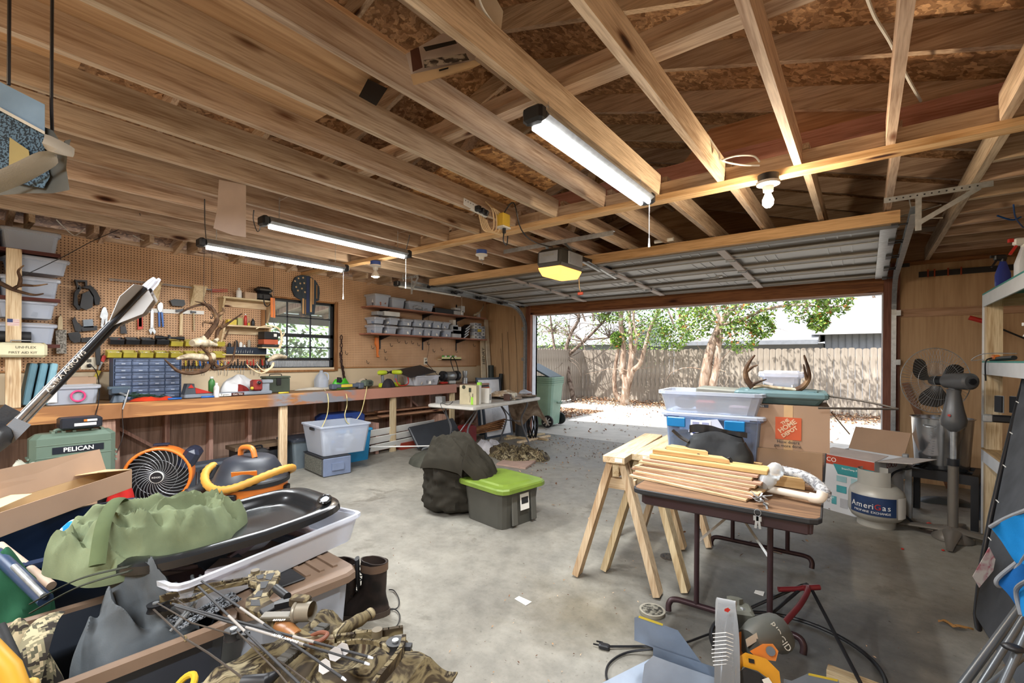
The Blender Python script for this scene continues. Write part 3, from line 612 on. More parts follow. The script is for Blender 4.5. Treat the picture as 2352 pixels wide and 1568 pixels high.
# items on the left end of the bench
for i,dy in enumerate((0,.05,.1)):
 m=MB();m.beam((-5.55,.52+dy*1.2,.925),(-5.55,.57+dy*1.2,1.27),.24,.045,(0,-.95,.2),bev=.008);one('foam_slab',m,M(['#4f7280','#5d8798','#7ba5b4'][i],.6),['darkest blue leaning slab behind the post','middle blue leaning slab on the bench','lightest blue leaning slab beside the clear parts box'][i],'slab','blue slabs leaning at the left end of the bench')
t=storage('parts_box','clear lidded box with pink tape rolls on the bench left end','storage box',(-5.53,.80,.916),.26,.36,.15,0,FROST,CLR,None,[NAVY,M('#5b6c8a',.5),M('#2d3c55',.5)],.94,fh=.75)
m=MB();m.tube([(.13+.002,.03+.045*math.cos(a),.07+.045*math.sin(a))for a in[2*PI*k/16 for k in range(16)]],.008,6,closed=True);P('tape_roll',m,M('#d8417a',.5),t)
m=MB();m.box((.128,-.13,.08),(.004,.06,.11));P('paper_slip',m,PAPER,t)
t=thing('cardboard_tray','small open cardboard tray on top of the clear parts box','cardboard box',(-5.60,.86,1.086),.1);m=tub(.2,.2,.06,1,.003,.001,.002,.002);P('tray_walls',m,CARD,t)
# small bench vise and the drawer cabinet
vs=thing('bench_vise','small grey-blue bench vise with chrome handle at the bench edge','vise',(-5.35,1.09,.914))
m=MB();m.box((0,0,.035),(.09,.11,.07),tx=.6,ty=.6,bev=.006);m.box((-.02,0,.10),(.06,.12,.06),bev=.006);m.box((.05,0,.11),(.03,.12,.05),bev=.005);P('vise_body',m,M('#3d4c5c',.4),vs)
for sx in(-.0,.04):m=MB();m.box((sx,0,.135),(.02,.15,.025),bev=.003);P('jaw',m,M('#5c6c78',.35,.4),vs)
m=MB();m.cyl((.06,0,.09),(.15,.02,.075),.009);m.cyl((.14,.045,.12),(.15,.0,-.05),.006,n=10);P('handle',m,GALV,vs)
cb=thing('drawer_cabinet','blue-grey small parts cabinet with clear drawers on the bench','drawer cabinet',(-5.66,1.37,.914));m=MB()
m.bb(-.08,-.075,-.27,.27,0,.40);m.bb(-.08,.075,-.27,-.262,0,.40);m.bb(-.08,.075,.262,.27,0,.40)
for k in range(7):m.bb(-.08,.075,-.262,.262,k*.0655,k*.0655+.007)
for j in(-.131,0,.131):m.bb(-.08,.075,j-.004,j+.004,.007,.395)
P('housing',m,M('#3a4a66',.45),cb)
for r in range(6):
 for c in range(4):
  y=-.197+c*.131;z=.009+r*.0655;m=MB();m.box((.01,y,z+.027),(.125,.118,.052));m.box((.076,y,z+.044),(.01,.118,.014),mi=0);m.box((.078,y,z+.012),(.004,.03,.012),mi=1);P('drawer',m,[M('#62708a',.2,var=.3,sc=18),M('#9aa5b8',.3)],cb)
# bins hanging on the pegboard
def pbin(y,z,mat,label,group,fill=None):
 t=thing('parts_bin',label,'bin',(XL+.052,y,z),0,group);m=MB();w=.105
 m.add([(-.05,-w/2,0),(.03,-w/2,0),(.03,w/2,0),(-.05,w/2,0),(-.05,-w/2,.075),(.045,-w/2,.045),(.045,w/2,.045),(-.05,w/2,.075),(-.046,-w/2+.006,.072),(.041,-w/2+.006,.045),(.041,w/2-.006,.045),(-.046,w/2-.006,.072),(-.044,-w/2+.008,.006),(.026,-w/2+.008,.006),(.026,w/2-.008,.006),(-.044,w/2-.008,.006)],
  [(3,2,1,0),(0,1,5,4),(1,2,6,5),(2,3,7,6),(3,0,4,7),(4,5,9,8),(5,6,10,9),(6,7,11,10),(7,4,8,11),(8,9,13,12),(9,10,14,13),(10,11,15,14),(11,8,12,15),(12,13,14,15)])
 m.box((.045,0,.047),(.01,w,.008));P('bin_body',m,mat,t)
 if fill:m=MB();rr=random.Random(int(y*100));[m.box((rr.uniform(-.03,.01),rr.uniform(-.03,.03),.04),(.05,.012,.012),(rr.uniform(-.4,.4),rr.uniform(-.6,.6),rr.uniform(0,3)),mi=k%2)for k in range(9)];P('contents',m,fill,t)
YB_=M('#b5a63e',.45)
nl=['leftmost','second','third','fourth','fifth','sixth','seventh','eighth']
for i,px in enumerate((267,303,338,372)):p=onx(px,791,XL+.05);pbin(p.y,p.z,BLK,nl[i]+' black bin in the upper bin row on the pegboard','black bins',[RED,PAPER]if i in(0,3)else[BLK,GRY])
for i,px in enumerate((404,437,470,502)):p=onx(px,795,XL+.05);pbin(p.y,p.z,YB_,nl[i]+' yellow bin in the upper bin row on the pegboard','yellow bins',None)
for i,px in enumerate((261,297,335,370,404,437,470,503)):p=onx(px,821,XL+.05);pbin(p.y,p.z,YB_,nl[i]+' yellow bin in the lower bin row over the drawer cabinet','yellow bins',[PAPER,GRY]if i in(0,2,3,4)else None)
# tools hung on the pegboard
PX=XL+.03
def tool(name,cat,label,parts,t=.018):
 allp=[p for _,pts,_ in parts for p in pts];c=[sum(v)/len(allp)for v in zip(*allp)];b=onx(c[0],c[1],PX);o=thing(name,label,cat,b)
 for nme,pts,mat in parts:traced(nme,pts,mat,'','',t,PX,parent=o)
 m=MB();top=min(allp,key=lambda a:a[1]);q_=onx(top[0],top[1],PX);m.tube([(XL,q_.y,q_.z-.008),(PX+.01,q_.y,q_.z-.008),(PX+.014,q_.y,q_.z+.006)],.003,6);P('peg_hook',m,BLK,o,True)
tool('dust_brush','brush','wood handled brush with grey fluffy head hanging by the shelf end',[('handle',[(133,730),(139,724),(143,732),(143,757),(132,757)],WLZ),('bristles',[(127,759),(152,757),(152,812),(129,812)],patches([(.4,'#6f6a62'),(.6,'#b9b3a8')],60,3,1))],.04)
tool('vise_grips','pliers','chrome locking pliers on the pegboard beside the black tools',[('jaws',[(231,720),(236,705),(243,706),(248,722),(246,732),(236,734),(229,728)],GALV),('handles',[(233,732),(240,734),(236,752),(231,750)],GALV),('lower_handle',[(241,734),(247,730),(245,750),(241,751)],GALV)])
tool('flashlight','flashlight','black flashlight hanging head down below the tape ring',[('barrel',[(278,712),(286,712),(287,748),(279,748)],BLKM),('head',[(276,749),(288,749),(291,766),(276,766)],BLK)],.03)
tool('spirit_level','level','small red spirit level at the left end of the white strip',[('level_body',[(315,706),(327,707),(328,755),(316,757)],M('#c0422c',.5)),('inset',[(318,712),(325,712),(325,750),(318,750)],M('#d8d2cc',.5))],.022)
tool('adjustable_wrench','wrench','chrome adjustable wrench hanging from the white strip',[('shank',[(346,712),(352,712),(352,754),(345,754)],GALV),('jaw_head',[(341,758),(346,753),(353,753),(358,762),(354,768),(350,760),(346,768)],GALV)])
tool('groove_pliers','pliers','slip-joint pliers with blue grips hanging from the white strip',[('jaws',[(361,702),(366,694),(373,696),(374,706),(370,716),(366,717),(362,710)],GALV),('left_grip',[(363,716),(367,717),(368,750),(364,750)],BLU),('right_grip',[(369,716),(374,718),(376,750),(373,751)],BLU)])
tool('claw_hammer','hammer','pale wooden handled hammer on the white strip',[('head',[(404,711),(421,709),(421,716),(404,717)],DMET),('handle',[(413,717),(419,717),(419,770),(412,770)],WLZ)])
tool('tack_hammer','hammer','small thin handled hammer at the right end of the white strip',[('head',[(438,714),(450,715),(450,719),(438,719)],DMET),('handle',[(443,719),(446,719),(447,760),(444,760)],WLZ)])
tool('eyewear_case','case','black glossy eyewear case hanging above the white strip',[('case_body',[(389,690),(400,687),(422,689),(424,699),(419,704),(394,702)],BLK)],.05)
tool('headset','headset','black headset with straps and round pads on the pegboard',[('frame',[(171,643),(199,644),(199,658),(195,658),(194,648),(176,647),(181,664),(177,665)],BLK),('left_pad',[(168,700),(170,672),(182,655),(186,662),(176,680),(178,700),(186,708),(178,712)],BLKM),('mask',[(188,675),(203,668),(213,684),(211,706),(197,712),(182,706)],BLK),('right_pad',[(186,660),(206,655),(220,668),(229,685),(227,700),(217,700),(214,680),(204,664)],BLKM)],.06)
tool('tape_measure','tape measure','black belt tool with clear face hanging beside the brush',[('body',[(165,735),(171,728),(177,740),(186,748),(186,762),(172,760)],BLK),('reel',[(190,734),(212,733),(214,752),(191,752)],M('#7f8a94',.2)),('base',[(185,750),(222,748),(222,758),(188,761)],BLK)],.04)
tool('black_multitool','tool','lumpy black tool set hanging under the belt tool',[('body',[(155,765),(180,761),(185,770),(184,785),(170,788),(160,780)],BLK),('grip',[(186,776),(212,774),(226,776),(228,784),(186,786)],BLKM)],.035)
tool('hand_plane','tool','black glue gun hanging left of the outlet screwdriver',[('body',[(218,800),(228,785),(230,805),(230,838),(221,838)],BLK)],.03)
tool('grip_screwdriver','screwdriver','red and yellow handled screwdriver leaning beside the outlet',[('handle',[(236,814),(244,818),(238,832),(231,828)],RED),('shaft',[(231,830),(236,832),(228,850),(225,848)],GALV),('lower_grip',[(224,850),(232,852),(222,870),(215,866)],YEL)])
m=MB();q0=onx(304,672,PX);m.tube([q0+Vector((0,.03*math.cos(a),.03*math.sin(a)))for a in[2*PI*k/20 for k in range(20)]],.007,8,closed=True);one('tape_ring',m,WHT,'white tape ring on the pegboard above the arrow fletching','tape roll')
traced('wall_strip',[(325,707),(468,714),(468,722),(325,717)],WHT,'white painted strip board holding the hammers','board',.018,XL+.011)
for i,(a,b)in enumerate(((335,373),(440,476))):
 t=thing('wood_bracket',['pale wooden bracket above the white strip, nearer the camera','pale wooden bracket between the first bracket and the upper wall shelf'][i],'bracket',onx((a+b)/2,690,XL+.05),0,None)
 p0,p1=onx(a+4,650+i*9,XL+.1),onx(b-4,650+i*9,XL+.1);m=MB();m.prism([(XL,p0.z),(XL+.13,p0.z),(XL,p0.z-.20)],'Y',p0.y,p0.y+.018);P('side',m,WLZ,t,True)
 m=MB();m.prism([(XL+.13,p0.z),(XL+.115,p0.z-.03),(XL+.002,p0.z-.20),(XL+.002,p0.z)],'Y',p0.y+.018,p1.y);P('face',m,WLZ,t,True)
 m=MB();m.bb(XL,XL+.14,p0.y-.01,p1.y+.01,p0.z+.001,p0.z+.02);P('cap',m,WLY,t,True)
for i,dz in enumerate((0,.012)):cable('rod',[onx(250,643,XL+.08)+Vector((0,0,dz)),onx(345,651,XL+.06)+Vector((0,0,dz)),onx(505,668,XL+.08)+Vector((0,0,dz*.5))],.004,GALV,['upper','lower'][i]+' thin metal cleaning rod lying across the wooden brackets','rod','cleaning rods')
m=MB();[m.tube([onx(486,664+k*2.2,XL+.1),onx(523,664+k*2.0,XL+.1)],.003,5)for k in range(4)];one('red_rods',m,RED,'bundle of thin red rods beside the upper wall shelf','rods')
t=thing('rifle_scope','black rifle scope lying over the upper yellow bins','scope',onx(388,778,XL+.1));a,b=onx(356,774,XL+.11),onx(423,777,XL+.11);ax=(b-a).normalized();m=MB();m.tube([a,a+ax*.06,a+ax*.08,a+ax*.17,a+ax*.2,b],[.02,.019,.012,.012,.018,.02],14);P('scope_tube',m,BLK,t,True);c=a+ax*.12;m=MB();m.cyl(c,c+Vector((0,0,.03)),.012);m.cyl(c,c+Vector((.03,0,0)),.012);P('turret',m,BLK,t,True)
def outlet(px,py,x,label,dark=True):
 p=onx(px,py,x);t=thing('wall_outlet',label,'outlet',p);m=MB();m.box((.004,0,0),(.008,.115 if dark else .075,.115),bev=.002);P('plate',m,M('#d8cfba',.4),t)
 for dz in(-.025,.025):m=MB();m.box((.009,0,dz),(.004,.032,.03));P('socket',m,M('#8f8672' if not dark else '#5b5448',.5),t)
 m=MB();m.box((.025,0,-.022),(.035,.03,.03),bev=.006);P('plug',m,BLK,t)
outlet(204,834,XL,'beige outlet plate with black plug between brush and drawer cabinet');outlet(977,829,XL,'cream outlet plate with plugs near the far end of the bench',False)
cable('electric_cable',[onx(206,835,XL+.06),onx(222,855,XL+.12),onx(228,890,-5.5),onz(226,925,.93),onx(222,942,-5.262),onx(214,975,-5.25)],.004,BLK,'black cord hanging from the left outlet over the bench edge','cable')
cable('electric_cable',[onx(979,833,XL+.06),onx(995,850,-5.7),onx(1010,868,-5.6),onz(1000,880,.925)],.005,BLK,'black cord from the far outlet down to the grinder','cable')
cable('electric_cable',[onx(980,826,XL+.05),onx(985,800,XL+.04),onx(984,780,XL+.04),onx(985,700,XL+.02)],.003,BLK,'black cord rising from the far outlet up the pegboard','cable')
# ---------------- two pale shelves above the bench and the steel socket shelf ----------------
def pale_shelf(z,y0,y1,label,grp):
 t=thing('small_shelf',label,'shelf',(XL,(y0+y1)/2,z-.16),0,grp);m=MB();m.bb(XL+.001,XL+.17,y0,y1,z-.018,z);P('shelf_board',m,WLY,t,True)
 m=MB();m.bb(XL+.001,XL+.02,y0+.03,y1-.03,z-.10,z-.019);P('back_rail',m,WLY,t,True)
 for y in(y0+.012,y1-.03):m=MB();m.prism([(XL+.001,z-.019),(XL+.155,z-.019),(XL+.14,z-.06),(XL+.03,z-.26),(XL+.001,z-.26)],'Y',y,y+.018);P('side_bracket',m,WLZ,t,True)
z1_,z2_=2.015,1.70
pale_shelf(z1_,2.06,2.62,'upper small pale wooden shelf left of the window','small pale shelves');pale_shelf(z2_,2.06,2.60,'lower small pale wooden shelf left of the window','small pale shelves')
bx=XL+.09
bottle('glue_bottle','white squeeze bottle on the upper small shelf',(bx,onx(549,668,bx).y,z1_+.001),.03,.12,WHT,WHT)
m=MB();a=onx(560,668,bx).y;m.box((bx,a+.06,z1_+.04),(.10,.13,.075));one('carton',m,M('#b39a80',.8),'small brown carton between the white bottle and black pouch','box')
t=thing('camera_pouch','black zipped pouch with hanging strap on the upper small shelf','bag',(bx+.01,onx(604,668,bx).y,z1_+.001));m=MB();m.box((0,0,.045),(.12,.17,.09),bev=.02);P('lower_body',m,BLKM,t);m=MB();m.box((0,0,.125),(.13,.18,.07),bev=.025);P('flap',m,BLK,t)
m=MB();m.tube(wire([(.068,.06,.09),(.075,.065,0),(.08,.02,-.07),(.08,-.02,-.05),(.07,-.03,.06)]),.008,6,fl=.4);P('strap',m,BLK,t)
for px,w,h,mat,lb in((531,.09,.06,YEL,'yellow cardboard box open at the left of the lower small shelf'),(549,.05,.085,M('#9a9c60',.5),'grey and yellow carton in the middle of the lower small shelf')):
 y=onx(px,728,bx).y;m=MB();m.box((bx,y,z2_+h/2+.001),(.07,w,h));one('carton',m,mat,lb,'box')
bottle('oil_bottle','white and red slim oil bottle on the lower small shelf',(bx+.02,onx(558,728,bx).y+.02,z2_+.001),.016,.14,RED,WHT)
bottle('dark_bottle','small black bottle on the right of the lower small shelf',(bx,onx(581,728,bx).y,z2_+.001),.02,.09,BLK,BLK)
bottle('tiny_bottle','tiny yellow bottle right of the slim oil bottle',(bx,onx(565,728,bx).y+.03,z2_+.001),.012,.045,YEL,M('#7a2a6a',.4))
sh=thing('socket_shelf','narrow steel tool shelf with blue-black front below the pale shelves','shelf',(XL,2.33,1.36));m=MB();m.bb(XL,XL+.10,2.08,2.60,1.355,1.365);P('tray',m,WLY,sh,True)
m=MB();m.bb(XL+.09,XL+.10,2.12,2.56,1.366,1.45);rr=random.Random(3);[m.cyl((XL+.10,2.2+k*.025,1.41+.01*(k%2)),(XL+.112,2.19+k*.025,1.38),.004,n=6,mi=1)for k in range(9)];P('magnet_front',m,[M('#2b3442',.35,.4),GALV],sh,True)
for i,(y,r,h,mt)in enumerate(((2.24,.02,.15,BLKM),(2.29,.018,.13,WHT),(2.33,.013,.10,WHT),(2.38,.017,.16,M('#9b9484',.6)),(2.17,.018,.12,BLK))):
 m=MB();m.cyl((XL+.05,y,1.367),(XL+.05,y,1.367+h),r);m.cyl((XL+.05,y,1.367+h),(XL+.05,y,1.367+h+.012),r*.6);one('small_jar',m,mt,['black ribbed jar second on the steel tool shelf','white jar beside the ribbed black jar','short white jar in the row of jars','grey tall jar at the right of the jar row','black jar at the left end of the steel tool shelf'][i],'jar')
traced('orange_strap',[(621,683),(631,685),(632,730),(622,728)],ORG,'flat orange strap hanging at the right end of the pale shelves','strap',.01,XL+.2)
yb=onx(615,800,XL+.13).y
for i,(z,h,d,mt,lb)in enumerate(((1.455,.03,.2,BLKM,'black flat case under the orange box by the antler'),(1.487,.06,.17,M('#b5583a',.5),'orange-red box between two black ones by the antler'),(1.549,.09,.17,BLK,'black box with pale square label, topmost by the antler'))):
 m=MB();m.box((XL+.14,yb,z+h/2),(.14,d,h),(0,0,.06*i),bev=.004)
 if i==2:m.box((XL+.213,yb+.05,z+.05),(.002,.035,.035),mi=1)
 one('flat_case',m,[mt,PAPER],lb,'box')
m=MB();m.bb(XL,XL+.21,yb-.1,yb+.12,1.44,1.453);one('box_ledge',m,WLY,'narrow ledge carrying the black and orange boxes','shelf')
# magnetic bar with screwdrivers
p0,p1=onx(418,842,XL+.02),onx(622,838,XL+.02)
m=MB();m.bb(XL+.001,XL+.02,p0.y,p1.y,p0.z-.02,p0.z+.012);one('tool_rail',m,BLK,'long black tool rail below the yellow bins','rail')
rr=random.Random(11);n_=26
for k in range(n_):
 y=p0.y+.03+(p1.y-p0.y-.06)*k/(n_-1);L=rr.uniform(.05,.085);s=rr.uniform(.05,.13);c=[BLU,BLK,BLK,BLU,GALV,BLK,YEL][rr.randrange(7)]if k<12 else[BLK,GALV,BLK,RED,DMET][rr.randrange(5)]
 t=thing('screwdriver','slim hand tool standing in the black rail behind the antlers','screwdriver',(XL+.03,y,p0.z),0,'screwdrivers and picks in the black rail',(rr.uniform(-.12,.12),0,0))
 m=MB();m.lathe([(.001,.005),(.008,.008),(.010,.02),(.007,L*.8),(.009,L),(.001,L+.003)],n=8);P('handle',m,c,t)
 m=MB();m.cyl((0,0,.006),(0,0,-s),.0025,n=6);P('blade',m,GALV,t)
# flag plaque: plain domed board with stars and stripes
pq=thing('wooden_plaque','dark domed wooden plaque with stars and upright blue and tan stripes','plaque',onx(701,680,XL+.02));Y0=onx(670,680,XL+.02).y;Y1=onx(734,680,XL+.02).y;ZT=onx(700,632,XL+.02).z;ZB=onx(704,725,XL+.02).z;W_=Y1-Y0;H_=ZT-ZB
def pq_pt(u,v):return(Y0+u*W_,ZB+v*H_)
out=[(.0,.62),(.02,.78),(.12,.92),(.3,.99),(.6,1.0),(.85,.9),(.98,.75),(1,.6),(.97,.42),(.86,.38),(.8,.05),(.5,.0),(.38,.03),(.33,.38),(.1,.45)]
m=MB();m.prism([pq_pt(*p)for p in out],'X',XL+.005,XL+.028);P('board',m,wood('#26303f','#39424c','Z',name='stained_board',knots=False),pq,True)
for u0,u1,v0,v1,mt in((.50,.60,.08,.97,M('#25355f',.6)),(.64,.70,.10,.95,M('#c9a271',.6)),(.72,.77,.3,.93,M('#b98f60',.6)),(.36,.42,.04,.42,M('#c9a271',.6)),(.45,.49,.03,.4,M('#8a6a44',.6)),(.86,.9,.45,.8,M('#8a6a44',.6))):m=MB();m.prism([pq_pt(u0,v0),pq_pt(u1,v0),pq_pt(u1,v1),pq_pt(u0,v1)],'X',XL+.0282,XL+.031);P('stripe',m,mt,pq,True)
for u,v in((.1,.82),(.22,.9),(.38,.93),(.14,.68),(.28,.78),(.42,.80),(.2,.60),(.34,.66),(.45,.58)):
 c=pq_pt(u,v);m=MB();m.prism([(c[0]+(.016 if k%2==0 else .007)*math.sin(PI*k/5),c[1]+(.016 if k%2==0 else .007)*math.cos(PI*k/5))for k in range(10)],'X',XL+.0282,XL+.031);P('star',m,M('#d8b98c',.6),pq,True)
# hanging antlers with skulls
def hang(px,py,x,ztop=JZ):p=onx(px,py,x);return p
XA=-5.1
def q(px,py,dx=0):return onx(px,py,XA+dx)
def skull(name,pts,r,parent):
 m=MB();m.tube(wire(pts,res=5),r,10,fl=.8);return m
A=thing('antlered_skull','pale deer skull with dark thick antlers hanging on cords, the upper one','antler',q(470,790))
antler('left_beam',[([q(462,788),q(480,765,.02),q(497,740,.04),q(495,722,.05),q(478,700,.06),q(440,705,.05),q(402,727,.04)],.026),([q(495,728,.04),q(512,716,.06),q(511,706,.07)],.02),([q(488,742,.04),q(468,740,.1),q(466,750,.12)],.013),([q(484,712,.05),q(470,698,.08),q(448,692,.1)],.012)],'',A)
antler('right_beam',[([q(498,782,-.05),q(500,760,-.1),q(516,748,-.14),q(530,738,-.16),q(556,720,-.18)],.02),([q(507,754,-.1),q(512,742,-.13),q(514,735,-.15)],.01),([q(516,778,-.1),q(524,760,-.14),q(528,750,-.17)],.009)],'',A)
m=MB();w_=wire([q(441,788,.06),q(460,786,.02),q(478,788),q(497,792,-.03)],res=5);m.tube(w_,[.02+.035*math.sin(PI*min(1,.15+.95*k/(len(w_)-1)))for k in range(len(w_))],12,fl=.85);m.cyl(q(470,779,.02),q(464,772,.02),.024,.018);m.cyl(q(494,784,-.03),q(500,778,-.05),.022,.016);P('skull_bone',m,BONE,A,True)
Bk=thing('antlered_skull','long pale skull with antlers sweeping below, the lower hanging one','antler',q(460,830))
antler('lower_beams',[([q(486,838),q(480,815,.03),q(466,800,.05),q(460,792,.07)],.021),([q(478,838,.02),q(470,850,.05),q(440,857,.07),q(410,852,.08),q(392,838,.08),q(378,825,.08)],.024),([q(490,832,-.05),q(505,845,-.06),q(520,842,-.08),q(533,828,-.1),q(540,800,-.12),q(541,782,-.12)],.017),([q(484,838,0),q(490,848,0),q(506,846,.02),q(516,840,.03),q(505,828,.03)],.012)],'',Bk)
w_=wire([q(406,824,.08),q(430,818,.04),q(460,820),q(488,820,-.03)],res=6);m=MB();m.tube(w_,[.012+.045*(k/(len(w_)-1))**.8 for k in range(len(w_))],12,fl=.8);P('skull_bone',m,BONE,Bk,True)
C_=thing('antlered_skull','smaller skull with pale curved antlers hanging before the window','antler',q(640,820))
def q(px,py,dx=0):return onx(px,py,-5.15+dx)
antler('antler_curve',[([q(642,800),q(647,780,.02),q(643,758,.04),q(625,748,.06),q(605,749,.06),q(588,755,.06)],.013),([q(628,833),q(622,845,.02),q(600,857,.04),q(575,845,.05),q(566,836,.06)],.013),([q(622,845),q(604,850,.03),q(588,834,.04)],.009),([q(644,775,.02),q(652,768,.0),q(652,760,0)],.008)],'',C_,mat=patches([(.3,'#a08a6a'),(.6,'#c9b795')],15,3,.6))
m=MB();w_=wire([q(615,829),q(635,818),q(655,820,-.03)],res=6);m.tube(w_,[.014+.028*math.sin(PI*min(.8,k/(len(w_)-1)))for k in range(len(w_))],12,fl=.7);P('skull_bone',m,BONE,C_,True)
for i,(px,p0y,p1y,x,lb)in enumerate(((468,455,690,-5.08,'black hanging cord with hook holding the upper antlered skull'),(486,480,720,-5.1,'thin hanging cord right of the skull hook cord'),(628,520,742,-5.15,'thin hanging cord holding the smaller skull'))):
 b_=onx(px,p1y,x);m=MB();m.tube([(b_.x,b_.y,JZ),b_],.002,5);m.tube(wire([b_,b_+Vector((0,.012,-.02)),b_+Vector((0,0,-.05)),b_+Vector((0,-.012,-.03))]),.004,6);one('twine',m,BLK,lb,'cord')
# ---------------- on the bench, left to right ----------------
gv=thing('gun_vise','long grey maintenance vise tray with red pad on the bench','gun vise',(-5.42,2.02,.914));m=MB();m.bb(-5.47,-5.35,1.60,2.45,.916,.955,bev=.008);P('tray',m,M('#7d8590',.5),gv,True)
m=MB();m.prism([(1.60,.955),(1.70,.955),(1.685,1.06),(1.625,1.06)],'X',-5.46,-5.36);P('left_upright',m,M('#3f454d',.5),gv,True)
m=MB();m.prism([(1.70,.96),(1.86,.96),(1.70,1.02)],'X',-5.44,-5.38);m.prism([(1.63,1.02),(1.68,1.02),(1.655,1.058)],'X',-5.357,-5.352);P('red_cradle',m,RED,gv,True)
m=MB();m.box((-5.41,2.30,1.02),(.11,.10,.12),bev=.015);m.cyl((-5.41,2.3,1.05),(-5.33,2.3,1.05),.02,mi=1);P('clamp_block',m,[M('#8a2a26',.5),GALV],gv,True)
m=MB();m.box((-5.41,2.385,1.0),(.10,.09,.15),bev=.012);m.box((-5.41,2.40,1.06),(.13,.12,.04),bev=.008);P('clamp_arm',m,M('#868d96',.5),gv,True)
m=MB();m.sph((-5.33,2.30,1.05),.02);P('knob',m,BLK,gv,True)
m=MB();m.bb(-5.352,-5.349,1.9,2.02,.92,.95);P('white_decal',m,PAPER,gv,True);text('Tipton',.03,(-5.3485,1.96,.935),(0,1,0),(0,0,1),BLK,gv)
m=MB();m.bb(-5.352,-5.349,2.025,2.15,.92,.95);P('brown_decal',m,M('#4a2018',.5),gv,True);text('Gun Vise',.026,(-5.3485,2.087,.935),(0,1,0),(0,0,1),PAPER,gv)
bottle('spray_can','white spray can with green band at the front of the bench',(-5.32,1.87,.915),.026,.15,WHT,WHT,neck=.45,band=None);bottle('spray_can','green topped can just behind the white spray can',(-5.42,1.86,.957),.03,.17,M('#3e7a3c',.4),WHT,neck=.5)
m=crumple((-5.60,2.18,.915),.13,.22,.17,.3,4);one('rag',m,cloth('#c9c9c9'),'white crumpled rag heap behind the gun vise','rag')
m=crumple((-5.50,2.17,.915),.06,.09,.10,0,9,30,12);one('red_pouch',m,cloth('#7a2a26'),'dark red pouch against the white rag heap','pouch');m=MB();m.sph((-5.36,2.235,.99),.018);one('yellow_ball',m,YEL,'small yellow ball on the gun vise','ball')
am=thing('ammo_can','olive steel ammunition can on the bench under the window','ammo can',(-5.60,2.60,.914));m=MB();m.box((0,0,.085),(.15,.28,.17),bev=.008);P('can_body',m,M('#414a3e',.5),am);m=MB();m.box((0,0,.182),(.16,.29,.022),bev=.005);P('lid',m,M('#4b5446',.5),am);m=MB();m.tube(wire([(.0,-.07,.195),(0,-.06,.215),(0,.06,.215),(0,.07,.195)]),.005,6);P('handle',m,DMET,am);m=MB();m.box((.083,.0,.13),(.012,.05,.08));P('latch',m,DMET,am)
jg=thing('plastic_jug','empty frosted plastic jug at the back of the bench below the window','jug',(-5.70,3.24,.914));m=MB();loft(m,[loop8(.15,.15,.04,0),loop8(.155,.155,.04,.12),loop8(.12,.12,.04,.18),loop8(.04,.04,.015,.225),loop8(.04,.04,.015,.25)],sm=True);P('jug_body',m,FROST,jg);m=MB();m.tube(wire([(.02,.03,.22),(.06,.06,.2),(.07,.06,.13),(.05,.05,.1)]),.01,8);P('handle',m,FROST,jg)
m=crumple((-5.66,3.52,.915),.08,.13,.12,0,2,40,16,.4);one('green_bag',m,clear(hexc('#5cd83a'),.5,.3,'green_film'),'crumpled bright green plastic bag beside the jug','bag')
lv=thing('laser_level','grey battery tool with yellow label at the bench front','tool',(-5.40,3.42,.914));m=MB();m.box((0,0,.05),(.09,.38,.05),bev=.01);m.box((.0,.2,.045),(.11,.08,.08),bev=.012);m.box((0,-.19,.045),(.1,.07,.07),bev=.012);P('tool_body',m,M('#4b5564',.5),lv);m=MB();m.box((.047,-.02,.055),(.004,.16,.035));P('yellow_plate',m,YEL,lv);m=MB();m.cyl((-.01,-.1,.10),(.0,-.1,.16),.03);m.cyl((.018,-.1,.12),(.02,-.1,.12),.03);P('dial',m,BLK,lv)
t=thing('cordless_sander','green-grey vented power tool lying right of the yellow labelled tool','power tool',(-5.42,3.75,.914));m=MB();m.box((0,0,.07),(.09,.2,.09),(0,.1,.3),bev=.02);P('tool_body',m,M('#59665a',.5),t);m=MB();[m.box((.05,-.06+.02*k,.08),(.005,.008,.05))for k in range(6)];P('vents',m,BLK,t)
for i,(px,py,rx,ry,h,col,lb)in enumerate(((668,888,.05,.3,.03,'#b9b2a6','thin pile of pale gloves and strips left of the battery tool'),(805,886,.06,.06,.09,'#3c3833','small dark cap at the back of the bench'),(822,888,.05,.07,.12,'#b9ab97','cream cloth lump between the dark cap and the drill'),(900,890,.07,.1,.1,'#2f2c30','black and red tool bag lump right of the drill'))):
 p=onz(px,py,.915);p.x=min(p.x,BX-ry*.6-.04);p.x=max(p.x,-5.68);m=crumple(p,ry if False else rx+.02,ry,h,0,i*3+1,32,12);one('bench_clutter',m,cloth(col),lb,['gloves','cap','cloth','tool bag'][i])
dr=thing('cordless_drill','lime green and grey cordless drill standing on the bench','drill',(-5.45,4.04,.914),.2);m=MB();m.box((0,0,.03),(.08,.12,.06),bev=.01);P('battery',m,M('#aebd2a',.45),dr);m=MB();m.beam((0,0,.05),(-.01,-.01,.18),.035,.045,(0,1,0),bev=.01);P('grip',m,GRY,dr);m=MB();m.tube([(0,-.1,.21),(0,-.08,.21),(0,.03,.21),(0,.05,.21)],[.02,.034,.034,.03],14);P('motor_housing',m,M('#b5c72e',.45),dr);m=MB();m.tube([(0,.05,.21),(0,.09,.21),(0,.12,.21)],[.024,.022,.01],12);P('chuck',m,DMET,dr)
dr2=dup(dr,(-5.50,4.30,.914),1.9,'second lime and black drill lying right of the standing drill')
m=MB();m.tube(wire([(-5.38,4.2,1.04),(-5.35,4.23,.95),(-5.36,4.32,.93),(-5.36,4.42,.96),(-5.42,4.46,1.05)]),.008,6);one('red_cable',m,RED,'red jumper cable looped by the second drill','cable')
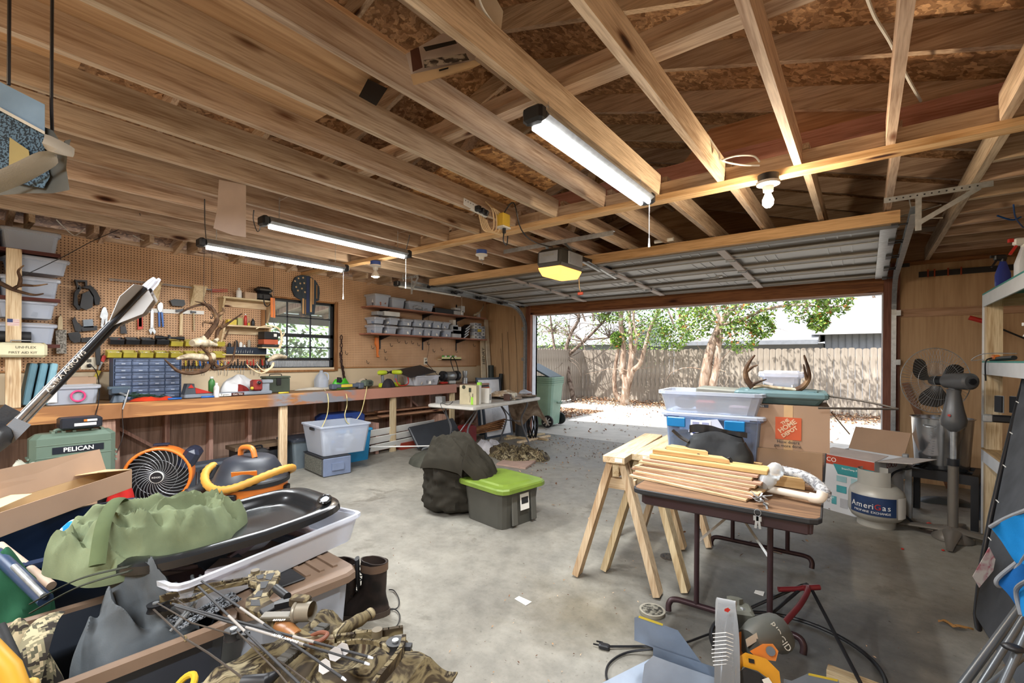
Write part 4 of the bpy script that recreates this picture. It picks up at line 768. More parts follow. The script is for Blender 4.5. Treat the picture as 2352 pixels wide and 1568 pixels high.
cable('extension_cord',[onz(735,886,.93),onx(752,905,BX+.02),onx(752,950,BX+.03),onx(735,990,BX+.04)],.006,M('#cfc188',.6),'pale yellow cord hanging from the bench front, left loop')
cable('extension_cord',[onz(782,880,.93),onx(795,905,BX+.02),onx(797,930,BX+.03),onx(792,955,BX+.03),onx(803,973,BX+.04),onx(828,950,BX+.02),onx(842,893,BX+.02),onz(841,884,.93)],.006,M('#cfc188',.6),'pale yellow cord hanging in a wide loop from the bench, right')
bt=storage('storage_box','open clear box of odds and ends on the bench right','storage box',(-5.53,4.82,.914),.34,.52,.15,0,CLR,None,None,[M('#9a948a',.6),GRY,WHT],.9)
fl=thing('black_flap_panel','dark flat folding panel propped over the open clear box','panel',(-5.55,4.72,1.10));m=MB();m.box((0,0,.03),(.34,.62,.012),(.13,.3,.2),bev=.003);P('panel_board',m,M('#2b2d31',.5),fl)
gr=thing('bench_grinder','grey bench grinder with round end housing at the far bench end','grinder',(-5.50,5.42,.85));m=MB();m.box((0,0,.09),(.14,.16,.06),bev=.01);m.box((0,0,.03),(.12,.14,.06));m.tube([(0,-.11,.19),(0,-.09,.19),(0,.09,.19),(0,.11,.19)],[.06,.075,.075,.06],18);P('motor',m,M('#8b8d8c',.3,.6),gr)
for y in(-.16,.16):m=MB();m.tube([(0,y-.025,.19),(0,y+.025,.19)],.085,20);m.cyl((0,y+(-.026 if y<0 else .026),.19),(0,y+(-.035 if y<0 else .035),.19),.05);P('wheel_guard',m,M('#26282b',.4),gr)
cable('electric_cable',[(-5.48,5.5,1.10),(-5.55,5.48,1.3),(-5.62,5.6,1.36),(-5.68,5.75,1.25),(-5.70,5.85,1.0)],.008,BLK,'thick black cord looping above the bench grinder')
m=MB();m.lathe([(.001,0),(.05,0),(.05,.12),(.03,.13),(.045,.2),(.045,.24),(.001,.24)],(-5.5,5.78,.88),16);one('steel_canister',m,GALV,'steel canister at the far end beside the grinder','canister')
m=MB();m.bb(-5.83,-5.30,5.36,6.2,.86,.9);m.bb(-5.36,-5.31,6.1,6.15,0,.86,0);one('far_shelf',m,WR,'low wooden side shelf continuing past the bench end','shelf')
m=MB();m.bb(-5.5,-5.4,5.15,5.3,.915,.95,bev=.015);one('red_pouch',m,RED,'small red case by the bench grinder','case')
# ---------------- wall shelves with boxes ----------------
for z,lb in((2.085,'upper long wall shelf of reddish boards near the garage door'),(1.692,'lower long wall shelf of reddish boards near the garage door')):
 t=thing('long_shelf',lb,'shelf',(-5.7,5.1,z-.2),0,'long wall shelves');m=MB();m.bb(XL+.012,-5.55,3.90 if z<2 else 3.93,6.42,z-.02,z);P('shelf_board',m,wood('#8a5a48','#b07a66','Y',name='red_shelf',knots=False),t,True)
 for px in(873,971,1048):y=onx(px,790,XL+.01).y;m=MB();m.bb(XL,XL+.012,y-.01,y+.01,z-.22,z+.22);m.prism([(XL+.012,z-.021),(XL+.25,z-.021),(XL+.25,z-.028),(XL+.012,z-.09)],'Y',y-.006,y+.006);P('bracket',m,BLK,t,True)
XS=-5.57
def wbox(a,b,top,z,lb,grp=None,mat=None,depth=.26,lid=True,fill=None,gap=0):
 y0_,y1_=onx(a,700,XS).y,onx(b,700,XS).y;h=onx(a,top,XS).z-z
 if mat:m=MB();m.box((XS-depth/2,(y0_+y1_)/2,z+h/2+.001),(depth,y1_-y0_,h),bev=.003);return one('small_box',m,mat,lb,'box',grp)
 return storage('storage_box',lb,'storage box',(XS-depth/2,(y0_+y1_)/2,z+.001),depth,y1_-y0_,h-.015,0,FROST,CLR,grp,fill,.9,c=.012)
F1=[M('#8a5a4a',.6),M('#d8d8d8',.6),M('#4a4a52',.6)]
wbox(862,897,673,2.085,'large clear box with mixed contents, leftmost on the upper long shelf','clear boxes on the upper long shelf',None,.27,True,F1);wbox(901,932,682,2.085,'clear box with white papers, middle of the upper long shelf','clear boxes on the upper long shelf',None,.24,True,[PAPER,M('#9aa0aa',.6)]);wbox(939,998,690,2.085,'long clear box, rightmost of three on the upper long shelf','clear boxes on the upper long shelf',None,.2,True,[M('#8d8f96',.6),GRY])
od=['first','second','third','fourth','fifth','sixth','seventh'];FL=[M('#5a6a84',.6),PAPER,M('#39414e',.6)]
for r,cols,z,tp in(('lower',((861,883),(891,914),(926,948),(952,975),(977,993),(994,1014),(1022,1040)),1.692,(745,748,750,752,754,755,756)),('upper',((861,885),(896,918),(927,949),(953,975),(978,995),(997,1017),(1018,1035)),1.692+.128,(727,729,732,733.5,735,737,739))):
 for i,((a,b),tpx)in enumerate(zip(cols,tp)):wbox(a,b,tpx,z+(.012 if r=='upper' else 0),'%s clear shoebox from the left in the %s row of the lower long shelf'%(od[i],r),'clear shoeboxes on the lower long shelf',None,.24 if i<2 else .19,True,FL)
wbox(867,880,714,1.692+.265,'small grey box on top of the first shoebox',None,M('#8b8d90',.6),.15);wbox(884,919,714,1.692+.265,'larger pale grey carton on top of the second shoebox',None,M('#c2c2bf',.7),.17)
wbox(1000,1046,706,2.085,'long low black case on the upper long shelf',None,BLK,.2)
for i,(a,b,tpy,z)in enumerate(((1042,1057,713,2.086),(1058,1065,714,2.086),(1045,1058,706,2.17),(1060,1068,702,2.14))):wbox(a,b,tpy,z,['pale box at the lower left','pale box at the lower right','pale box at the upper left','pale box at the upper right'][i]+' of the small stack on the upper long shelf','pale boxes on the upper long shelf',M('#b8b8b8',.6),.1)
antler('antler',[([onx(1088,724,-5.62),onx(1100,718,-5.6),onx(1109,706,-5.62),onx(1111,697,-5.66)],.02)],'pale curved horn standing at the far end of the upper long shelf',mat=BONE)
m=MB();m.cyl((-5.66,6.30,2.087),(-5.66,6.30,2.17),.035);m.cyl((-5.66,6.30,2.17),(-5.66,6.30,2.19),.03);one('glass_jar',m,CLR,'small clear jar at the right end of the upper long shelf','jar')
rr=random.Random(5);k=0;y=onx(1036,770,XS).y
for z in(1.693,1.756):wbox(1041,1060,[758,757][0]if z<1.7 else 749,z,['silver flat box at the bottom beside the seventh shoebox','silver flat box resting on another beside the seventh shoebox'][0 if z<1.7 else 1],None,M('#a8abae',.5),.15)
m=MB();m.box((XS-.08,onx(1046,750,XS).y,1.87),(.16,.13,.08));one('small_box',m,M('#9fa3a6',.5),'grey box above the silver flat boxes','box')
m=MB();m.box((XS-.08,onx(1046,750,XS).y+.01,1.955),(.1,.06,.085));one('small_box',m,M('#cfcac0',.6),'tall cream box standing on the grey box','box')
for i in range(4):
 yy=onx(1070,750,XS).y;m=MB();m.box((XS-.06,yy+.015*i,1.73+.052*i),(.14,.16,.035),(.55,0,0),bev=.003);m.box((XS+.012,yy+.015*i,1.73+.052*i),(.003,.13,.02),(.55,0,0),mi=1);one('slanted_case',m,[BLK,M('#aeb1b5',.4)],['lowest','second lowest','second highest','topmost'][i]+' of the slanting black cases on the lower long shelf','case','slanting black cases')
ym=onx(1089,750,XS).y
for c in range(3):
 for r in range(5-(c==2)):
  h=[.06,.065,.05,.055,.05][r];z=1.693+[0,.062,.129,.181,.238][r];m=MB();m.box((XS-.05,ym+.045+c*.105,z+h/2),(.1,.095,h-.002),bev=.002);cc=YEL if(c,r)==(1,2)else[M('#c9c9c4',.6),M('#b7bcc4',.6),M('#8e949c',.6)][(c+r)%3]
  m.box((XS+.0005,ym+.045+c*.105,z+h/2),(.002,.05,h*.4),mi=1);one('cartridge_box',m,[cc,M('#50545c',.6)if cc is not YEL else YEL],'%s box in the %s column of the small box stack at the shelf end'%(['bottom','second','third','fourth','top'][r],['left','middle','right'][c]),'box','small boxes stacked at the shelf end')
# things hooked on the far pegboard
traced('orange_tie_down',[(862,775),(869,775),(870,797),(868,812),(871,820),(866,820),(865,798),(861,790)],ORG,'orange tie-down hanging below the lower long shelf','strap',.02,XL+.03)
m=MB();rr=random.Random(2)
cp=[onx(784,775+k*9,XL+.04)for k in range(8)]+[onx(787+k,845+k*6,XL+.06)for k in range(5)]
for i,p in enumerate(cp):m.tube([p+Vector((.012*math.cos(a)if i%2 else 0,0 if i%2 else .016*math.cos(a),.034*math.sin(a)))for a in[2*PI*k/10 for k in range(10)]],.006,6,closed=True)
one('rusty_chain',m,M('#3a2620',.6,.4),'rusty brown chain hanging beside the window','chain')
m=MB();m.tube([onx(781,810,XL+.02),onx(790,870,XL+.05)],.014,6);one('chain_strap',m,M('#3f2c26',.8),'dark worn strap hanging under the rusty chain','strap')
hk=None
for i,(px,py)in enumerate(((853,796),(882,805),(896,791),(913,782),(930,785),(945,785),(959,790),(994,804),(1046,805),(1087,792),(842,830),(884,822),(793,809),(1013,801),(981,788))):
 p=onx(px,py,XL)
 if hk is None:m=MB();m.tube(wire([(0,0,.02),(.01,0,0),(.012,0,-.02),(.03,.012,-.03),(.045,.014,-.01)]),.0035,6);hk=one('peg_hook',m,BLK,'empty bent wire hook on the far pegboard','hook','empty hooks on the far pegboard',w=False);hk.location=p
 else:dup(hk,p)
pr=onx(1020,824,XL);t=thing('small_rack','small white ledge with green and yellow items above the grinder','rack',(XL,pr.y,pr.z));m=MB();m.bb(XL+.001,XL+.1,pr.y-.15,pr.y+.33,pr.z-.02,pr.z);m.bb(XL+.095,XL+.1,pr.y-.15,pr.y+.33,pr.z-.02,pr.z+.035,1);P('ledge',m,[WLY,M('#d8d69a',.5)],t,True)
m=MB();[m.sph((XL+.06,pr.y-.08+.06*k,pr.z+.04),.022,mi=k%2)for k in range(6)];P('green_knobs',m,[M('#3fa83f',.5),WHT],t,True)
# the far corner: boards, roll, rods
for i,(a,b,w_,tt,mt,lb)in enumerate((((1104,920),(1119,782),.12,.02,M('#d9cdb4',.7),'long cream printed carton leaning in the far corner'),((1145,905),(1123,735),.09,.03,M('#cfc8b8',.6),'tall pale board leaning right of the printed carton'))):
 p0=onz(a[0],960,0);p0=onx(a[0],980,-5.6);p0.z=0.0;p1=onx(b[0],b[1],XL+.06);p1.y=[6.56,6.66][i];p0=Vector((-5.55,[6.40,6.60][i],.01));m=MB();m.beam(p0,p1,w_,tt,(1,0,0));o=one('leaning_board',m,mt,lb,'board')
 if i==0:
  dd=(p1-p0).normalized();c=p0+(p1-p0)*.82;text('HENRY',.10,c+Vector((.02,0,0)),dd,Vector((0,-1,0)),BLK,None,True);bpy.data.objects[-1]if False else None
for ob in list(bpy.data.objects):
 if ob.name.startswith('lettering')and ob.parent is None:cart=[o2 for o2 in bpy.data.objects if o2.name=='leaning_board'][0];ob.parent=cart;ob.location=-cart.location if False else(ob.location-cart.location)
m=MB();m.tube([(-5.45,6.45,.01),(-5.62,6.62,1.2)],.055,16);one('dark_roll',m,M('#2a3434',.6),'dark green rolled mat standing in the far corner','roll')
m=MB();m.tube([(-5.35,6.5,.01),(-5.4,6.66,1.05)],.04,14);one('dark_roll',m,M('#1e2426',.6),'shorter black roll standing in the far corner','roll')
for i,(a,b)in enumerate(((1153,765),(1166,762),(1182,725),(1150,800))):
 p1=ony(a,b,YB-.01);p0=Vector((p1.x+.06+.03*i,YB-.06,0.005));m=MB();m.tube(wire([p0,(p0+p1)/2+Vector((.03,0,0)),p1]),.003,5);one('thin_rod',m,M('#5a4630',.6),'thin dark rod leaning on the tan wall in the far corner','rod','thin rods in the far corner')
# ---------------- in front of and under the bench ----------------
cr=storage('crate','dark plastic crate carrying the green hard case','crate',(-5.02,.76,.001),.4,.55,.29,0,M('#22262c',.5),M('#22262c',.5))
pc=thing('hard_case','sage green hard case standing upright below the bench','case',(-5.02,.745,.312))
m=MB();m.box((0,0,.21),(.17,.50,.42),bev=.035);P('shell',m,M('#5d6f62',.45,var=.06),pc)
m=MB();m.box((.083,0,.335),(.012,.44,.004));m.box((.083,0,.24),(.012,.44,.004));[m.box((0,y,.41+.012),(.10,.02,.024))for y in(-.12,-.06,.0,.11,.17)];[m.box((.0,s*.255,z),(.12,.012,.012))for s in(-1,1)for z in(.16,.2,.24)];m.tube(wire([(.0,-.1,.42),(0,-.09,.44),(0,.09,.44),(0,.1,.42)]),.012,8);P('ribs',m,M('#6b7d6f',.45),pc)
m=MB();m.box((.086,.02,.288),(.006,.30,.052));P('name_plate',m,M('#151b26',.4),pc);text('PELICAN',.046,(.0895,.02,.288),(0,1,0),(0,0,1),WHT,pc,False,bold=.001)
kc=thing('tool_case','flat black tool case with white and orange label on top of the green case','case',(-5.0,.78,.757));m=MB();m.box((0,0,.045),(.17,.25,.085),bev=.012);P('case_body',m,M('#1c2029',.4),kc);m=MB();m.box((.087,.02,.035),(.003,.13,.022));m.box((.087,.06,.065),(.003,.06,.016));m.box((.088,.02,.065),(.003,.02,.016),mi=1);P('case_label',m,[PAPER,ORG],kc)
m=crumple((-4.82,.5,.30),.28,.22,.20,.3,3,50,18,.4);one('light_cloth',m,cloth('#a9a89a'),'pale grey-green cloth heap behind the open cardboard box','cloth')
m=MB();m.bb(-5.0,-4.5,.25,.8,.02,.30);
one('carton',m,CARD,'brown carton under the pale cloth heap','box')
m=MB();[m.tube([(-4.62+.03*j,.72+.05*math.cos(a)+j*.07,.50+.04*math.sin(a))for a in[2*PI*k/14 for k in range(14)]],.016,8,closed=True)for j in range(2)];one('black_hose',m,BLK,'coiled black hose loops over the pale cloth','hose')
m=crumple((-4.80,1.0,.0),.09,.10,.30,0,6,40,16,.3);one('red_bag',m,cloth('#b32a26'),'red bag with black strap between the carton and orange blower','bag')
# orange air mover
am=thing('air_mover','orange and black drum blower with curved grille on a black stand','fan',(-4.95,1.28,.0),1.08) # faces local -Y
R_=.25;m=MB();Rz=Matrix.Rotation(PI/2,3,'X');m.lathe([(R_*.93,-.005),(R_,.0),(R_*1.02,.03),(R_*.98,.2),(R_*.8,.28),(R_*.3,.3),(.001,.3)],(0,0,.27),40,R=Matrix.Rotation(-PI/2,3,'X'));P('drum',m,M('#d9742c',.4),am)
m=MB();m.tube([(R_*.985*math.cos(a),-.004,.27+R_*.985*math.sin(a))for a in[2*PI*k/40 for k in range(40)]],.013,8,closed=True);P('orange_rim',m,M('#e07a2a',.4),am)
m=MB();m.lathe([(.001,.05),(R_*.9,.06),(R_*.93,.03)],(0,0,.27),32,R=Matrix.Rotation(-PI/2,3,'X'));P('inner_well',m,BLK,am)
m=MB()
for k in range(30):
 a0=2*PI*k/30;m.tube([((.05+(R_*.94-.05)*t)*math.cos(a0+.9*t),-.012-.012*math.sin(PI*t),.27+(.05+(R_*.94-.05)*t)*math.sin(a0+.9*t))for t in[i/7 for i in range(8)]],.0035,5)
m.tube([(.15*math.cos(a),-.018,.27+.15*math.sin(a))for a in[2*PI*k/30 for k in range(30)]],.002,4,closed=True);P('grille',m,M('#8d8f92',.35,.5),am)
m=MB();m.cyl((0,-.03,.27),(0,.0,.27),.052,n=24);m.cyl((0,-.0305,.27),(0,-.034,.27),.046,n=24,mi=1);P('hub',m,[WHT,BLK],am);text('RIDGID',.02,(0,-.0345,.27),(1,0,0),(0,0,1),WHT,am,False)
m=MB();m.tube(wire([(-.2,-.08,.012),(.24,-.08,.012),(.30,-.06,.03),(.28,.1,.26)]),.014,8);m.tube(wire([(-.2,-.08,.012),(-.3,-.06,.03),(-.28,.1,.26)]),.014,8);m.box((0,.1,.02),(.3,.25,.03),bev=.01);P('stand',m,BLK,am)
m=MB();m.box((.0,.12,.535),(.12,.06,.02),bev=.006);m.box((.22,.12,.40),(.12,.26,.2),(0,.5,0),bev=.03);P('cord_wrap',m,M('#22283a',.4),am)
dk=thing('hard_case','long dark grey-blue hard case lying behind the blower','case',(-5.42,1.90,0));m=MB();m.box((0,0,.12),(.22,.62,.235),bev=.02);P('shell',m,M('#39404a',.55,var=.15),dk);m=MB();[m.box((.113,y,.17),(.01,.05,.04))for y in(-.15,.15)];P('latch',m,DMET,dk)
dk2=thing('tool_case','small black case beside the long dark case','case',(-5.36,2.30,0),.15);m=MB();m.box((0,0,.16),(.2,.18,.31),bev=.03);P('shell',m,BLKM,dk2);m=MB();m.tube(wire([(0,-.05,.31),(0,-.04,.34),(0,.04,.34),(0,.05,.31)]),.01,6);P('handle',m,BLK,dk2)
st=thing('step_stool','dark plank step with worn top under the bench','stool',(-5.55,2.36,0));m=MB();m.bb(-.13,.13,-.27,.27,.30,.34);P('top_board',m,wood('#4a3a2c','#6d5a45','Y',name='old_board'),st)
for y in(-.24,.2):m=MB();m.bb(-.11,.11,y,y+.035,0,.2995);P('side_board',m,M('#2f2822',.7),st)
m=MB();m.bb(-.02,.1,-.2,.2,.05,.25);P('dark_panel',m,BLKM,st)
gt=storage('storage_tote','grey tote with dark lid behind the wooden bench post','tote',(-5.52,2.92,0),.42,.5,.34,0,M('#5c666c',.45),M('#2a2f38',.45))
pt=thing('paint_tote','long blue-grey tote lid','tote',(0,0,0))if False else None
bl=storage('storage_tote','bright blue tote under the navy case behind the clear bin','tote',(-5.33,3.42,0),.40,.46,.40,0,M('#1f86bd',.45),M('#2a8fc4',.45))
nv=thing('cooler_bag','navy blue moulded case on top of the bright blue tote','case',(-5.50,3.40,.425));m=MB();m.box((0,0,.09),(.36,.56,.18),bev=.04);P('case_body',m,M('#243a74',.4),nv);m=MB();m.box((.18,0,.11),(.02,.12,.05),bev=.008);P('latch',m,M('#1d2c5c',.4),nv)
fb=thing('file_box','grey two tone file drawer box under the clear bin','box',(-5.0,2.92,0),-.12);m=MB();m.box((0,0,.105),(.54,.32,.20),bev=.012);P('shell',m,M('#4c4e50',.5),fb);m=MB();m.box((.275,0,.105),(.02,.32,.2),bev=.006);m.box((.29,0,.105),(.02,.14,.08));P('drawer_front',m,M('#6b7790',.45),fb);m=MB();m.box((0,-.162,.105),(.46,.006,.17));P('speckled_side',m,patches([(.4,'#55564f'),(.6,'#74746c')],90,2,.7),fb);m=MB();m.box((0,0,.209),(.55,.33,.008));P('black_trim',m,BLK,fb)
cb_=storage('storage_bin','tall open clear bin with bottles on the grey file box','storage bin',(-5.02,3.05,.218),.58,.62,.34,-.12,FROST,None,None,None,.85)
m=MB();m.box((.05,-.312,.30),(.12,.012,.03),bev=.005);P('black_handle',m,BLK,cb_)
for i,(x,y,r,h,mt)in enumerate(((-.1,-.16,.04,.2,GALV),(.02,-.15,.045,.22,WHT),(.15,-.1,.03,.18,M('#3a8ac8',.4)),(.1,.1,.05,.24,WHT),(-.12,.1,.04,.15,M('#2c4c7c',.4)),(.16,.14,.035,.2,WHT))):
 c,s=math.cos(-.12),math.sin(-.12);bottle('spray_can',['silver can at the left','white bottle at the front','blue can at the right front','tall white bottle at the back','dark blue can at the back','white can at the right'][i]+' inside the tall clear bin',(-5.02+c*x-s*y,3.05+s*x+c*y,.224),r,h,mt,WHT)
cable('curtain_rod',[onz(660,1027,.10),onz(860,1026,.16),onz(1062,1022,.16)],.009,WHT,'long thin white rod lying across behind the clear bin','rod')
# lumber and boards under the bench
rr=random.Random(4)
for i in range(9):
 x=-5.72+(i%3)*.11;z=.42+.03*(i//3)if i<5 else .03+.05*(i-5);y0=3.75+rr.uniform(0,.35);L=rr.uniform(1.6,2.0)
 if i<5:z=.44+.028*i
 m=MB();m.beam((x,y0,z),(x+rr.uniform(-.05,.05),y0+L,z+rr.uniform(-.005,.005)),.10,.024);one('lumber',m,[WLY,WJ,WR][i%3]if False else wood('#8a6248','#b58d6c','Y',name='old_lumber'),['lowest','second','third','fourth','top','floor level first','floor level second','floor level third','floor level fourth'][i]+' board of the lumber pile under the right half of the bench','board','lumber under the bench')
for y_,lb in((3.85,'nearer low wooden rest holding lumber under the bench'),(5.15,'farther low wooden rest holding lumber under the bench')):m=MB();m.bb(-5.78,-5.35,y_,y_+.05,0,.43);one('lumber_rest',m,WR,lb,'support')
for i,z in enumerate((.30,.20,.10)):
 m=MB();m.beam((-5.33+.02*i,3.72,z),(-5.38+.02*i,4.95-.1*i,z+.02),.014,.095,(.35,0,1));one('white_trim_board',m,WHT,['top','middle','lowest'][i]+' white trim board lying behind the second bench post','board','white trim boards')
tv=thing('flat_screen','old black flat screen leaning against lumber beyond the second bench post','television',(-5.12,4.75,.02),0);m=MB();m.beam((-.02,-.42,.16),(.05,.42,.22),.36,.05,(.75,.0,.6),bev=.012);P('screen_body',m,M('#33363b',.35),tv);m=MB();m.beam((.14,-.38,.015),(.20,.38,.075),.02,.055,(.75,0,.6));P('silver_edge',m,GALV,tv)
m=MB();m.bb(-5.6,-5.30,4.25,4.6,.001,.10);one('red_crate',m,M('#8a3423',.6),'low red-brown crate behind the second bench post','crate')
m=MB();m.bb(-5.1,-4.85,5.15,5.4,.001,.28,bev=.03);one('red_tool',m,M('#7a1e20',.5),'dark red toolbox below the far bench end','toolbox')
for i in range(5):
 m=MB();m.beam((-5.4+.05*i,4.9+.12*i,.01+.03*i),(-4.85+.02*i,6.0,.16+.04*i),.08,.02);one('scrap_board',m,wood('#7a5236','#b08058','X',name='scrap'),'%s loose scrap board behind the white folding table'%od[i],'board','scrap boards behind the folding table')
# white folding table by the far left wall
TX=thing('folding_table','white plastic folding table with curved grey legs near the garage door','table',(-4.29,5.02,0),.117)
m=MB();loft(m,[loop8(.74,1.80,.05,.69),loop8(.76,1.83,.06,.70),loop8(.76,1.83,.06,.728),loop8(.74,1.81,.06,.735)]);P('tabletop',m,M('#c9c7c0',.5),TX)
for sy in(-1,1):
 for sx in(-1,1):
  m=MB();m.tube(wire([(sx*.26,sy*.66,.69),(sx*.24,sy*.68,.60),(sx*.14,sy*.70,.42),(sx*.17,sy*.70,.25),(sx*.28,sy*.72,.01)]),.013,8);P('leg',m,M('#6f7074',.35,.5),TX)
 m=MB();m.tube([(-.14,sy*.70,.36),(.14,sy*.70,.36)],.009,6);m.tube([(0,sy*.70,.36),(0,sy*.25,.685)],.009,6);P('brace',m,M('#6f7074',.35,.5),TX)
c_,s_=math.cos(.117),math.sin(.117)
def tt(x,y,z=.737):return(-4.29+c_*x-s_*y,5.02+s_*x+c_*y,z)
ck=thing('product_carton','tall beige product carton with lime green corner on the white table','carton',tt(.12,-.62),.3);m=MB();m.box((0,0,.125),(.24,.16,.25),mi=0);P('carton_body',m,M('#b7ad8f',.6),ck);m=MB();m.box((.1215,.035,.125),(.003,.06,.25));P('white_side',m,PAPER,ck);m=MB();m.box((.1,.06,.265),(.05,.05,.04));m.box((.06,-.0815,.05),(.03,.003,.1));P('green_flap',m,M('#8fc83a',.5),ck)
m=MB();m.cyl((-.06,-.081,.225),(-.06,-.084,.225),.025,n=20);m.box((.03,-.0815,.19),(.035,.003,.055));m.tube([(.03,-.082,.16),(.02,-.082,.13),(.035,-.082,.11),(.03,-.082,.03)],.002,4);m.box((.07,-.0815,.12),(.008,.003,.05));P('printed_tool',m,M('#2a2f20',.5),ck)
for i,(x,y,w,d,h,mt,lb)in enumerate(((-.02,-.36,.12,.10,.19,M('#3f3d3e',.5),'dark grey box behind the small white box on the white table'),(.20,-.38,.13,.08,.20,PAPER,'small white product box standing on the white table'),(.25,.10,.10,.07,.09,M('#4a3128',.6),'small dark brown box on the white table'),(.26,.24,.09,.10,.10,M('#c4bfb0',.6),'cream small box on the white table before the hide'),(-.28,-.75,.10,.10,.09,GALV,'silver can group at the near left of the white table'))):
 m=MB();m.box((0,0,h/2),(w,d,h),bev=.004);m.box((w/2+.0005,0,h*.4),(.002,d*.5,h*.4),mi=1);o=one('small_box',m,[mt,M('#7b7b78',.6)],lb,'box',w=False,loc=tt(x,y));o.rotation_euler=(0,0,.25)
oc=thing('orange_case','open case with orange inside and dark rounded rim on the white table','case',tt(-.0,-.12),.2);m=MB();m.beam((0,-.16,.11),(0,.16,.11),.03,.22,(-.25,0,1),bev=.02);P('shell',m,M('#3d3a38',.6),oc);m=MB();m.beam((.02,-.13,.11),(.02,.13,.11),.012,.17,(-.25,0,1),bev=.01);P('orange_lining',m,M('#b8542a',.7),oc)
HIDE=patches([(.3,'#75675a'),(.5,'#9b8a7a'),(.7,'#bdb0a0')],9,5,.95,name='hide');FUR=patches([(.3,'#8a7458'),(.5,'#b39c80'),(.7,'#d9cfc0')],16,5,1)
def hid(u,v):
 y=.15+u*1.02;x=-.30+v*(.62+.06*math.sin(u*14));over=max(0,y-.90);z=.02+.035*noise.noise(Vector((u*5,v*5,2)))+.02*abs(math.sin(v*9+u*4));
 if over>0:z=.02-over*1.65*(1+.22*math.sin(v*7));y=.93+.03*math.sin(v*8)+over*.75
 return Vector(tt(x,y,.745+z))
m=MB();m.thick(hid,34,20,.008);hd=one('deer_hide',m,HIDE,'tanned hide draped over the far end of the white table','hide')
m=crumple(tt(.0,.38,.785),.14,.30,.06,.1,5,40,14,.5);one('fur_roll',m,FUR,'pale fur pieces lying on the white table','fur')
m=crumple(tt(.2,.72,.80),.08,.12,.05,.1,8,30,12,.5);one('clear_wrap',m,FROST,'crumpled clear plastic wrap on the hide','plastic wrap')
# framed picture leaning, second frame behind
for i,(p,q_,lb)in enumerate((((-4.95,5.72),(-4.92,6.38),'large framed white print leaning below the white table'),((-5.28,5.95),(-5.22,6.5),'framed print standing behind, showing above the white table'))):
 fr_=thing('picture_frame',lb,'picture',((p[0]+q_[0])/2,(p[1]+q_[1])/2,0));a,b=Vector((*p,.0)),Vector((*q_,.0));hz=.70 if i==0 else 1.0;up=Vector((-.10,0,hz));c0=(a+b)/2+up/2;ln=(b-a).normalized();n_=ln.cross(up).normalized();
 if n_.x<0:n_=-n_
 L=(b-a).length;m=MB();m.beam(a+up*.025,b+up*.025,.03,.035,up);m.beam(a+up*.975,b+up*.975,.03,.035,up);m.beam(a,a+up,.03,.035,ln);m.beam(b,b+up,.03,.035,ln);P('frame_rim',m,M('#303a46',.4),fr_,True)
 m=MB();m.beam(a+up*.5,b+up*.5,.008,up.length*.94,up);P('print_sheet',m,M('#d5d7da',.3),fr_,True)
 if i==0:m=MB();[m.beam(a+ln*.2+up*(.2+.03*k)+n_*.006,a+ln*(.5+.03*(k%3))+up*(.2+.03*k)+n_*.006,.002,.006,up)for k in range(17)];P('printed_lines',m,M('#a9abb0',.6),fr_,True);m=MB();c=a+ln*.2+up*.86+n_*.012;m.tube([c,c+ln*.14,c+ln*.14+up*.12,c+up*.12],.007,6,closed=True);P('black_clip',m,BLK,fr_,True)
m=MB();rr=random.Random(9)
for k in range(7):a=2*PI*k/7;m.tube(wire([(-4.35+.06*math.cos(a),6.2+.06*math.sin(a),.0),(-4.35+.1*math.cos(a+1),6.2+.08*math.sin(a+1),.25),(-4.35+.04*math.cos(a+2),6.2+.05*math.sin(a+2),.5)]),.012,6)
one('folded_tripod',m,M('#1c1c1e',.3,.4),'bundle of black chair frames below the far table end','frame')
m=MB();m.cyl((-4.62,6.25,0),(-4.62,6.25,.55),.10,n=20);one('grey_cylinder',m,M('#3c4046',.5),'dark grey cylinder behind the far table legs','canister')
cable('wire_antenna',[onz(1040,922,.74),onz(1030,930,.735),(-4.33,4.10,.74),(-4.1,4.07,.45),(-4.25,4.1,.2)],.004,BLK,'thin dark cable draped off the near end of the white table')
# floor clutter near the white table
m=crumple((-3.75,4.95,.0),.50,.28,.085,.15,12,90,26,.9,9,rid=1.6);one('camouflage_bundle',m,CAMO,'heap of brown camouflage netting on the floor beyond the green lidded tote','camouflage suit')
ln_=[onz(*p)for p in((1140,1068),(1207,1078),(1232,1060),(1170,1050))];m=MB();m.prism([(p.x,p.y)for p in ln_],'Z',.002,.022);one('floor_board',m,M('#a58a7c',.6),'pinkish square board lying flat beside the camouflage heap','board')
m=crumple((-4.22,4.9,.0),.22,.28,.13,0,14,44,16,.6);one('plastic_bag',m,clear((.9,.88,.92),.45,.3,'thin_film'),'crumpled thin clear plastic bag under the white table','bag')
m=crumple((-4.3,3.95,0),.30,.25,.14,0,15,44,16,.3);one('grey_mat',m,cloth('#4a4a42'),'dark olive mat heap behind the black duffel bag','mat')
for i,(a,b)in enumerate((((1160,1010),(1250,998)),((1190,1018),(1262,1003)),((1165,1003),(1215,1010)),((1205,1004),(1258,1012)))):p,q_=onz(*a),onz(*b);m=MB();m.beam(p+Vector((0,0,.018+.0*i)),q_+Vector((0,0,.018)),.05,.03);one('wood_scrap',m,WL,['longest pale scrap stick near the left door jamb','second pale scrap stick near the left door jamb','short pale stick by the far table leg','crossing pale stick beside the camouflage heap'][i],'wood scrap')
cable('hanger_bar',[onz(985,1030,.05),onz(1062,1024,.05),onz(1068,1016,.08)],.014,BLK,'black flat metal bar on the floor below the white table','metal bar')
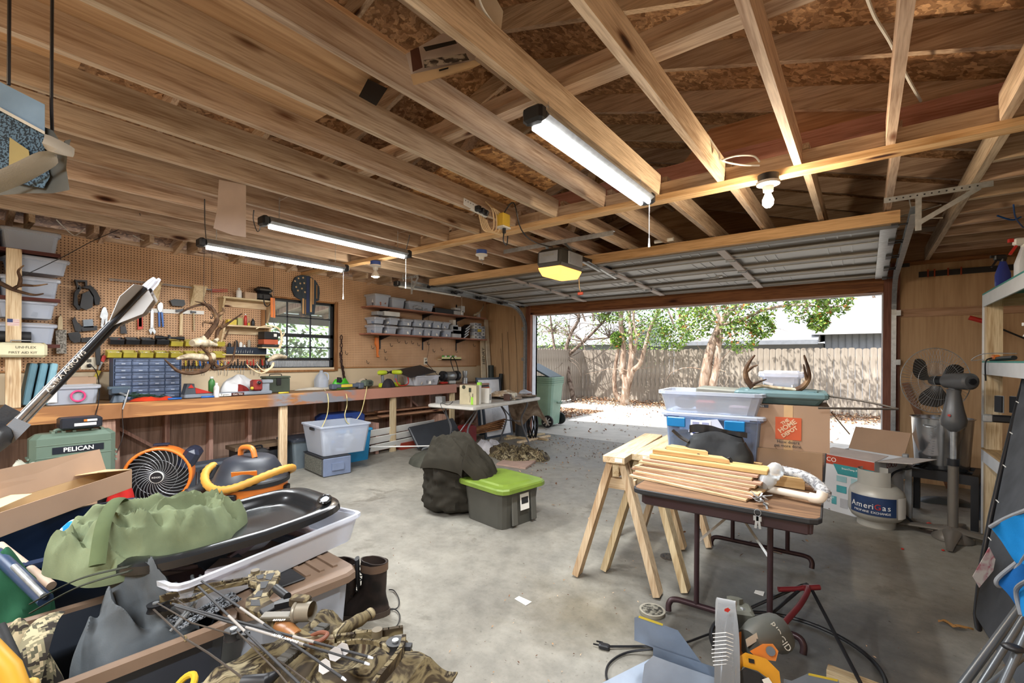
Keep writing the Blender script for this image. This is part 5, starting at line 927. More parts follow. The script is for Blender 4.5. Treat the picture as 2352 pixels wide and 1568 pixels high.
# black duffel, black coat and green lidded tote
T1=Vector((-2.40,2.95,0));tt_=thing('storage_tote','dark grey tote with lime green lid in the middle of the floor','tote',(-2.405,2.98,0),-.13)
P('tub',tub(.50,.46,.31,.90,c=.05),M('#46453f',.5,var=.08),tt_);[P('corner_rib',MB().box((.235,y,.15),(.018,.06,.26),(0,-.07,0),bev=.005),M('#55544e',.5),tt_)for y in(-.08,.14)]
m=slab(.58,.52,.295,.335,.07);loft(m,[loop8(.44,.38,.05,.334),loop8(.40,.34,.05,.345)]);P('lid',m,M('#6d8430',.4),tt_)
m=MB();m.box((.241,.03,.19),(.004,.10,.13),(0,-.07,0));m.box((.2435,.03,.20),(.004,.075,.05),(0,-.07,0),mi=1);P('sticker',m,[PAPER,BLKM],tt_)
BAGM=cloth('#2b2822',500);db=thing('duffel_bag','bulging black-brown duffel bag standing beside the green lidded tote','bag',(-2.93,2.93,0))
m=MB()
def bagf(u,v):
 a=2*PI*u;hgt=v;r=max(.02,1-abs(2*hgt-1)**9)**.5*(1.04-.12*hgt);p=Vector((math.cos(a)*2.4,math.sin(a)*2.4,hgt*3));k=1+.12*noise.noise(p)+.08*noise.noise(p*2.7)+.06*(1-abs(noise.noise(p*1.7+Vector((3,1,2))))*3)
 return Vector((math.cos(a)*.27*r*k+.03,math.sin(a)*.27*r*k,.46*hgt))
m.surf(bagf,56,34,cu=True);P('bag_body',m,BAGM,db)
m=MB();m.tube(wire([(-.18,-.12,.38),(-.12,-.20,.36),(.02,-.2,.34),(.16,-.14,.33),(.2,.02,.30)]),.006,6);m.tube(wire([(.0,-.235,.4),(.04,-.245,.25),(.02,-.24,.06)]),.006,6);P('zipper_piping',m,M('#191713',.5),db)
CO=cloth('#2e2b24',600,.15)
def coat(u,v):
 x=-.30+u*.86;w=.20+.10*math.sin(PI*min(1,u*1.1));y=(v-.5)*2*w;ed=max(0,1-abs(v-.5)*2)**.4*min(1,u*9,(1-u)*7)**.5;f=noise.noise(Vector((u*4,v*6,1)));ridge=(1-abs(noise.noise(Vector((u*2.5,v*7+u*3,4))))*2.4)
 top=.40+.12*math.sin(PI*min(1,.25+u*.8))-max(0,u-.55)*.42;z=top+.12*ed*(1+.5*f)+.035*ridge*ed+.02*(1-abs(noise.noise(Vector((u*5,v*16+u*4,9))))*3)*ed-(1-ed)*(.10 if u<.6 else .03)
 return Vector((-2.90+x*.80-y*.38,2.90+x*.25+y*.8,z+(.0 if True else 0)))
m=MB();m.thick(coat,90,70,.012);one('coat',m,CO,'dark olive coat draped over the duffel bag and onto the green lid','coat')
# ---------------- outside: fence, trees, neighbour house, bin ----------------
PK=patches([(.25,'#6f675c'),(.5,'#9a9084'),(.75,'#b9b0a4')],5,5,.85,name='weathered_cedar',stretch=(3,3,.5))
def fence(name,p0,p1,n,label,h=1.66):
 p0,p1=Vector(p0),Vector(p1);d=(p1-p0);L=d.length;d.normalize();rz_=math.atan2(d.y,d.x);t=thing(name,label,'fence',p0,rz_);w=L/n;pk=None;rr=random.Random(n)
 for k in range(n):
  if pk is None:m=MB();ww=w-.010;m.prism([(0,.02),(ww,.02),(ww,h-.03),(ww-.02,h-.008),(ww/2,h),(.02,h-.008),(0,h-.03)],'Y',-.008,.008);pk=P('picket',m,PK,t);o=pk
  else:o=pk.copy();COL.objects.link(o);o.parent=t
  o.location=(k*w,rr.uniform(-.004,.004),rr.uniform(-.015,.01))
 for z in(.3,.85,1.4):m=MB();m.box((L/2,.03,z),(L,.038,.09));P('rail',m,PK,t)
fence('back_fence',(-7.6,13.8,0),(5.3,13.8,0),92,'long weathered wooden picket fence behind the trees across the driveway');fence('side_fence',(-7.6,8.6,0),(-7.6,13.78,0),37,'shaded plain wooden fence running along the left of the driveway')
BARK=patches([(.3,'#6a5446'),(.5,'#a08a78'),(.7,'#c9bcae')],6,5,.8,name='smooth_bark',stretch=(2,2,.6));BARKD=patches([(.3,'#4a3c32'),(.6,'#85766a')],8,5,.9,name='grey_bark')
LEAF=[M('#6f8f3a',.5,var=.3,sc=3),M('#8fae4a',.5,var=.3,sc=3),M('#4f7030',.5,var=.3,sc=3),M('#b8743a',.5,var=.3)]
def leaves(centres,n,seed,size=.05,red=.04):
 rr=random.Random(seed);m=MB()
 for k in range(n):
  c,r=centres[rr.randrange(len(centres))];v=Vector((rr.gauss(0,1),rr.gauss(0,1),rr.gauss(0,1)));v.normalize();p=Vector(c)+v*r*rr.uniform(.35,1)**.5
  R=Euler((rr.uniform(-1,1),rr.uniform(-1,1),rr.uniform(0,6.3))).to_matrix();s=size*rr.uniform(.6,1.3);mi=3 if rr.random()<red else rr.randrange(3)
  m.add([R@Vector(q)*s+p for q in((-1,0,0),(-.2,.45,.12),(1,0,0),(-.2,-.45,.12))],[(0,1,2),(0,2,3)],mi)
 return m
def limbs(base,paths,label,name,mat,foliage=None,nleaf=0,seed=1,size=.05,twigs=0,red=.04):
 t=thing(name,label,'tree',base);m=MB();rr=random.Random(seed)
 for pts,r in paths:q=wire(pts);m.tube(q,[r*(1-.72*i/(len(q)-1))for i in range(len(q))],9)
 P('trunk',m,mat,t,True)
 if twigs:
  m=MB()
  for k in range(twigs):
   pts,r=paths[rr.randrange(len(paths))];a=Vector(pts[rr.randrange(1,len(pts))]);p=a;q=[a];d=Vector((rr.uniform(-1,1),rr.uniform(-.7,.7),rr.uniform(-.25,1))).normalized()
   for _ in range(4):p=p+d*rr.uniform(.15,.4);d=(d+Vector((rr.uniform(-.5,.5),rr.uniform(-.4,.4),rr.uniform(-.4,.3)))).normalized();q.append(p)
   m.tube(q,[.014,.011,.008,.005,.002],4)
  P('twigs',m,mat,t,True)
 if nleaf:P('foliage',leaves(foliage,nleaf,seed,size,red),LEAF,t,True)
 return t
def o13(px,py,y=12.6):return ony(px,py,y)
b1=Vector((-5.6,12.7,0));limbs(b1,[([b1,o13(1438,880),o13(1430,855),o13(1432,800),o13(1426,740),o13(1430,690),o13(1425,560)],.13),([b1+Vector((.05,0,.2)),o13(1445,862),o13(1450,820),o13(1448,760),o13(1445,690),o13(1450,560)],.10),([b1+Vector((.05,0,.3)),o13(1452,855),o13(1470,835),o13(1482,795),o13(1495,750),o13(1520,690),o13(1540,600)],.09),([b1+Vector((-.1,0,.1)),o13(1413,900),o13(1412,850),o13(1420,800),o13(1425,740),o13(1410,640)],.08),([o13(1450,830),o13(1462,780),o13(1455,720),o13(1470,600)],.06)],
 'multi-stemmed smooth barked tree standing before the fence, centre of the opening','crape_myrtle',BARK,[(o13(1480,735),.75),(o13(1560,725),.8),(o13(1550,770),.45),(o13(1400,705),.5),(o13(1600,690),.8),(o13(1430,620),.9),(o13(1370,690),.4),(o13(1420,780),.25)],5200,3,.055,30)
def o12(px,py,y=12.0):return ony(px,py,y)
b2=Vector((-3.25,12.0,0));limbs(b2,[([b2,o12(1622,850),o12(1632,800),o12(1650,755),o12(1668,725),o12(1700,680),o12(1740,560)],.14),([b2+Vector((.1,0,.1)),o12(1645,850),o12(1650,800),o12(1655,745),o12(1640,700),o12(1620,600)],.10),([o12(1655,745),o12(1700,735),o12(1760,710),o12(1830,700),o12(1900,705),o12(1945,700)],.05)],
 'leaning pale trunk tree with broad green canopy, right of the multi-stemmed tree','leafy_tree',BARK,[(o12(1660,700),.8),(o12(1720,715),.6),(o12(1700,770),.45),(o12(1750,750),.3),(o12(1600,740),.5),(o12(1850,700),.45),(o12(1920,690),.35),(o12(1880,740),.22),(o12(1740,640),.9),(o12(1840,640),.8)],5600,5,.055,34,.09)
def o11(px,py,y=12.9):return ony(px,py,y)
b3=Vector((-7.25,12.6,0));limbs(b3,[([b3,o11(1300,820),o11(1310,770),o11(1330,730),o11(1325,690),o11(1345,600)],.08),([o11(1300,820),o11(1340,785),o11(1380,745),o11(1400,720),o11(1430,690)],.06),([o11(1275,810),o11(1268,760),o11(1262,700),o11(1255,600)],.05),([o11(1340,780),o11(1400,775),o11(1440,765)],.035)],'bare leafless tree with tangled grey branches at the left of the opening','bare_tree',BARKD,twigs=240,seed=8)
# far bushes and trees behind the fences
for i,(x,y,z,r,n,lb)in enumerate(((-12,17,2.3,1.9,2600,'pale grey-green bush mass behind the side fence'),(-8.5,19,2.6,1.6,2200,'bush behind the fence left of the crape tree'),(-9.8,4.2,1.1,1.4,2600,'leafy shrub outside the small window'),(-10.5,7.0,1.5,1.7,2400,'second leafy shrub beyond the window'))):
 t=thing('shrub',lb,'shrub',(x,y,0));P('foliage',leaves([(Vector((x,y,z)),r),(Vector((x+.9,y+.3,z-.6)),r*.8)],n,20+i,.07,.0),LEAF,t,True);m=MB();m.cyl((x,y,0),(x,y,z),.09,.04,8);P('stem',m,BARKD,t,True)
for i,(x,y,h)in enumerate(((.6,42,9),(-4,46,11),(-9,40,10),(-14,44,12),(-20,38,11))):
 tr=limbs(Vector((x,y,0)),[([(x,y,0),(x+.2,y,h*.4),(x-.2,y,h*.75)],.25),([(x,y,h*.3),(x+1.2,y,h*.55),(x+1.8,y,h*.7)],.12),([(x,y,h*.3),(x-1.2,y,h*.55),(x-1.6,y,h*.7)],.12)],'distant bare winter tree rising beyond the neighbouring house, %s from the right'%['first','second','third','fourth','fifth'][i],'winter_tree',BARKD,twigs=150,seed=30+i)
# neighbour house
hs=thing('house','pale roofed grey house behind the fence at the right','house',(-1.5,21,0));RF=M('#b5b6b8',.9,var=.15,sc=9,bp=.3);SD=M('#8d9299',.7,var=.06)
m=MB();m.bb(-1.15,9,20.3,27,0,2.4);[m.bb(-1.15+k*.2,-1.13+k*.2,20.28,20.3,0,2.4,1)for k in range(50)];P('siding_wall',m,[SD,M('#70757c',.7)],hs,True)
m=MB();m.prism([(19.7,2.30),(19.7,2.36),(24.5,4.0),(27.6,2.3)],'X',-1.55,9.3);P('main_roof',m,RF,hs,True)
m=MB();m.bb(-1.55,9.3,19.62,19.7,2.28,2.38);P('gutter',m,M('#c5c8cc',.5),hs,True)
m=MB();m.bb(-6.5,-1.2,20.6,26,0,2.0);P('side_wing',m,SD,hs,True)
m=MB();m.prism([(19.4,1.98),(19.4,2.08),(23.5,3.5),(26.5,2.3)],'X',-6.9,-1.3);P('lower_roof',m,RF,hs,True)
m=MB();m.bb(-6.9,-1.3,19.3,19.4,1.93,2.09);P('lower_gutter',m,M('#7d8186',.5),hs,True)
h2=thing('house','second low pale roof beyond the side fence','house',(-13,22,0));m=MB();m.bb(-18,-9.5,21,28,0,2.1);P('siding_wall',m,SD,h2,True);m=MB();m.prism([(20.3,2.05),(20.3,2.15),(24.5,3.6),(28.6,2.1)],'X',-18.5,-9);P('main_roof',m,RF,h2,True)
# wheeled bin
wb_=thing('wheeled_bin','pale green wheeled bin with dark lid ajar outside the left door jamb','bin',(-5.10,7.70,0),.15);GB=M('#7f9f8c',.5,var=.06)
m=MB();loft(m,[loop8(.46,.50,.06,.04),loop8(.58,.60,.08,.82),loop8(.60,.62,.08,.83),loop8(.62,.64,.08,.98),loop8(.58,.60,.08,.98),loop8(.44,.48,.06,.06)]);P('bin_body',m,GB,wb_)
for z in(.86,.90,.94):m=MB();loft(m,[loop8(.625,.645,.08,z),loop8(.635,.655,.08,z+.006),loop8(.625,.645,.08,z+.012)],cap0=False,cap1=False);P('rib',m,M('#5d7f6c',.5),wb_)
m=MB();m.box((-.05,.05,1.10),(.6,.62,.03),(.0,.45,0),bev=.01);P('lid',m,M('#31444a',.4),wb_)
for s in(-1,1):
 m=MB();m.cyl((.2,s*.26 if False else-.33*s,.12),(.2,-.29*s,.12),.12,n=24);w_=P('wheel',m,BLK,wb_)
 m=MB();[m.box((.2+.05*math.cos(a),-.335*s,.12+.05*math.sin(a)),(.075,.006,.014),(0,-a,0))for a in[2*PI*k/7 for k in range(7)]];P('hubcap',m,WHT,w_)
m=MB();m.tube([(.31,-.1,.48),(.36,0,.47),(.31,.1,.48)],.02,8);P('catch_bar',m,M('#6d8474',.5),wb_)
# leaf litter
LL=[M('#7a5236',.9),M('#9c7a58',.9),M('#b89c80',.9),M('#5a3c2a',.9)]
def litter(name,areas,n,seed,label,size=.035,z0=-.01,kind='stuff'):
 rr=random.Random(seed);m=MB()
 for k in range(n):
  x0,x1,y0,y1,hh=areas[rr.randrange(len(areas))];u=rr.random();v=rr.random();x,y=x0+(x1-x0)*u,y0+(y1-y0)*v;z=z0+.008+hh*rr.random()*math.sin(PI*v);s=size*rr.uniform(.5,1.4);R=Euler((rr.uniform(-.6,.6),rr.uniform(-.6,.6),rr.uniform(0,6.3))).to_matrix()
  m.add([R@Vector(q)*s+Vector((x,y,z))for q in((-1,0,0),(-.1,.5,.25),(1,0,.1),(-.1,-.5,.25))],[(0,1,2),(0,2,3)],rr.randrange(4))
 return one(name,m,LL,label,'leaves',kind=kind)
litter('leaf_litter',[(-7.5,4.5,12.7,13.75,.14),(-7.5,4,12.2,13.7,.08),(-7.2,-5.3,8.3,10.8,.03)],9000,3,'brown fallen leaves banked along the foot of the fence')
litter('driveway_leaves',[(-6,3.5,6.95,12.5,.0)],650,4,'scattered dry leaves on the driveway',.03)
litter('floor_debris',[(-4.2,.0,4.6,6.8,0),(-3.5,-.3,3.4,5.5,0),(-4.4,-2.8,5.6,6.8,0)],520,6,'small leaves and twigs scattered on the concrete inside the doorway',.016,0)
litter('floor_grit',[(-3.5,1.0,.9,4.5,0),(-1.6,.8,1.1,3.0,0)],420,7,'tiny specks of sawdust and dirt on the near concrete',.006,0)
# porch outside the window
pr_=thing('porch_roof','brown board porch roof seen through the small window','roof',(-7.5,4.5,2.2));m=MB();m.prism([(-5.97,2.62),(-5.97,2.66),(-9.2,2.26),(-9.2,2.22)],'Y',1.0,8.5);P('roof_boards',m,wood('#8a6a5a','#b59a88','X',.6,name='porch_boards'),pr_,True)
for y in[1.2+.5*k for k in range(15)]:m=MB();m.beam((-5.97,y,2.57),(-9.1,y,2.18),.04,.09,mi=0);P('porch_rafter',m,WR,pr_,True)
m=MB();m.bb(-9.15,-9.05,1,8.5,2.0,2.2);P('porch_beam',m,M('#6f6862',.7),pr_,True)
for y in(1.1,8.3):m=MB();m.bb(-9.15,-9.05,y,y+.1,0,2.0);P('porch_post',m,M('#6f6862',.7),pr_,True)
# ---------------- sawhorses ----------------
def sawhorse(loc,rz_,label,L=.95):
 t=thing('sawhorse',label,'sawhorse',loc,rz_,None);HZ=.775
 m=MB();m.bb(-.065,.065,0,L,HZ-.04,HZ,bev=.003);P('top_board',m,WLY,t)
 m=MB();m.bb(-.019,.019,.04,L-.04,HZ-.125,HZ-.041);P('web_board',m,WLY,t)
 for y in(.06,L-.14):
  for s in(-1,1):m=MB();m.beam((s*.035,y+.02,HZ-.042),(s*.245,y,.012),.038,.085,(0,1,0));P('leg',m,WLZ,t)
  m=MB();m.bb(-.10,.10,y+.04,y+.078,HZ-.215,HZ-.15);P('gusset',m,WL,t)
 m=MB();m.box((.03,-.001,HZ-.02),(.045,.002,.022));P('price_sticker',m,PAPER,t)
 return t
sawhorse((-1.15,2.46,0),.12,'front left pale wooden sawhorse with bare top, closest to the doorway side');sawhorse((-1.045,2.62,0),.08,'second pale wooden sawhorse nested right behind the front one')
# ---------------- brown folding table ----------------
TR=.045;tb=thing('folding_table','brown wood-grain folding table with dark rounded edge and purple-brown steel legs','table',(-.535,2.97,0),TR)
m=MB();loft(m,[loop8(.735,1.81,.04,.712),loop8(.745,1.82,.04,.718),loop8(.745,1.82,.04,.733),loop8(.74,1.815,.04,.735)],mi=0);loft(m,[loop8(.73,1.805,.04,.7352),loop8(.73,1.805,.04,.7356)],mi=1);P('tabletop',m,[BLKM,wood('#5c4330','#8a6a4e','X',1.6,False,name='laminate')],tb)
PUR=M('#3d2c30',.35,.4);m=MB();[m.bb(sx*.33-.012,sx*.33+.012,-.85,.85,.655,.711,bev=.005)for sx in(-1,1)];[m.bb(-.33,.33,sy*.85-.012,sy*.85+.012,.655,.711,bev=.005)for sy in(-1,1)];P('apron',m,PUR,tb)
for sy in(-1,1):
 yy=sy*.52
 for sx in(-1,1):m=MB();m.cyl((sx*.165,yy,.69),(sx*.165,yy,.075),.013,n=12);P('leg',m,PUR,tb)
 m=MB();m.tube(wire([(-.30,yy-.02,.013),(-.30,yy-.01,.05),(-.27,yy,.075),(-.15,yy,.078),(.15,yy,.078),(.27,yy,.075),(.30,yy-.01,.05),(.30,yy-.02,.013)]),.015,10);P('foot_bar',m,PUR,tb)
 for sx in(-1,1):m=MB();m.beam((sx*.165,yy,.40),(sx*.01,yy+sy*-.12,.56),.012,.004,(0,1,0));P('brace',m,GALV,tb)
 m=MB();m.box((0,yy-sy*.12,.58),(.05,.03,.06),bev=.004);m.tube(wire([(-.02,yy-sy*.12,.58),(-.025,yy-sy*.12,.66),(.015,yy-sy*.12,.70)]),.008,6);P('lock_bracket',m,BLK,tb)
ct,st_=math.cos(TR),math.sin(TR)
def tw(x,y,z=.737):return Vector((-.535+ct*x-st_*y,2.97+st_*x+ct*y,z))
# planks on the near edge
rr=random.Random(13);zz=.737
for i in range(8):
 a,b=tw(-.44+.012*(i%3)+(.03 if i>4 else 0),-.67+.012*(i%2)+.006*i,zz+.0055),tw(.115+.02*(i%3)-.0,-.775+.018*i,zz+.0055);m=MB();m.beam(a,b,.115,.0105,bev=.001);one('plank',m,wood(['#a88c6a','#94725a'][i%2],['#cfb690','#b89880'][i%2],'X',1.5,i%3==0,name='board_pine',vary=.15),'%s plank of the stacked pine boards on the brown table'%['lowest','second','third','fourth','fifth','sixth','seventh','topmost'][i],'plank','stacked pine planks on the brown table');zz+=.0113
GOLD=wood('#ab8a54','#ceae78','X',1.2,False,name='golden_board',vary=.1)
m=MB();m.beam(tw(-.37,-.60,zz+.012),tw(.17,-.63,zz+.012),.10,.022,bev=.003);one('plank',m,GOLD,'wide golden board lying on top of the stacked planks','plank');zz+=.025
for i,(x0,x1,y0,lb)in enumerate(((-.36,-.04,-.575,'longer golden offcut with angled end on the wide board'),(-.30,-.14,-.53,'shorter golden offcut with angled end, topmost on the boards'))):
 p0,p1=tw(x0,y0,0),tw(x1,y0-.02,0);d=(p1-p0).normalized();n_=Vector((-d.y,d.x,0));w=.05;pts=[p0-n_*w,p1+d*.05-n_*w*0-n_*w,p1+n_*w*.4,p0+n_*w*.4];m=MB();m.prism([(p.x,p.y)for p in pts],'Z',zz,zz+.018);one('offcut',m,GOLD,lb,'wood offcut');zz+=.0185
for i in range(3):m=MB();m.beam(tw(-.22-.03*i,-.40+.04*i,.79-.01*i),tw(.12+.05*i,-.44+.04*i,.79-.01*i),.02,.085-.02*i);one('plank',m,GOLD,['first','second','third'][i]+' upright golden board standing on edge behind the plank stack','plank','golden boards standing on edge')
m=MB();m.beam(tw(.10,-.46,.765),tw(.30,-.47,.765),.02,.05);one('plank',m,GOLD,'short golden board standing on edge right of the crushed bottle','plank')
bt_=thing('plastic_bottle','crushed clear plastic drink bottle lying on the boards','bottle',tw(.175,-.60,.80));m=MB();a,b=Vector((.02,.06,.045)),Vector((-.02,-.10,-.015));q=[a.lerp(b,k/9)for k in range(10)];m.tube(q,[.012,.034,.037,.03,.036,.031,.037,.034,.03,.02],12);P('bottle_body',m,clear((.9,.93,.95),.25,.08,'pet'),bt_)
m=MB();m.tube([tw(.11,-.64,.763),tw(.335,-.69,.763)],.0155,14);m.tube(wire([tw(.325,-.688,.763),tw(.36,-.695,.766),tw(.372,-.69,.795)]),.021,14);one('pipe',m,M('#d8cfc0',.4),'white plastic pipe with elbow end lying across the brown table','pipe')
m=MB();w_=wire([tw(.20,-.40,.80),tw(.28,-.44,.80),tw(.34,-.50,.785),tw(.385,-.58,.755)])
def fuz(pts,r,sd):
 mm=MB();rr=random.Random(sd);mm.tube(pts,[r*(.7 if i in(0,len(pts)-1)else 1)for i in range(len(pts))],12)
 for k in range(900):
  i=rr.randrange(len(pts));p=pts[i];d=Vector((rr.gauss(0,1),rr.gauss(0,1),rr.gauss(0,1))).normalized();a=p+d*r*.85;b=a+d*r*.45+Vector((rr.uniform(-1,1),rr.uniform(-1,1),-.3))*r*.2;e=d.cross(Vector((0,0,1))).normalized()*.0012;mm.add([a-e,a+e,b],[(0,1,2)])
 return mm
one('duster',fuz(w_,.024,3),patches([(.35,'#77777a'),(.6,'#b9b9b8')],60,2,1,name='duster_fibre'),'long fluffy grey duster lying across the brown table corner','duster')
ky=thing('key_bunch','bunch of silver keys hanging over the front edge of the brown table','keys',tw(.16,-.86,.738));rr=random.Random(5)
for k in range(9):
 m=MB();R=Euler((rr.uniform(-.5,.5),rr.uniform(-.6,.6),rr.uniform(0,6.3))).to_matrix();c=Vector((rr.uniform(-.02,.02),rr.uniform(-.01,.03),.008+.004*k));m.prism([(.011*math.cos(a),.011*math.sin(a))for a in[2*PI*i/12 for i in range(12)]],'Z',-.001,.001,M=Matrix.Translation(c)@R.to_4x4());m.box(c+R@Vector((.024,0,0)),(.03,.007,.0018),R);P('key',m,GALV,ky)
for k in range(2):m=MB();m.box((-.004+.012*k,-.065,-.055),(.009,.0018,.035),(0,.1-.25*k,0));m.box((-.004+.010*k,-.065,-.033),(.02,.002,.02),bev=.0008);P('hanging_key',m,GALV,ky)
m=MB();m.tube([(.0+.012*math.cos(a),-.055,-.012+.014*math.sin(a))for a in[2*PI*i/14 for i in range(14)]],.0012,5,closed=True);m.tube([(0+.016*math.cos(a),-.02+.02*math.sin(a),.03)for a in[2*PI*i/14 for i in range(14)]],.0012,5,closed=True);P('key_ring',m,GALV,ky)
# black leather bag
lb_=thing('leather_bag','worn black leather bag with frilled zip top behind the boards','bag',(ond(1648,900,2.30).x,ond(1648,900,2.30).y,.737),.05)
m=MB();LEA=patches([(.3,'#17181a'),(.55,'#2c2e30'),(.8,'#4a4c4c')],7,5,.5,name='worn_leather')
def lbf(u,v):
 a=2*PI*u;w=.155*(1-.26*max(0,v-.45)/.55)*(1+.06*math.sin(v*PI));d=.09*(1-.75*v**1.4)+.004;k=1+.07*noise.noise(Vector((math.cos(a)*2,math.sin(a)*2,v*4)));cx=abs(math.cos(a))**.7*(1 if math.cos(a)>=0 else-1);sy=abs(math.sin(a))**.7*(1 if math.sin(a)>=0 else-1);return Vector((cx*w*k,sy*d*k,.235*v+(.012*math.cos(cx*3)if v>.9 else 0)))
m.surf(lbf,48,22,cu=True);P('bag_body',m,LEA,lb_)
m=MB();m.surf(lambda u,v:Vector(((u-.5)*.27,.006*math.sin(u*20),.222+.03*v+.012*math.sin(u*5+1)*v+.015*math.sin(u*PI))),30,4);m.surf(lambda u,v:Vector(((u-.5)*.27,.004+.006*math.sin(u*20),.222+.03*v+.012*math.sin(u*5+1)*v+.015*math.sin(u*PI))),30,4);P('zip_flap',m,BLK,lb_)
m=MB();m.tube(wire([(-.13,-.03,.18),(-.17,-.03,.20),(-.21,-.04,.235)]),.009,8);P('strap',m,BLK,lb_)
for s in(-1,1):m=MB();m.tube(wire([(s*.03,-.085,.06),(s*.05,-.095,.11),(s*.075,-.085,.13),(s*.085,-.09,.06)]),.006,6);P('pocket_fold',m,BLK,lb_)
m=MB();m.beam(tw(.05,-.30,.755),tw(.23,-.33,.755),.10,.03,bev=.01);one('blue_packet',m,M('#1b3f8c',.3),'shiny dark blue packet behind the golden boards','packet')
# clear tote pair with blue latches
TOT=ond(1642,900,2.66);TOT.z=0;BX2=ond(1812,900,2.50);BX2.z=0
lt=thing('storage_tote','large clear tote with bright blue latches on the brown table','tote',TOT+Vector((0,0,.738)),.10)
P('tub',tub(.515,.36,.29,.93,c=.04),clear((.60,.70,.85),.16,.3,'smoky_plastic'),lt);m=MB();m.box((.07,-.01,.125),(.32,.29,.235),bev=.03);m.box((-.17,-.03,.09),(.11,.22,.17),mi=1,bev=.03);P('contents',m,[M('#41587c',.7),M('#232a36',.6)],lt)
m=slab(.54,.38,.285,.302,.04);P('lid',m,FROST,lt)
for x in(-.175,.125):m=MB();m.box((x,-.193,.25),(.10,.012,.055),(.12,0,0),bev=.004);P('blue_latch',m,M('#1278b8',.4),lt)
m=MB();m.box((-.045,-.1895,.225),(.105,.003,.085));P('shipping_label',m,M('#d9dbe2',.6),lt);m=MB();m.box((-.07,-.1915,.24),(.035,.002,.035));m.box((-.02,-.1915,.24),(.035,.002,.035));m.box((-.015,-.1915,.192),(.03,.002,.012),mi=1);m.box((-.07,-.1915,.195),(.035,.002,.005),mi=2);P('label_print',m,[M('#8d93b5',.6),M('#3a3a44',.6),M('#1f3b9a',.6)],lt)
m=MB();m.prism([(-.09,.26),(.04,.28),(.11,.17),(-.02,.15),(-.11,.2)],'Y',-.1885,-.1875);P('paper_sheet',m,M('#c4cadb',.7),lt)
ut=thing('storage_tote','shallow open clear tote with a grey lid inside, topmost on the blue latch tote','tote',TOT+Vector((-.01,0,1.042)),.10);P('tub',tub(.555,.38,.12,.90,c=.05),FROST,ut)
m=MB();m.box((.07,.02,.075),(.30,.24,.12),(.0,.04,0),bev=.008);P('grey_lid',m,M('#75776f',.6),ut)
m=MB();m.box((-.14,-.05,.05),(.11,.12,.07),bev=.02);m.box((-.02,-.12,.04),(.10,.05,.06),mi=1,bev=.01);m.box((.15,-.12,.03),(.10,.05,.04),mi=2,bev=.01);P('contents',m,[M('#2c3344',.6),M('#b8453f',.6),M('#c9a6a4',.6)],ut)
# cardboard boxes at the far right of the table
bb_=thing('cardboard_box','plain brown cardboard box carrying the moving box on the brown table','cardboard box',BX2+Vector((-.015,-.03,.738)),.10);m=MB();m.box((0,0,.07),(.33,.30,.138));P('walls',m,M('#8a6f54',.8),bb_)
m=MB();m.beam(tw(.09,-.13,.835),tw(.29,-.13,.835),.20,.02,(0,0,1));m.beam(tw(.09,-.13,.812),tw(.29,-.13,.812),.20,.018,(0,0,1));one('ply_block',m,wood('#9a7c4a','#c8a468','X',1,False,name='ply_block'),'small stack of varnished plywood in front of the brown box','wood block')
m=MB();m.box(tw(.19,-.10,.770),(.16,.12,.06));one('ply_support',m,M('#6b5238',.7),'dark block under the varnished plywood','wood block')
hd=thing('cardboard_box','brown moving box with square orange printed logo on the brown table','cardboard box',BX2+Vector((0,0,.878)),.10);m=MB();m.box((0,0,.115),(.355,.33,.23));m.box((0,-.1655,.115),(.04,.001,.23),mi=1);P('walls',m,[CARD,M('#b89870',.35)],hd)
m=MB();m.box((-.0,-.1675,.11),(.115,.002,.115));P('orange_logo',m,M('#b5502c',.7),hd)
for i,(s,dz)in enumerate((('THE',.045),('HOME',.015),('DEPOT',-.022))):text(s,[.022,.033,.026][i],(-.014+.01*i,-.169,.11+dz*.75),(.78,0,.62),(-.62,0,.78),M('#c9a888',.7),hd,False,name='logo_lettering',bold=.001)
text('How doers',.022,(0,-.169,.040),(1,0,0),(0,0,1),BLKM,hd,False);text('get more done.',.020,(0,-.169,.020),(1,0,0),(0,0,1),BLKM,hd,False)
m=MB();m.box((-.13,-.1675,.220),(.08,.002,.016));P('blue_label',m,NAVY,hd);text('SMALL',.014,(-.13,-.169,.220),(1,0,0),(0,0,1),PAPER,hd,False)
gt_=storage('storage_tray','shallow grey-green plastic tray on top of the moving box','tray',BX2+Vector((-.04,0,1.111)),.42,.34,.05,.10,M('#4c6468',.5),M('#587478',.5),c=.02)
bl_=thing('long_blade_case','dark thin triangular frame sticking out right of the green tray','frame',BX2+Vector((.15,-.12,1.11)),0);m=MB();m.tube(wire([(.0,.1,.05),(.18,-.0,.035),(.30,-.06,.012)],res=3),.008,6,fl=.6);m.tube([(.30,-.06,.012),(.0,-.12,.0)],.009,6,fl=.6);P('frame_bar',m,M('#3a342e',.5),bl_)
cbx=storage('storage_box','small clear lidded box between the antlers on the green tray','storage box',BX2+Vector((-.04,.03,1.178)),.21,.15,.085,.10,CLR,CLR,None,[M('#c9c6c8',.6)],.92,fh=.3)
an=thing('antler_rack','pair of brown deer antlers on a skull plate standing on the green tray','antler',BX2+Vector((-.045,-.10,1.178)));o_=BX2+Vector((-.045,-.10,1.182))
def av(x,z,y=0):return o_+Vector((x*.87,y*.87+x*.09,z*.87))
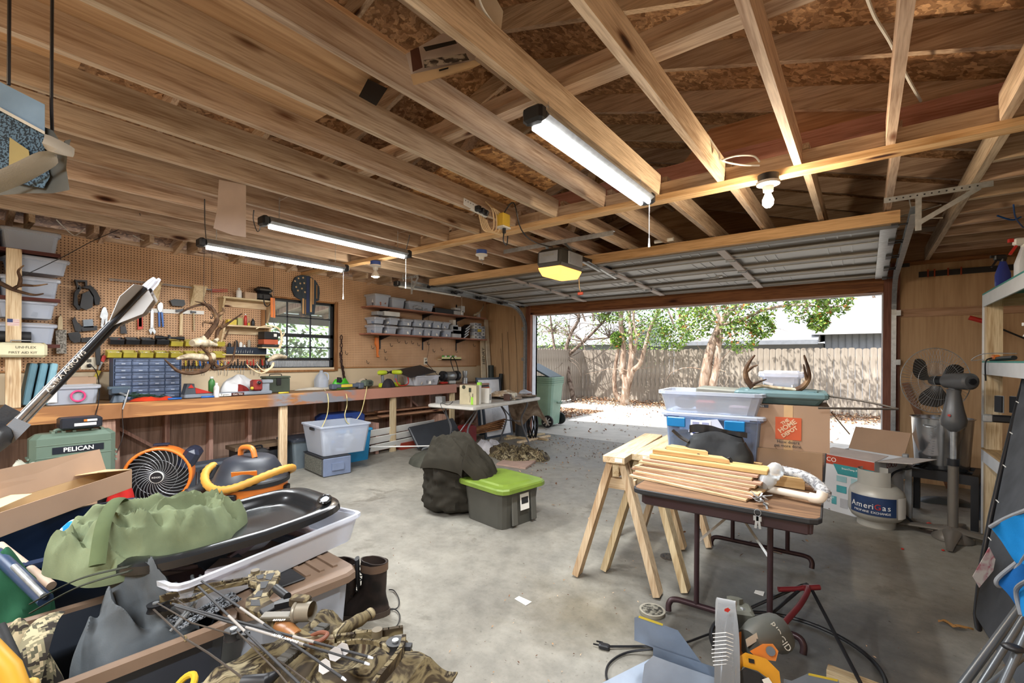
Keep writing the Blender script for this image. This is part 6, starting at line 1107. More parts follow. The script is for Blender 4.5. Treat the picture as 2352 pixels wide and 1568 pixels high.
antler('left_antler',[([av(-.13,.01),av(-.165,.06),av(-.17,.12),av(-.15,.17),av(-.12,.215)],.016),([av(-.165,.11),av(-.13,.14,-.01),av(-.10,.152,-.02)],.008),([av(-.14,.02),av(-.10,.045,-.02),av(-.05,.065,-.04)],.009)],'',an);antler('right_antler',[([av(.10,.0),av(.14,.03),av(.165,.08),av(.16,.14),av(.14,.215)],.015),([av(.155,.06),av(.148,.11,-.02),av(.14,.16,-.03)],.008)],'',an)
m=MB();m.tube(wire([av(-.13,.01),av(-.07,.02),av(0,.012),av(.10,.005)]),.016,10,fl=.6);P('skull_plate',m,BONE,an,True)
cable('thin_rod',[BX2+Vector((.19,.02,1.07)),BX2+Vector((.27,-.04,.97))],.003,M('#6a5a48',.6),'thin feathered stick hanging down right of the moving box','stick')
# ---------------- trim kit box and propane tank ----------------
lo=thing('product_box','white product box with orange band and teal pictures, lid flaps open','cardboard box',(-.02,5.16,0),-.45);w_,d_,h_=.44,.48,.50
P('walls',tub(w_,d_,h_,1,.005,.001,.004,.002),M('#c4c6c9',.6,var=.04),lo)
m=MB();m.box((0,-d_/2-.001,h_-.045),(w_-.004,.002,.08));P('orange_band',m,M('#a63a1c',.6),lo);m=MB();m.prism([(-.10,.425),(.218,.425),(.218,.34),(-.06,.34)],'Y',-d_/2-.003,-d_/2-.001);P('teal_band',m,M('#2f8488',.6),lo)
text('LOCO',.055,(-.15,-d_/2-.0025,h_-.045),(1,0,0),(0,0,1),PAPER,lo,False);text('SmartTemp Propane Kit',.022,(.08,-d_/2-.0035,.395),(1,0,0),(0,0,1),PAPER,lo,False);text('LOCO',.06,(w_/2+.001,.03,h_-.05),(0,1,0),(0,0,1),M('#7d2a30',.6),lo,False)
for i,(x,z,w,h,c)in enumerate(((-.03,.30,.08,.05,'#8fb5ba'),(.09,.30,.09,.05,'#9bb9bd'),(-.03,.21,.08,.06,'#3d8f96'),(.1,.20,.06,.05,'#7b5a50'),(-.09,.10,.04,.07,'#4b9aa0'),(.11,.10,.035,.09,'#3d3230'),(-.01,.09,.06,.08,'#a7a8ac'))):m=MB();m.box((x,-d_/2-.0015,z),(w,.002,h));P('printed_picture',m,M(c,.6),lo)
for i,(a,b,c)in enumerate((((0,-d_/2,h_),(.0,.25,.05),(.44,0,0)),((0,d_/2,h_),(0,.12,.20),(.44,0,0)),((w_/2,0,h_),(.24,0,.03),(0,.40,0)))):
 a,b,c=Vector(a),Vector(b),Vector(c);n_=b.cross(c).normalized()*.002
 if i==0:b=Vector((0,.22,.03))
 m=MB();q=[a-c/2,a+c/2,a+c/2+b,a-c/2+b];m.add([v-n_ for v in q]+[v+n_ for v in q],[(3,2,1,0),(4,5,6,7),(0,1,5,4),(1,2,6,5),(2,3,7,6),(3,0,4,7)]);P('lid_flap',m,[M('#b8aba2',.7),CARD,M('#b9b0a8',.7)][i],lo)
pt_=thing('propane_tank','pale grey propane tank with navy label in front of the white product box','gas cylinder',(.085,4.80,0));TK=M('#a8a59c',.4,.1,.06)
m=MB();m.lathe([(.001,.03),(.10,.035),(.165,.07),(.185,.11),(.187,.13),(.187,.25),(.175,.29),(.13,.33),(.06,.355),(.001,.36)],n=40);P('tank_body',m,TK,pt_)
m=MB();m.lathe([(.125,.0),(.128,.0),(.128,.05),(.125,.05)],n=32);P('foot_ring',m,TK,pt_)
m=MB();m.surf(lambda u,v:Vector((.125*math.cos(.9+u*4.6),.125*math.sin(.9+u*4.6),.32+v*.13)),26,5);m.surf(lambda u,v:Vector((.122*math.cos(.9+u*4.6),.122*math.sin(.9+u*4.6),.32+v*.13)),26,5);P('collar',m,TK,pt_)
m=MB();m.cyl((0,0,.35),(0,0,.41),.016,n=12);m.cyl((0,0,.385),(.03,-.03,.385),.011,n=10);m.cyl((0,0,.41),(0,0,.425),.022,n=8);P('valve',m,M('#8a7448',.35,.7),pt_)
LR=.1885
def arc(u,v,r=LR):a=-PI/2-1.05+u*1.75;return Vector((r*math.cos(a),r*math.sin(a),.115+v*.145))
m=MB();m.surf(lambda u,v:arc(u,v),24,3);P('navy_label',m,M('#1d3358',.5,var=.25,sc=6),pt_)
m=MB();m.surf(lambda u,v:Vector((LR*math.cos(-.80+u*.55),LR*math.sin(-.80+u*.55),.10+v*.165)),8,3);P('warning_label',m,PAPER,pt_)
def curved_text(s,size,z,a0,mat,red=None):
 wd={'i':.24,'r':.36,'m':.86,'e':.56,'A':.68,'G':.76,'a':.56,'s':.5,' ':.3,'I':.28};a=a0;r=LR+.001
 for ch in s:
  w=wd.get(ch,.68)*size/r;c=a+w/2
  if ch!=' ':text(ch,size,(r*math.cos(c),r*math.sin(c),z),(-math.sin(c),math.cos(c),0),(0,0,1),red if(red and ch=='G')else mat,pt_,False,ext=.0004)
  a+=w
curved_text('AmeriGas',.062,.185,-PI/2-.98,PAPER,RED);curved_text('PROPANE EXCHANGE',.024,.14,-PI/2-.85,PAPER)
# ---------------- pedestal fan ----------------
fn_=thing('pedestal_fan','grey pedestal fan with three blades and wire cage, turned toward the wall','fan',(.535,4.75,0));FG=M('#5a5b5d',.35,.3,.06);FB=M('#6d675f',.35,.3,.06)
m=MB()
for k,a in enumerate((PI*.93,PI*1.45,PI*1.93,PI*.42)):
 L=.46 if k!=1 else .34;q=[(Vector((math.cos(a)*L*t,math.sin(a)*L*t,.062*(1-t)**.8+.016)))for t in[i/10 for i in range(11)]];m.tube(q,[.075-.058*(i/10)**.7 for i in range(11)],12,fl=.38,up=(0,0,1))
m.lathe([(.001,.10),(.05,.098),(.09,.07),(.12,.02),(.12,.004),(.001,.004)],n=28);P('base',m,FB,fn_)
m=MB();m.cyl((0,0,.09),(0,0,.58),.031,n=20);m.cyl((0,0,.56),(0,0,.61),.037,n=20,mi=1);P('lower_pole',m,[FB,BLK],fn_);m=MB();m.cyl((0,0,.6),(0,0,.84),.018,n=16);P('upper_pole',m,GALV,fn_)
m=MB();m.lathe([(.001,.80),(.03,.82),(.072,.86),(.078,.90),(.058,.99),(.04,1.10),(.045,1.13),(.001,1.14)],n=28,sx=1.0,sy=.8);P('control_housing',m,FG,fn_);m=MB();m.cyl((-.03,-.055,.94),(-.032,-.066,.94),.009,n=12);P('red_button',m,RED,fn_)
fd=Vector((-.52,.85,-.02)).normalized();mc=Vector((0,0,1.195));m=MB();m.tube([mc-fd*.15,mc-fd*.14,mc-fd*.02,mc+fd*.06,mc+fd*.07],[.045,.06,.062,.055,.03],20);m.cyl((0,0,1.12),(0,0,1.16),.03);P('motor_housing',m,FG,fn_);m=MB();m.cyl(mc-fd*.152,mc-fd*.165,.022,n=16);P('rear_knob',m,BLK,fn_)
Rf=fd.to_track_quat('Z','Y').to_matrix();cc_=mc+fd*.17
m=MB();m.cyl(mc+fd*.07,cc_+fd*.03,.035,n=16);P('hub',m,BLK,fn_)
for k in range(3):
 a0=2*PI*k/3+.5;m=MB()
 def bl(u,v,s=0):r=.045+u*.165;wd=.16+.62*math.sin(PI*min(1,u*.9+.08))**.6*(1 if u<.93 else .8);a=a0+(v-.5)*wd*1.5+u*.25;return cc_+Rf@Vector((r*math.cos(a),r*math.sin(a),(v-.5)*.05+s))
 m.surf(lambda u,v:bl(u,v),12,8);m.surf(lambda u,v:bl(u,v,.002),12,8);P('blade',m,M('#2d2a28',.4),fn_)
m=MB();RG=.255
for k in range(60):
 a=2*PI*k/60;m.tube([cc_+Rf@Vector((r*math.cos(a),r*math.sin(a),-.05+.05*(r/RG)**2))for r in(.05,.12,.19,RG)],.0011,3);m.tube([cc_+Rf@Vector((r*math.cos(a),r*math.sin(a),.055-.05*(r/RG)**2))for r in(.04,.12,.19,RG)],.0011,3)
for r,z in((RG,.0),(.15,-.035),(.15,.04),(.05,.055),(.05,-.05)):m.tube([cc_+Rf@Vector((r*math.cos(a),r*math.sin(a),z))for a in[2*PI*i/48 for i in range(48)]],.003 if r==RG else .0015,5,closed=True)
P('wire_cage',m,GALV,fn_)
# ---------------- pot on a black burner stand ----------------
sd_=thing('burner_stand','black square burner stand with tall legs in front of the tan wall','stand',(.545,5.35,0),-.2);m=MB()
for sx in(-1,1):
 for sy in(-1,1):m=MB();m.box((sx*.20,sy*.20,.21),(.045,.045,.42));P('leg',m,[M('#8d8f90',.4,.5),BLK,BLK,M('#27303c',.4)][(sx>0)*2+(sy>0)],sd_)
m=MB();m.box((0,-.20,.395),(.44,.04,.075));m.box((0,.20,.395),(.44,.04,.075));m.box((-.20,0,.395),(.04,.40,.075));m.box((.20,0,.395),(.04,.4,.075));m.box((0,0,.425),(.36,.03,.012));P('top_frame',m,BLK,sd_)
m=MB();m.box((-.235,-.12,.42),(.04,.05,.22),bev=.005);P('control_box',m,GALV,sd_)
po=thing('steel_pot','tall shiny stainless pot with measuring marks on the black stand','pot',(.53,5.36,.4335));m=MB();m.lathe([(.001,.004),(.17,.0),(.175,.01),(.20,.42),(.21,.425),(.21,.43),(.198,.43),(.17,.012),(.001,.012)],n=44);P('pot_body',m,M('#b4b6ba',.18,.95,.05),po);m=MB();[m.box((-.09+.0,-.163-.00053*k*12,.06+.02*k),(.022,.002,.003),(0,0,-.5))for k in range(14)];P('level_marks',m,GRY,po)
m=MB();m.tube(wire([(-.13,-.16,.37),(-.12,-.19,.36),(-.07,-.2,.36),(-.05,-.19,.37)]),.004,6);P('handle',m,GALV,po)
cable('gas_hose',[(.42,5.30,.42),(.26,5.1,.42),(.18,4.98,.36),(.20,4.90,.18),(.34,4.86,.03),(.40,4.92,.02)],.009,BLK,'black gas hose looping from the burner stand to the floor')
rg=thing('gas_regulator','red knobbed regulator valve lying on the floor by the fan','regulator',(.42,4.95,0));m=MB();m.sph((0,0,.03),(.022,.022,.02));m.sph((.04,-.02,.025),(.024,.024,.022));P('red_knob',m,RED,rg);m=MB();m.cyl((-.01,0,.02),(.05,-.01,.02),.014);P('brass_body',m,GALV,rg)
# wooden stick, wall rail with red hooks
m=MB();m.beam((.72,6.62,0.01),(.36,6.70,1.10),.055,.02,(0,1,0));one('leaning_stick',m,wood('#6a4a34','#8f6a4c','X',name='stick_wood'),'thin wooden slat leaning on the tan wall behind the pot','slat')
hr=thing('tool_rail','long black wall rail with small red hooks on the tan wall','rail',(.9,YB-.02,2.30));m=MB();a,b=ony(2110,631,YB),ony(2345,606,YB);m.bb(a.x,XR-.02,YB-.015,YB-.001,a.z-.03,a.z+.03);P('rail_bar',m,BLK,hr,True)
for px in(2131,2146,2177,2207):p=ony(px,622,YB);m=MB();m.box((p.x,YB-.022,a.z+.005),(.012,.016,.085),bev=.003);P('red_hook',m,M('#a8401f',.5),hr,True)
m=MB();p=ony(2070,611,YB);m.box((p.x+.02,YB-.04,p.z),(.10,.01,.04));one('strap_plate',m,DMET,'small dark metal plate at the top of the right door stud','bracket')
# ---------------- right shelf unit ----------------
SX=.73;ru=thing('wall_shelving','white fronted wooden shelving unit along the right wall','shelf',(SX,4.2,0));PW=M('#c4c8cc',.6,var=.05)
for y in(5.0,3.2):m=MB();m.bb(SX+.019,SX+.105,y,y+.09,0,1.86)if y<4 else m.bb(SX+.012,SX+.10,y,y+.085,0,1.86);P('post',m,WLZ,ru,True)
for y in(5.0,3.2):m=MB();m.bb(XR-.1,XR-.01,y,y+.085,0,1.86);P('post',m,WLZ,ru,True)
m=MB();m.bb(SX,SX+.0115,5.07,5.085,0,1.86);P('white_edge',m,PW,ru,True)
for z,mt in((1.86,0),(1.335,0),(.66,0)):
 m=MB();m.bb(SX,SX+.0115,2.9,5.069,z-.09,z);P('front_rail',m,PW,ru,True);m=MB();m.bb(SX,XR-.01,2.9,5.085,z,z+.012);P('shelf_board',m,M('#2f7f78',.6)if z>1 else wood('#8a7250','#b5986c','Y',name='shelf_ply'),ru,True)
 m=MB();m.bb(SX+.1,XR-.01,5.06,5.085,z-.09,z);P('end_rail',m,WL,ru,True)
def spray(loc,label,body,trig,s=1.0):
 t=thing('spray_bottle',label,'bottle',loc,.3);m=MB();loft(m,[loop8(.075*s,.05*s,.02*s,0),loop8(.085*s,.06*s,.022*s,.02*s),loop8(.085*s,.06*s,.022*s,.10*s),loop8(.05*s,.045*s,.018*s,.165*s),loop8(.03*s,.03*s,.012*s,.20*s)],sm=True);P('bottle_body',m,body,t)
 m=MB();m.box((-.015*s,0,.225*s),(.075*s,.028*s,.045*s),bev=.008*s);m.cyl((0,0,.195*s),(0,0,.215*s),.018*s);P('spray_head',m,WHT if trig is not BLK else BLK,t);m=MB();m.box((-.062*s,0,.235*s),(.02*s,.018*s,.02*s));m.beam((-.035*s,0,.21*s),(-.065*s,0,.155*s),.014*s,.01*s);P('trigger',m,trig,t)
spray((SX+.10,4.42,1.873),'white spray bottle with red trigger on the top right shelf',M('#cfd2d8',.4),RED,1.15);spray((SX+.05,4.72,1.873),'translucent blue-violet spray bottle left of the white one',clear(hexc('#3d4a9a'),.6,.2,'violet_plastic'),BLK,.95)
spray((SX+.14,4.17,1.873),'clear spray bottle cut by the right photo edge on the top shelf',clear((.8,.9,1),.35,.2),M('#5aa0d8',.4),1.05);spray((SX+.10,4.13,1.349),'clear cleaner bottle on the middle right shelf at the photo edge',clear((.85,.93,1),.35,.2),WHT,.95)
m=MB();m.tube(wire([(SX+.04,5.0,1.36),(SX+.05,4.8,1.365),(SX+.07,4.5,1.37)]),.016,8);one('black_grip_tool',m,BLK,'black handled tool lying along the middle right shelf','tool');m=MB();m.tube([(SX+.04,4.90,1.375),(SX+.045,4.84,1.375)],.02,10);one('orange_collar',m,ORG,'orange ring lying on the middle right shelf beside the black tool','collar')
cable('white_wire',[(SX-.0,5.05,1.36),(SX-.07,5.0,1.352),(SX-.03,4.8,1.40),(SX+.1,4.6,1.40)],.003,GALV,'thin wire loop at the end of the middle right shelf');cable('black_strap',[(SX+.02,4.86,1.37),(SX-.015,4.84,1.34),(SX-.012,4.85,1.20)],.005,BLK,'black strap hanging over the middle right shelf front','strap')
m=MB();a,b=ony(2226,729,6.2),ony(2256,737,6.2);m.tube([a,b+(b-a)*.3],.022,12);m.tube([b,b+Vector((.35,0,-.22))],.008,8,mi=1);one('red_grip_bar',m,[RED,BLK],'red handled bar resting across the shelving post','bar')
gm=thing('small_grinder','black motor with belt arm standing on the low right shelf','motor',(SX+.22,4.45,.673));m=MB();m.tube([(-.08,0,.13),(-.07,0,.13),(.10,0,.13),(.12,0,.13)],[.07,.095,.095,.07],20);m.box((0,0,.03),(.15,.13,.06));P('motor_body',m,M('#26292d',.4,.3),gm)
m=MB();m.box((-.12,.05,.28),(.34,.05,.05),bev=.01);P('arm',m,BLK,gm);m=MB();m.box((-.275,.05,.28),(.05,.055,.052),bev=.006);P('chrome_end',m,GALV,gm)
for s in(0,1):m=MB();m.box((-.22+.07*s,.05,.38),(.012,.055,.11),(0,0,.5));m.box((-.215+.07*s,.05,.38),(.004,.06,.115),(0,0,.5),mi=1);P('clamp_plate',m,[BLK,GALV],gm)
m=crumple((SX+.25,4.8,.001),.18,.2,.3,0,3,40,14);one('white_bag',m,FROST,'crumpled white plastic bag under the right shelving','bag');m=crumple((SX+.32,4.62,.32),.16,.2,.22,0,5,40,14);one('blue_cloth',m,cloth('#174a9c'),'blue cloth heap under the right shelving','cloth')
m=MB();m.bb(SX+.2,XR-.05,4.45,4.80,.001,.318);one('grey_box',m,GRY,'dark box holding the blue cloth under the shelving','box')
m=crumple((.62,5.95,.001),.22,.10,.05,.2,3,30,10);one('dark_mat',m,M('#4c5254',.5),'dark flat lid lying on the floor behind the fan','lid')
# ---------------- leaning grey panel and blue camp chair at the right edge ----------------
lp=thing('camp_cot','dark grey fabric panel with black tube frame leaning at the right photo edge','panel',(.95,2.6,0));A0,A1=onz(2243,1412,.03),ond(2352,868,2.95);B0,B1=onz(2420,1700,.03),ond(2640,900,2.05)
m=MB();n_=(A1-A0).cross(B0-A0).normalized()*.008;q=[A0,A1,B1,B0];m.add([v-n_ for v in q]+[v+n_ for v in q],[(3,2,1,0),(4,5,6,7),(0,1,5,4),(1,2,6,5),(2,3,7,6),(3,0,4,7)]);P('fabric',m,cloth('#4a4d52'),lp,True);m=MB();m.tube(wire([B0,A0,A0.lerp(A1,.93),A1+Vector((.06,0,.02)),B1],res=5),.014,10);P('tube_frame',m,BLK,lp,True)
for k in range(6):p=A0.lerp(A1,.12+.15*k);m=MB();m.tube(wire([p,p+Vector((-.012,0,.012)),p+Vector((.0,-.03,.0)),p+Vector((.01,0,-.01))]),.003,5);P('cord_tie',m,WHT,lp,True)
m=MB();q=[ond(*p,2.25)for p in((2272,1256),(2286,1284),(2281,1310),(2249,1349),(2234,1323))];n_=(q[1]-q[0]).cross(q[3]-q[0]).normalized()*.001;m.add([v-n_ for v in q]+[v+n_ for v in q],[(4,3,2,1,0),(5,6,7,8,9)]+[(i,(i+1)%5,5+(i+1)%5,5+i)for i in range(5)]);one('hang_tag',m,patches([(.4,'#d8d4d0'),(.55,'#c9b0b4'),(.62,'#b8707c')],20,2,.7),'white and pink paper tag hanging on the grey panel edge','tag')
ch_=thing('camp_chair','folded bright blue camp chair with grey trim and steel tubes at lower right','chair',onz(2400,1640,0));BC=cloth('#1b78b8');BD=cloth('#114a80');TRM=cloth('#77797c')
def panel3(pts,mat,nm_,sag=.03):
 q=[ond(x,y,d)for x,y,d in pts];m=MB()
 def f(u,v,s=0):p=(q[0]*(1-u)+q[1]*u)*(1-v)+(q[3]*(1-u)+q[2]*u)*v;return p+Vector((.3,.3,.1))*sag*(math.sin(PI*u)*math.sin(PI*v)+.25*math.sin(u*9+v*5))+Vector((.002,.002,0))*s
 m.surf(lambda u,v:f(u,v),14,14);m.surf(lambda u,v:f(u,v,1),14,14);P(nm_,m,mat,ch_,True);return q
q1=panel3([(2274,1210,1.75),(2365,1168,1.6),(2370,1300,1.6),(2335,1292,1.7)],BC,'blue_seat');q2=panel3([(2335,1290,1.72),(2372,1262,1.6),(2374,1440,1.58),(2290,1335,1.72)],BD,'blue_pocket');q3=panel3([(2338,1345,1.62),(2380,1300,1.5),(2382,1445,1.5),(2345,1410,1.6)],BC,'blue_side')
for k,pts in enumerate(([(2274,1210,1.75),(2310,1190,1.7),(2365,1168,1.6)],[(2335,1292,1.72),(2290,1330,1.72),(2300,1345,1.72),(2340,1300,1.7),(2366,1262,1.6)],[(2345,1412,1.6),(2334,1355,1.62),(2366,1330,1.5)])):m=MB();m.tube(wire([ond(x,y,d-.005)for x,y,d in pts]),.007,8);P('grey_trim',m,TRM,ch_,True)
for k,(a,b,r)in enumerate((((2190,1600,1.62),(2350,1385,1.75),.014),((2236,1600,1.6),(2362,1400,1.7),.011),((2225,1612,1.5),(2360,1500,1.6),.009),((2290,1600,1.5),(2368,1430,1.55),.012))):m=MB();m.cyl(ond(*a),ond(*b),r,n=12);P('steel_tube',m,M('#606468',.35,.6),ch_,True)
m=MB();m.sph(ond(2327,1487,1.52),(.03,.02,.012));P('black_clip',m,BLK,ch_,True)
# ---------------- near left pile ----------------
def sl(name,pts,t,mat,parent=None,label=None,cat=None,d=None,group=None):
 """solid plate: outline at measured distances, real thickness t going away from the viewer"""
 q=[ond(*(p if len(p)==3 else(p[0],p[1],d)))for p in pts];n=len(q);v=sum(q,Vector())/n-Vector((0,0,H));v=v.normalized()*t;m=MB()
 m.add(q+[p+v for p in q],[tuple(range(n)),tuple(range(2*n-1,n-1,-1))]+[(i,n+i,n+(i+1)%n,(i+1)%n)for i in range(n)])
 if parent is not None:return P(name,m,mat,parent,True)
 return one(name,m,mat,label,cat,group)
TANP=M('#75604f',.5,var=.08);GBODY=M('#2a2f38',.45)
tA=storage('storage_tote','large open dark grey tote with tan rim filled with bags at lower left','tote',(-2.02,.30,0),.52,.78,.41,-.06,GBODY,None,None,None,.92,c=.05)
m=MB();loft(m,[loop8(.54,.80,.05,.385),loop8(.56,.82,.06,.39),loop8(.56,.82,.06,.425),loop8(.52,.78,.05,.43),loop8(.49,.75,.05,.425),loop8(.49,.75,.05,.39)],cap0=False,cap1=False);P('tan_rim',m,TANP,tA);m=MB();m.box((.246,0,.24),(.004,.74,.004));P('side_line',m,GRY,tA)
tB=storage('storage_tote','frosted tote with closed tan ribbed lid beside the open grey tote','tote',(-2.0,.945,0),.50,.44,.39,-.04,FROST,None,None,None,.9,c=.05)
m=slab(.54,.47,.385,.425,.06);[m.box((.0,y,.428),(.34,.02,.008))for y in(.05,.11,.17)];P('lid',m,TANP,tB);m=MB();m.box((.06,-.06,.431),(.26,.18,.008),bev=.003);P('flag_pad',m,BLKM,tB)
st5=[(.012 if k%2==0 else .005)for k in range(10)]
for i in range(7):m=MB();cx,cy=.0+.035*(i%4),-.11+.05*(i//4)+.02*(i%2);m.prism([(cx+st5[k]*math.cos(PI*k/5),cy+st5[k]*math.sin(PI*k/5))for k in range(10)],'Z',.4352,.4365);P('white_star',m,PAPER,tB)
m=MB();m.box((0,0,.12),(.40,.34,.16),bev=.03);P('grey_contents',m,M('#5a6674',.7),tB)
ob=storage('storage_bin','long shallow open clear bin resting aslant on the tan lidded tote','storage bin',(-2.12,.90,.437),.44,.86,.125,.20,CLR,None,None,[M('#8a7f8c',.6),M('#5e6f8a',.6),M('#a8a0a4',.6)],.93,rot=(0,.0,.20),fh=.5,c=.04)
# black plastic sled
sd=thing('sled','glossy black plastic sled with oval hand hole lying across the pile','sled',(-2.20,.835,.562));SLX,SLY=.275,.43
def slf(u,v):
 a=2*PI*u;e=4.5;cx,sy=math.cos(a),math.sin(a);rr_=(abs(cx)**e+abs(sy)**e)**(-1/e);X,Y=cx*rr_,sy*rr_;k=v
 prof=[(0,.014),(.55,.012),(.70,.016),(.78,.052),(.86,.062),(.93,.058),(.985,.05),(1.0,.03),(1.0,.0)];
 for(a0,z0),(a1,z1)in zip(prof[:-1],prof[1:]):
  if a0<=k<=a1 and a1>a0:z=z0+(z1-z0)*(k-a0)/(a1-a0);break
 else:z=.05
 x,y=X*k*SLX,Y*k*SLY;z+=.012*math.cos(y*9)*(1-k)+.035*max(0,y/SLY-.1)
 if k>.8 and y>.5:z+=.0
 return Vector((x,y,z))
m=MB();ks=[0,.12,.25,.4,.55,.62,.68,.72,.75,.78,.82,.86,.90,.93,.96,.985,1.0]
NU=72;vs=[slf(i/NU,k)for i in range(NU)for k in ks];nk=len(ks);hc=Vector((.13,.375,0));fs=[]
def inh(p):d=p-hc;a=.5;x=d.x*math.cos(a)-d.y*math.sin(a);y=d.x*math.sin(a)+d.y*math.cos(a);return(x/.075)**2+(y/.026)**2<1
for i in range(NU):
 for j in range(nk-1):fs.append((i*nk+j,((i+1)%NU)*nk+j,((i+1)%NU)*nk+j+1,i*nk+j+1))
m.add(vs,fs,0,True);m.add([v-Vector((0,0,.006))for v in vs],[f[::-1]for f in fs],0,True)
SLM=M('#1a1c1e',.2,0,.1,4);P('sled_shell',m,SLM,sd)
m=MB();hx=slf(0,0);c=Vector((.155,.35,.096));R=Matrix.Rotation(-.62,3,'Z');m.tube([c+R@Vector((.062*math.cos(a),.025*math.sin(a),0))for a in[2*PI*k/24 for k in range(24)]],.007,8,closed=True);P('hole_rim',m,SLM,sd)
m=MB();m.prism([((c+R@Vector((.058*math.cos(a),.022*math.sin(a),0))).x,(c+R@Vector((.058*math.cos(a),.022*math.sin(a),0))).y)for a in[2*PI*k/24 for k in range(24)]],'Z',c.z-.008,c.z-.001);P('hand_hole',m,M('#a9adb8',.5),sd)
# olive shirt
OLV=cloth('#6a7459',260,.25)
def drape(c,poly_r,h,folds,seed,mat,name,label,cat,amp=.5,nr=44,nu=110,droop=0.,rot=0):
 m=MB();c=Vector(c);cs,sn=math.cos(rot),math.sin(rot)
 def fn(u,v):
  a=2*PI*u;r=v;rad=poly_r(a);x,y=math.cos(a)*rad*r,math.sin(a)*rad*r;p=Vector((x*5.6,y*5.6,seed));q=noise.noise_vector(p*.7)*1.1
  r1=1-abs(noise.noise(p*1.1+q))*3;r2=1-abs(noise.noise(p*2.3+q*1.5+Vector((5,2,1))))*3;f=noise.noise(p*.8)
  ed=max(0,1-r**5)**.5;r3=1-abs(noise.noise(p*3.6+q*2.5+Vector((1,7,3))))*3;z=h*ed*(.6+amp*(.5*r1+.34*r2+.14*r3+.4*f))-droop*r*r
  z+=.018*math.sin(a*folds+3*f)*r*ed
  return Vector((c.x+x*cs-y*sn,c.y+x*sn+y*cs,c.z+(z if r<.999 else z-.012)))
 m.surf(fn,nu,nr,cu=True);return one(name,m,mat,label,cat)
drape((-2.25,.585,.565),lambda a:.265+.055*math.cos(2*(a-1.35))+.03*math.sin(5*a),.17,7,3.3,OLV,'olive_shirt','crumpled olive green shirt heaped over the sled and bags','shirt',.62,rot=.15)
m=MB();m.tube(wire([(-2.02,.36,.64),(-2.14,.40,.75),(-2.34,.48,.77),(-2.44,.54,.68)]),.022,8,fl=.35);one('olive_strap',m,cloth('#4f5a3e'),'olive webbing strap loop on the left of the shirt heap','strap')
for i,off in enumerate((0,.035)):m=MB();m.tube(wire([onz(72,1385+off*600,.62),onz(180,1330+off*500,.70),onz(300,1300+off*300,.76)]),.008,6,fl=.3);one('cord_strap',m,cloth('#2e3128'),['upper','lower'][i]+' thin dark strap trailing left off the olive shirt','strap','thin trailing straps')
m=crumple((-1.98,.46,.28),.17,.15,.20,1.2,21,120,44,.6,8,rid=1.9);one('grey_bag',m,cloth('#595e62',200,.25),'grey canvas bag with folds sitting in the open tan rimmed tote','bag')
m=MB();m.tube(wire([(-1.80,.52,.45),(-1.84,.58,.50),(-1.98,.62,.52)]),.006,8);m.tube(wire([(-1.79,.50,.44),(-1.82,.58,.49),(-1.96,.64,.52)]),.005,8);one('zipper_edge',m,M('#6a6d6f',.4,.3),'curved grey zipper band along the grey canvas bag','zipper')
m=crumple((-1.97,.15,.27),.13,.12,.23,.8,33,80,28,.3,7,rid=1.2);one('camouflage_bag',m,DIGI,'digital camouflage pouch at the left end of the open tote','bag')
m=MB();m.tube(wire([(-1.80,.17,.42),(-1.84,.19,.49),(-1.93,.22,.53),(-2.02,.25,.52)]),.035,8,fl=.25);one('camouflage_strap',m,DIGI,'wide digital camouflage strap over the pouch','strap');m=MB();m.tube(wire([(-1.81,.10,.42),(-1.86,.12,.48),(-1.97,.14,.52)]),.022,8,fl=.2);one('grey_webbing',m,cloth('#4c4e48'),'dark grey webbing strap beside the camouflage strap','strap')
m=MB();[m.beam((-1.80-.05*k,.52,.44+.001*k),(-1.82-.05*k,.72,.45),.035,.006)for k in range(3)];one('mesh_straps',m,patches([(.45,'#16181b'),(.55,'#8f949a')],160,1,.8,name='mesh'),'black and grey mesh strips beside the grey bag','straps')
# dark blue tub with the long carton
tub_=storage('storage_tote','large dark blue open tub behind the olive shirt','tote',(-3.04,.28,0),.76,.98,.50,0,M('#0e1b30',.3),None,None,None,.92,c=.06)
m=MB();loft(m,[loop8(.78,1.0,.06,.47),loop8(.80,1.02,.06,.475),loop8(.80,1.02,.06,.50),loop8(.72,.94,.06,.503)],cap0=False,cap1=False);P('tub_rim',m,M('#13233c',.3),tub_)
p1,p2=Vector((-3.02,.16,.52)),Vector((-3.60,.80,.52));ax=(p2-p1).normalized();px_=Vector((-ax.y,ax.x,0))if False else Vector((ax.y,-ax.x,0))*-1
if px_.x>0:px_=-px_
lc=thing('cardboard_box','long open brown carton with tall back flap lying on the dark blue tub','cardboard box',(p1+p2)/2);p1=p1-ax*.35;WD_=.15;UP=Vector((0,0,1))
def pnl(nm_,q,mat,t=.004):
 q=[Vector(v)for v in q];n_=(q[1]-q[0]).cross(q[2]-q[0]).normalized()*t/2;m=MB();k=len(q);m.add([v-n_ for v in q]+[v+n_ for v in q],[tuple(range(k-1,-1,-1)),tuple(range(k,2*k))]+[(i,(i+1)%k,k+(i+1)%k,k+i)for i in range(k)]);return P(nm_,m,mat,lc,True)
hb=.11
pnl('front_wall',[p1,p2,p2+UP*hb,p1+UP*hb],CARD);pnl('back_wall',[p1+px_*WD_,p2+px_*WD_,p2+px_*WD_+UP*hb,p1+px_*WD_+UP*hb],CARDI);pnl('end_wall',[p2,p2+px_*WD_,p2+px_*WD_+UP*hb,p2+UP*hb],CARD);pnl('bottom',[p1,p2,p2+px_*WD_,p1+px_*WD_],CARDI)
b0,b1_=p1+px_*WD_+UP*hb,p2+px_*WD_+UP*hb;pnl('back_flap',[b0,b1_,b1_+UP*.13+px_*.04,b0+UP*.17+px_*.04],CARD)
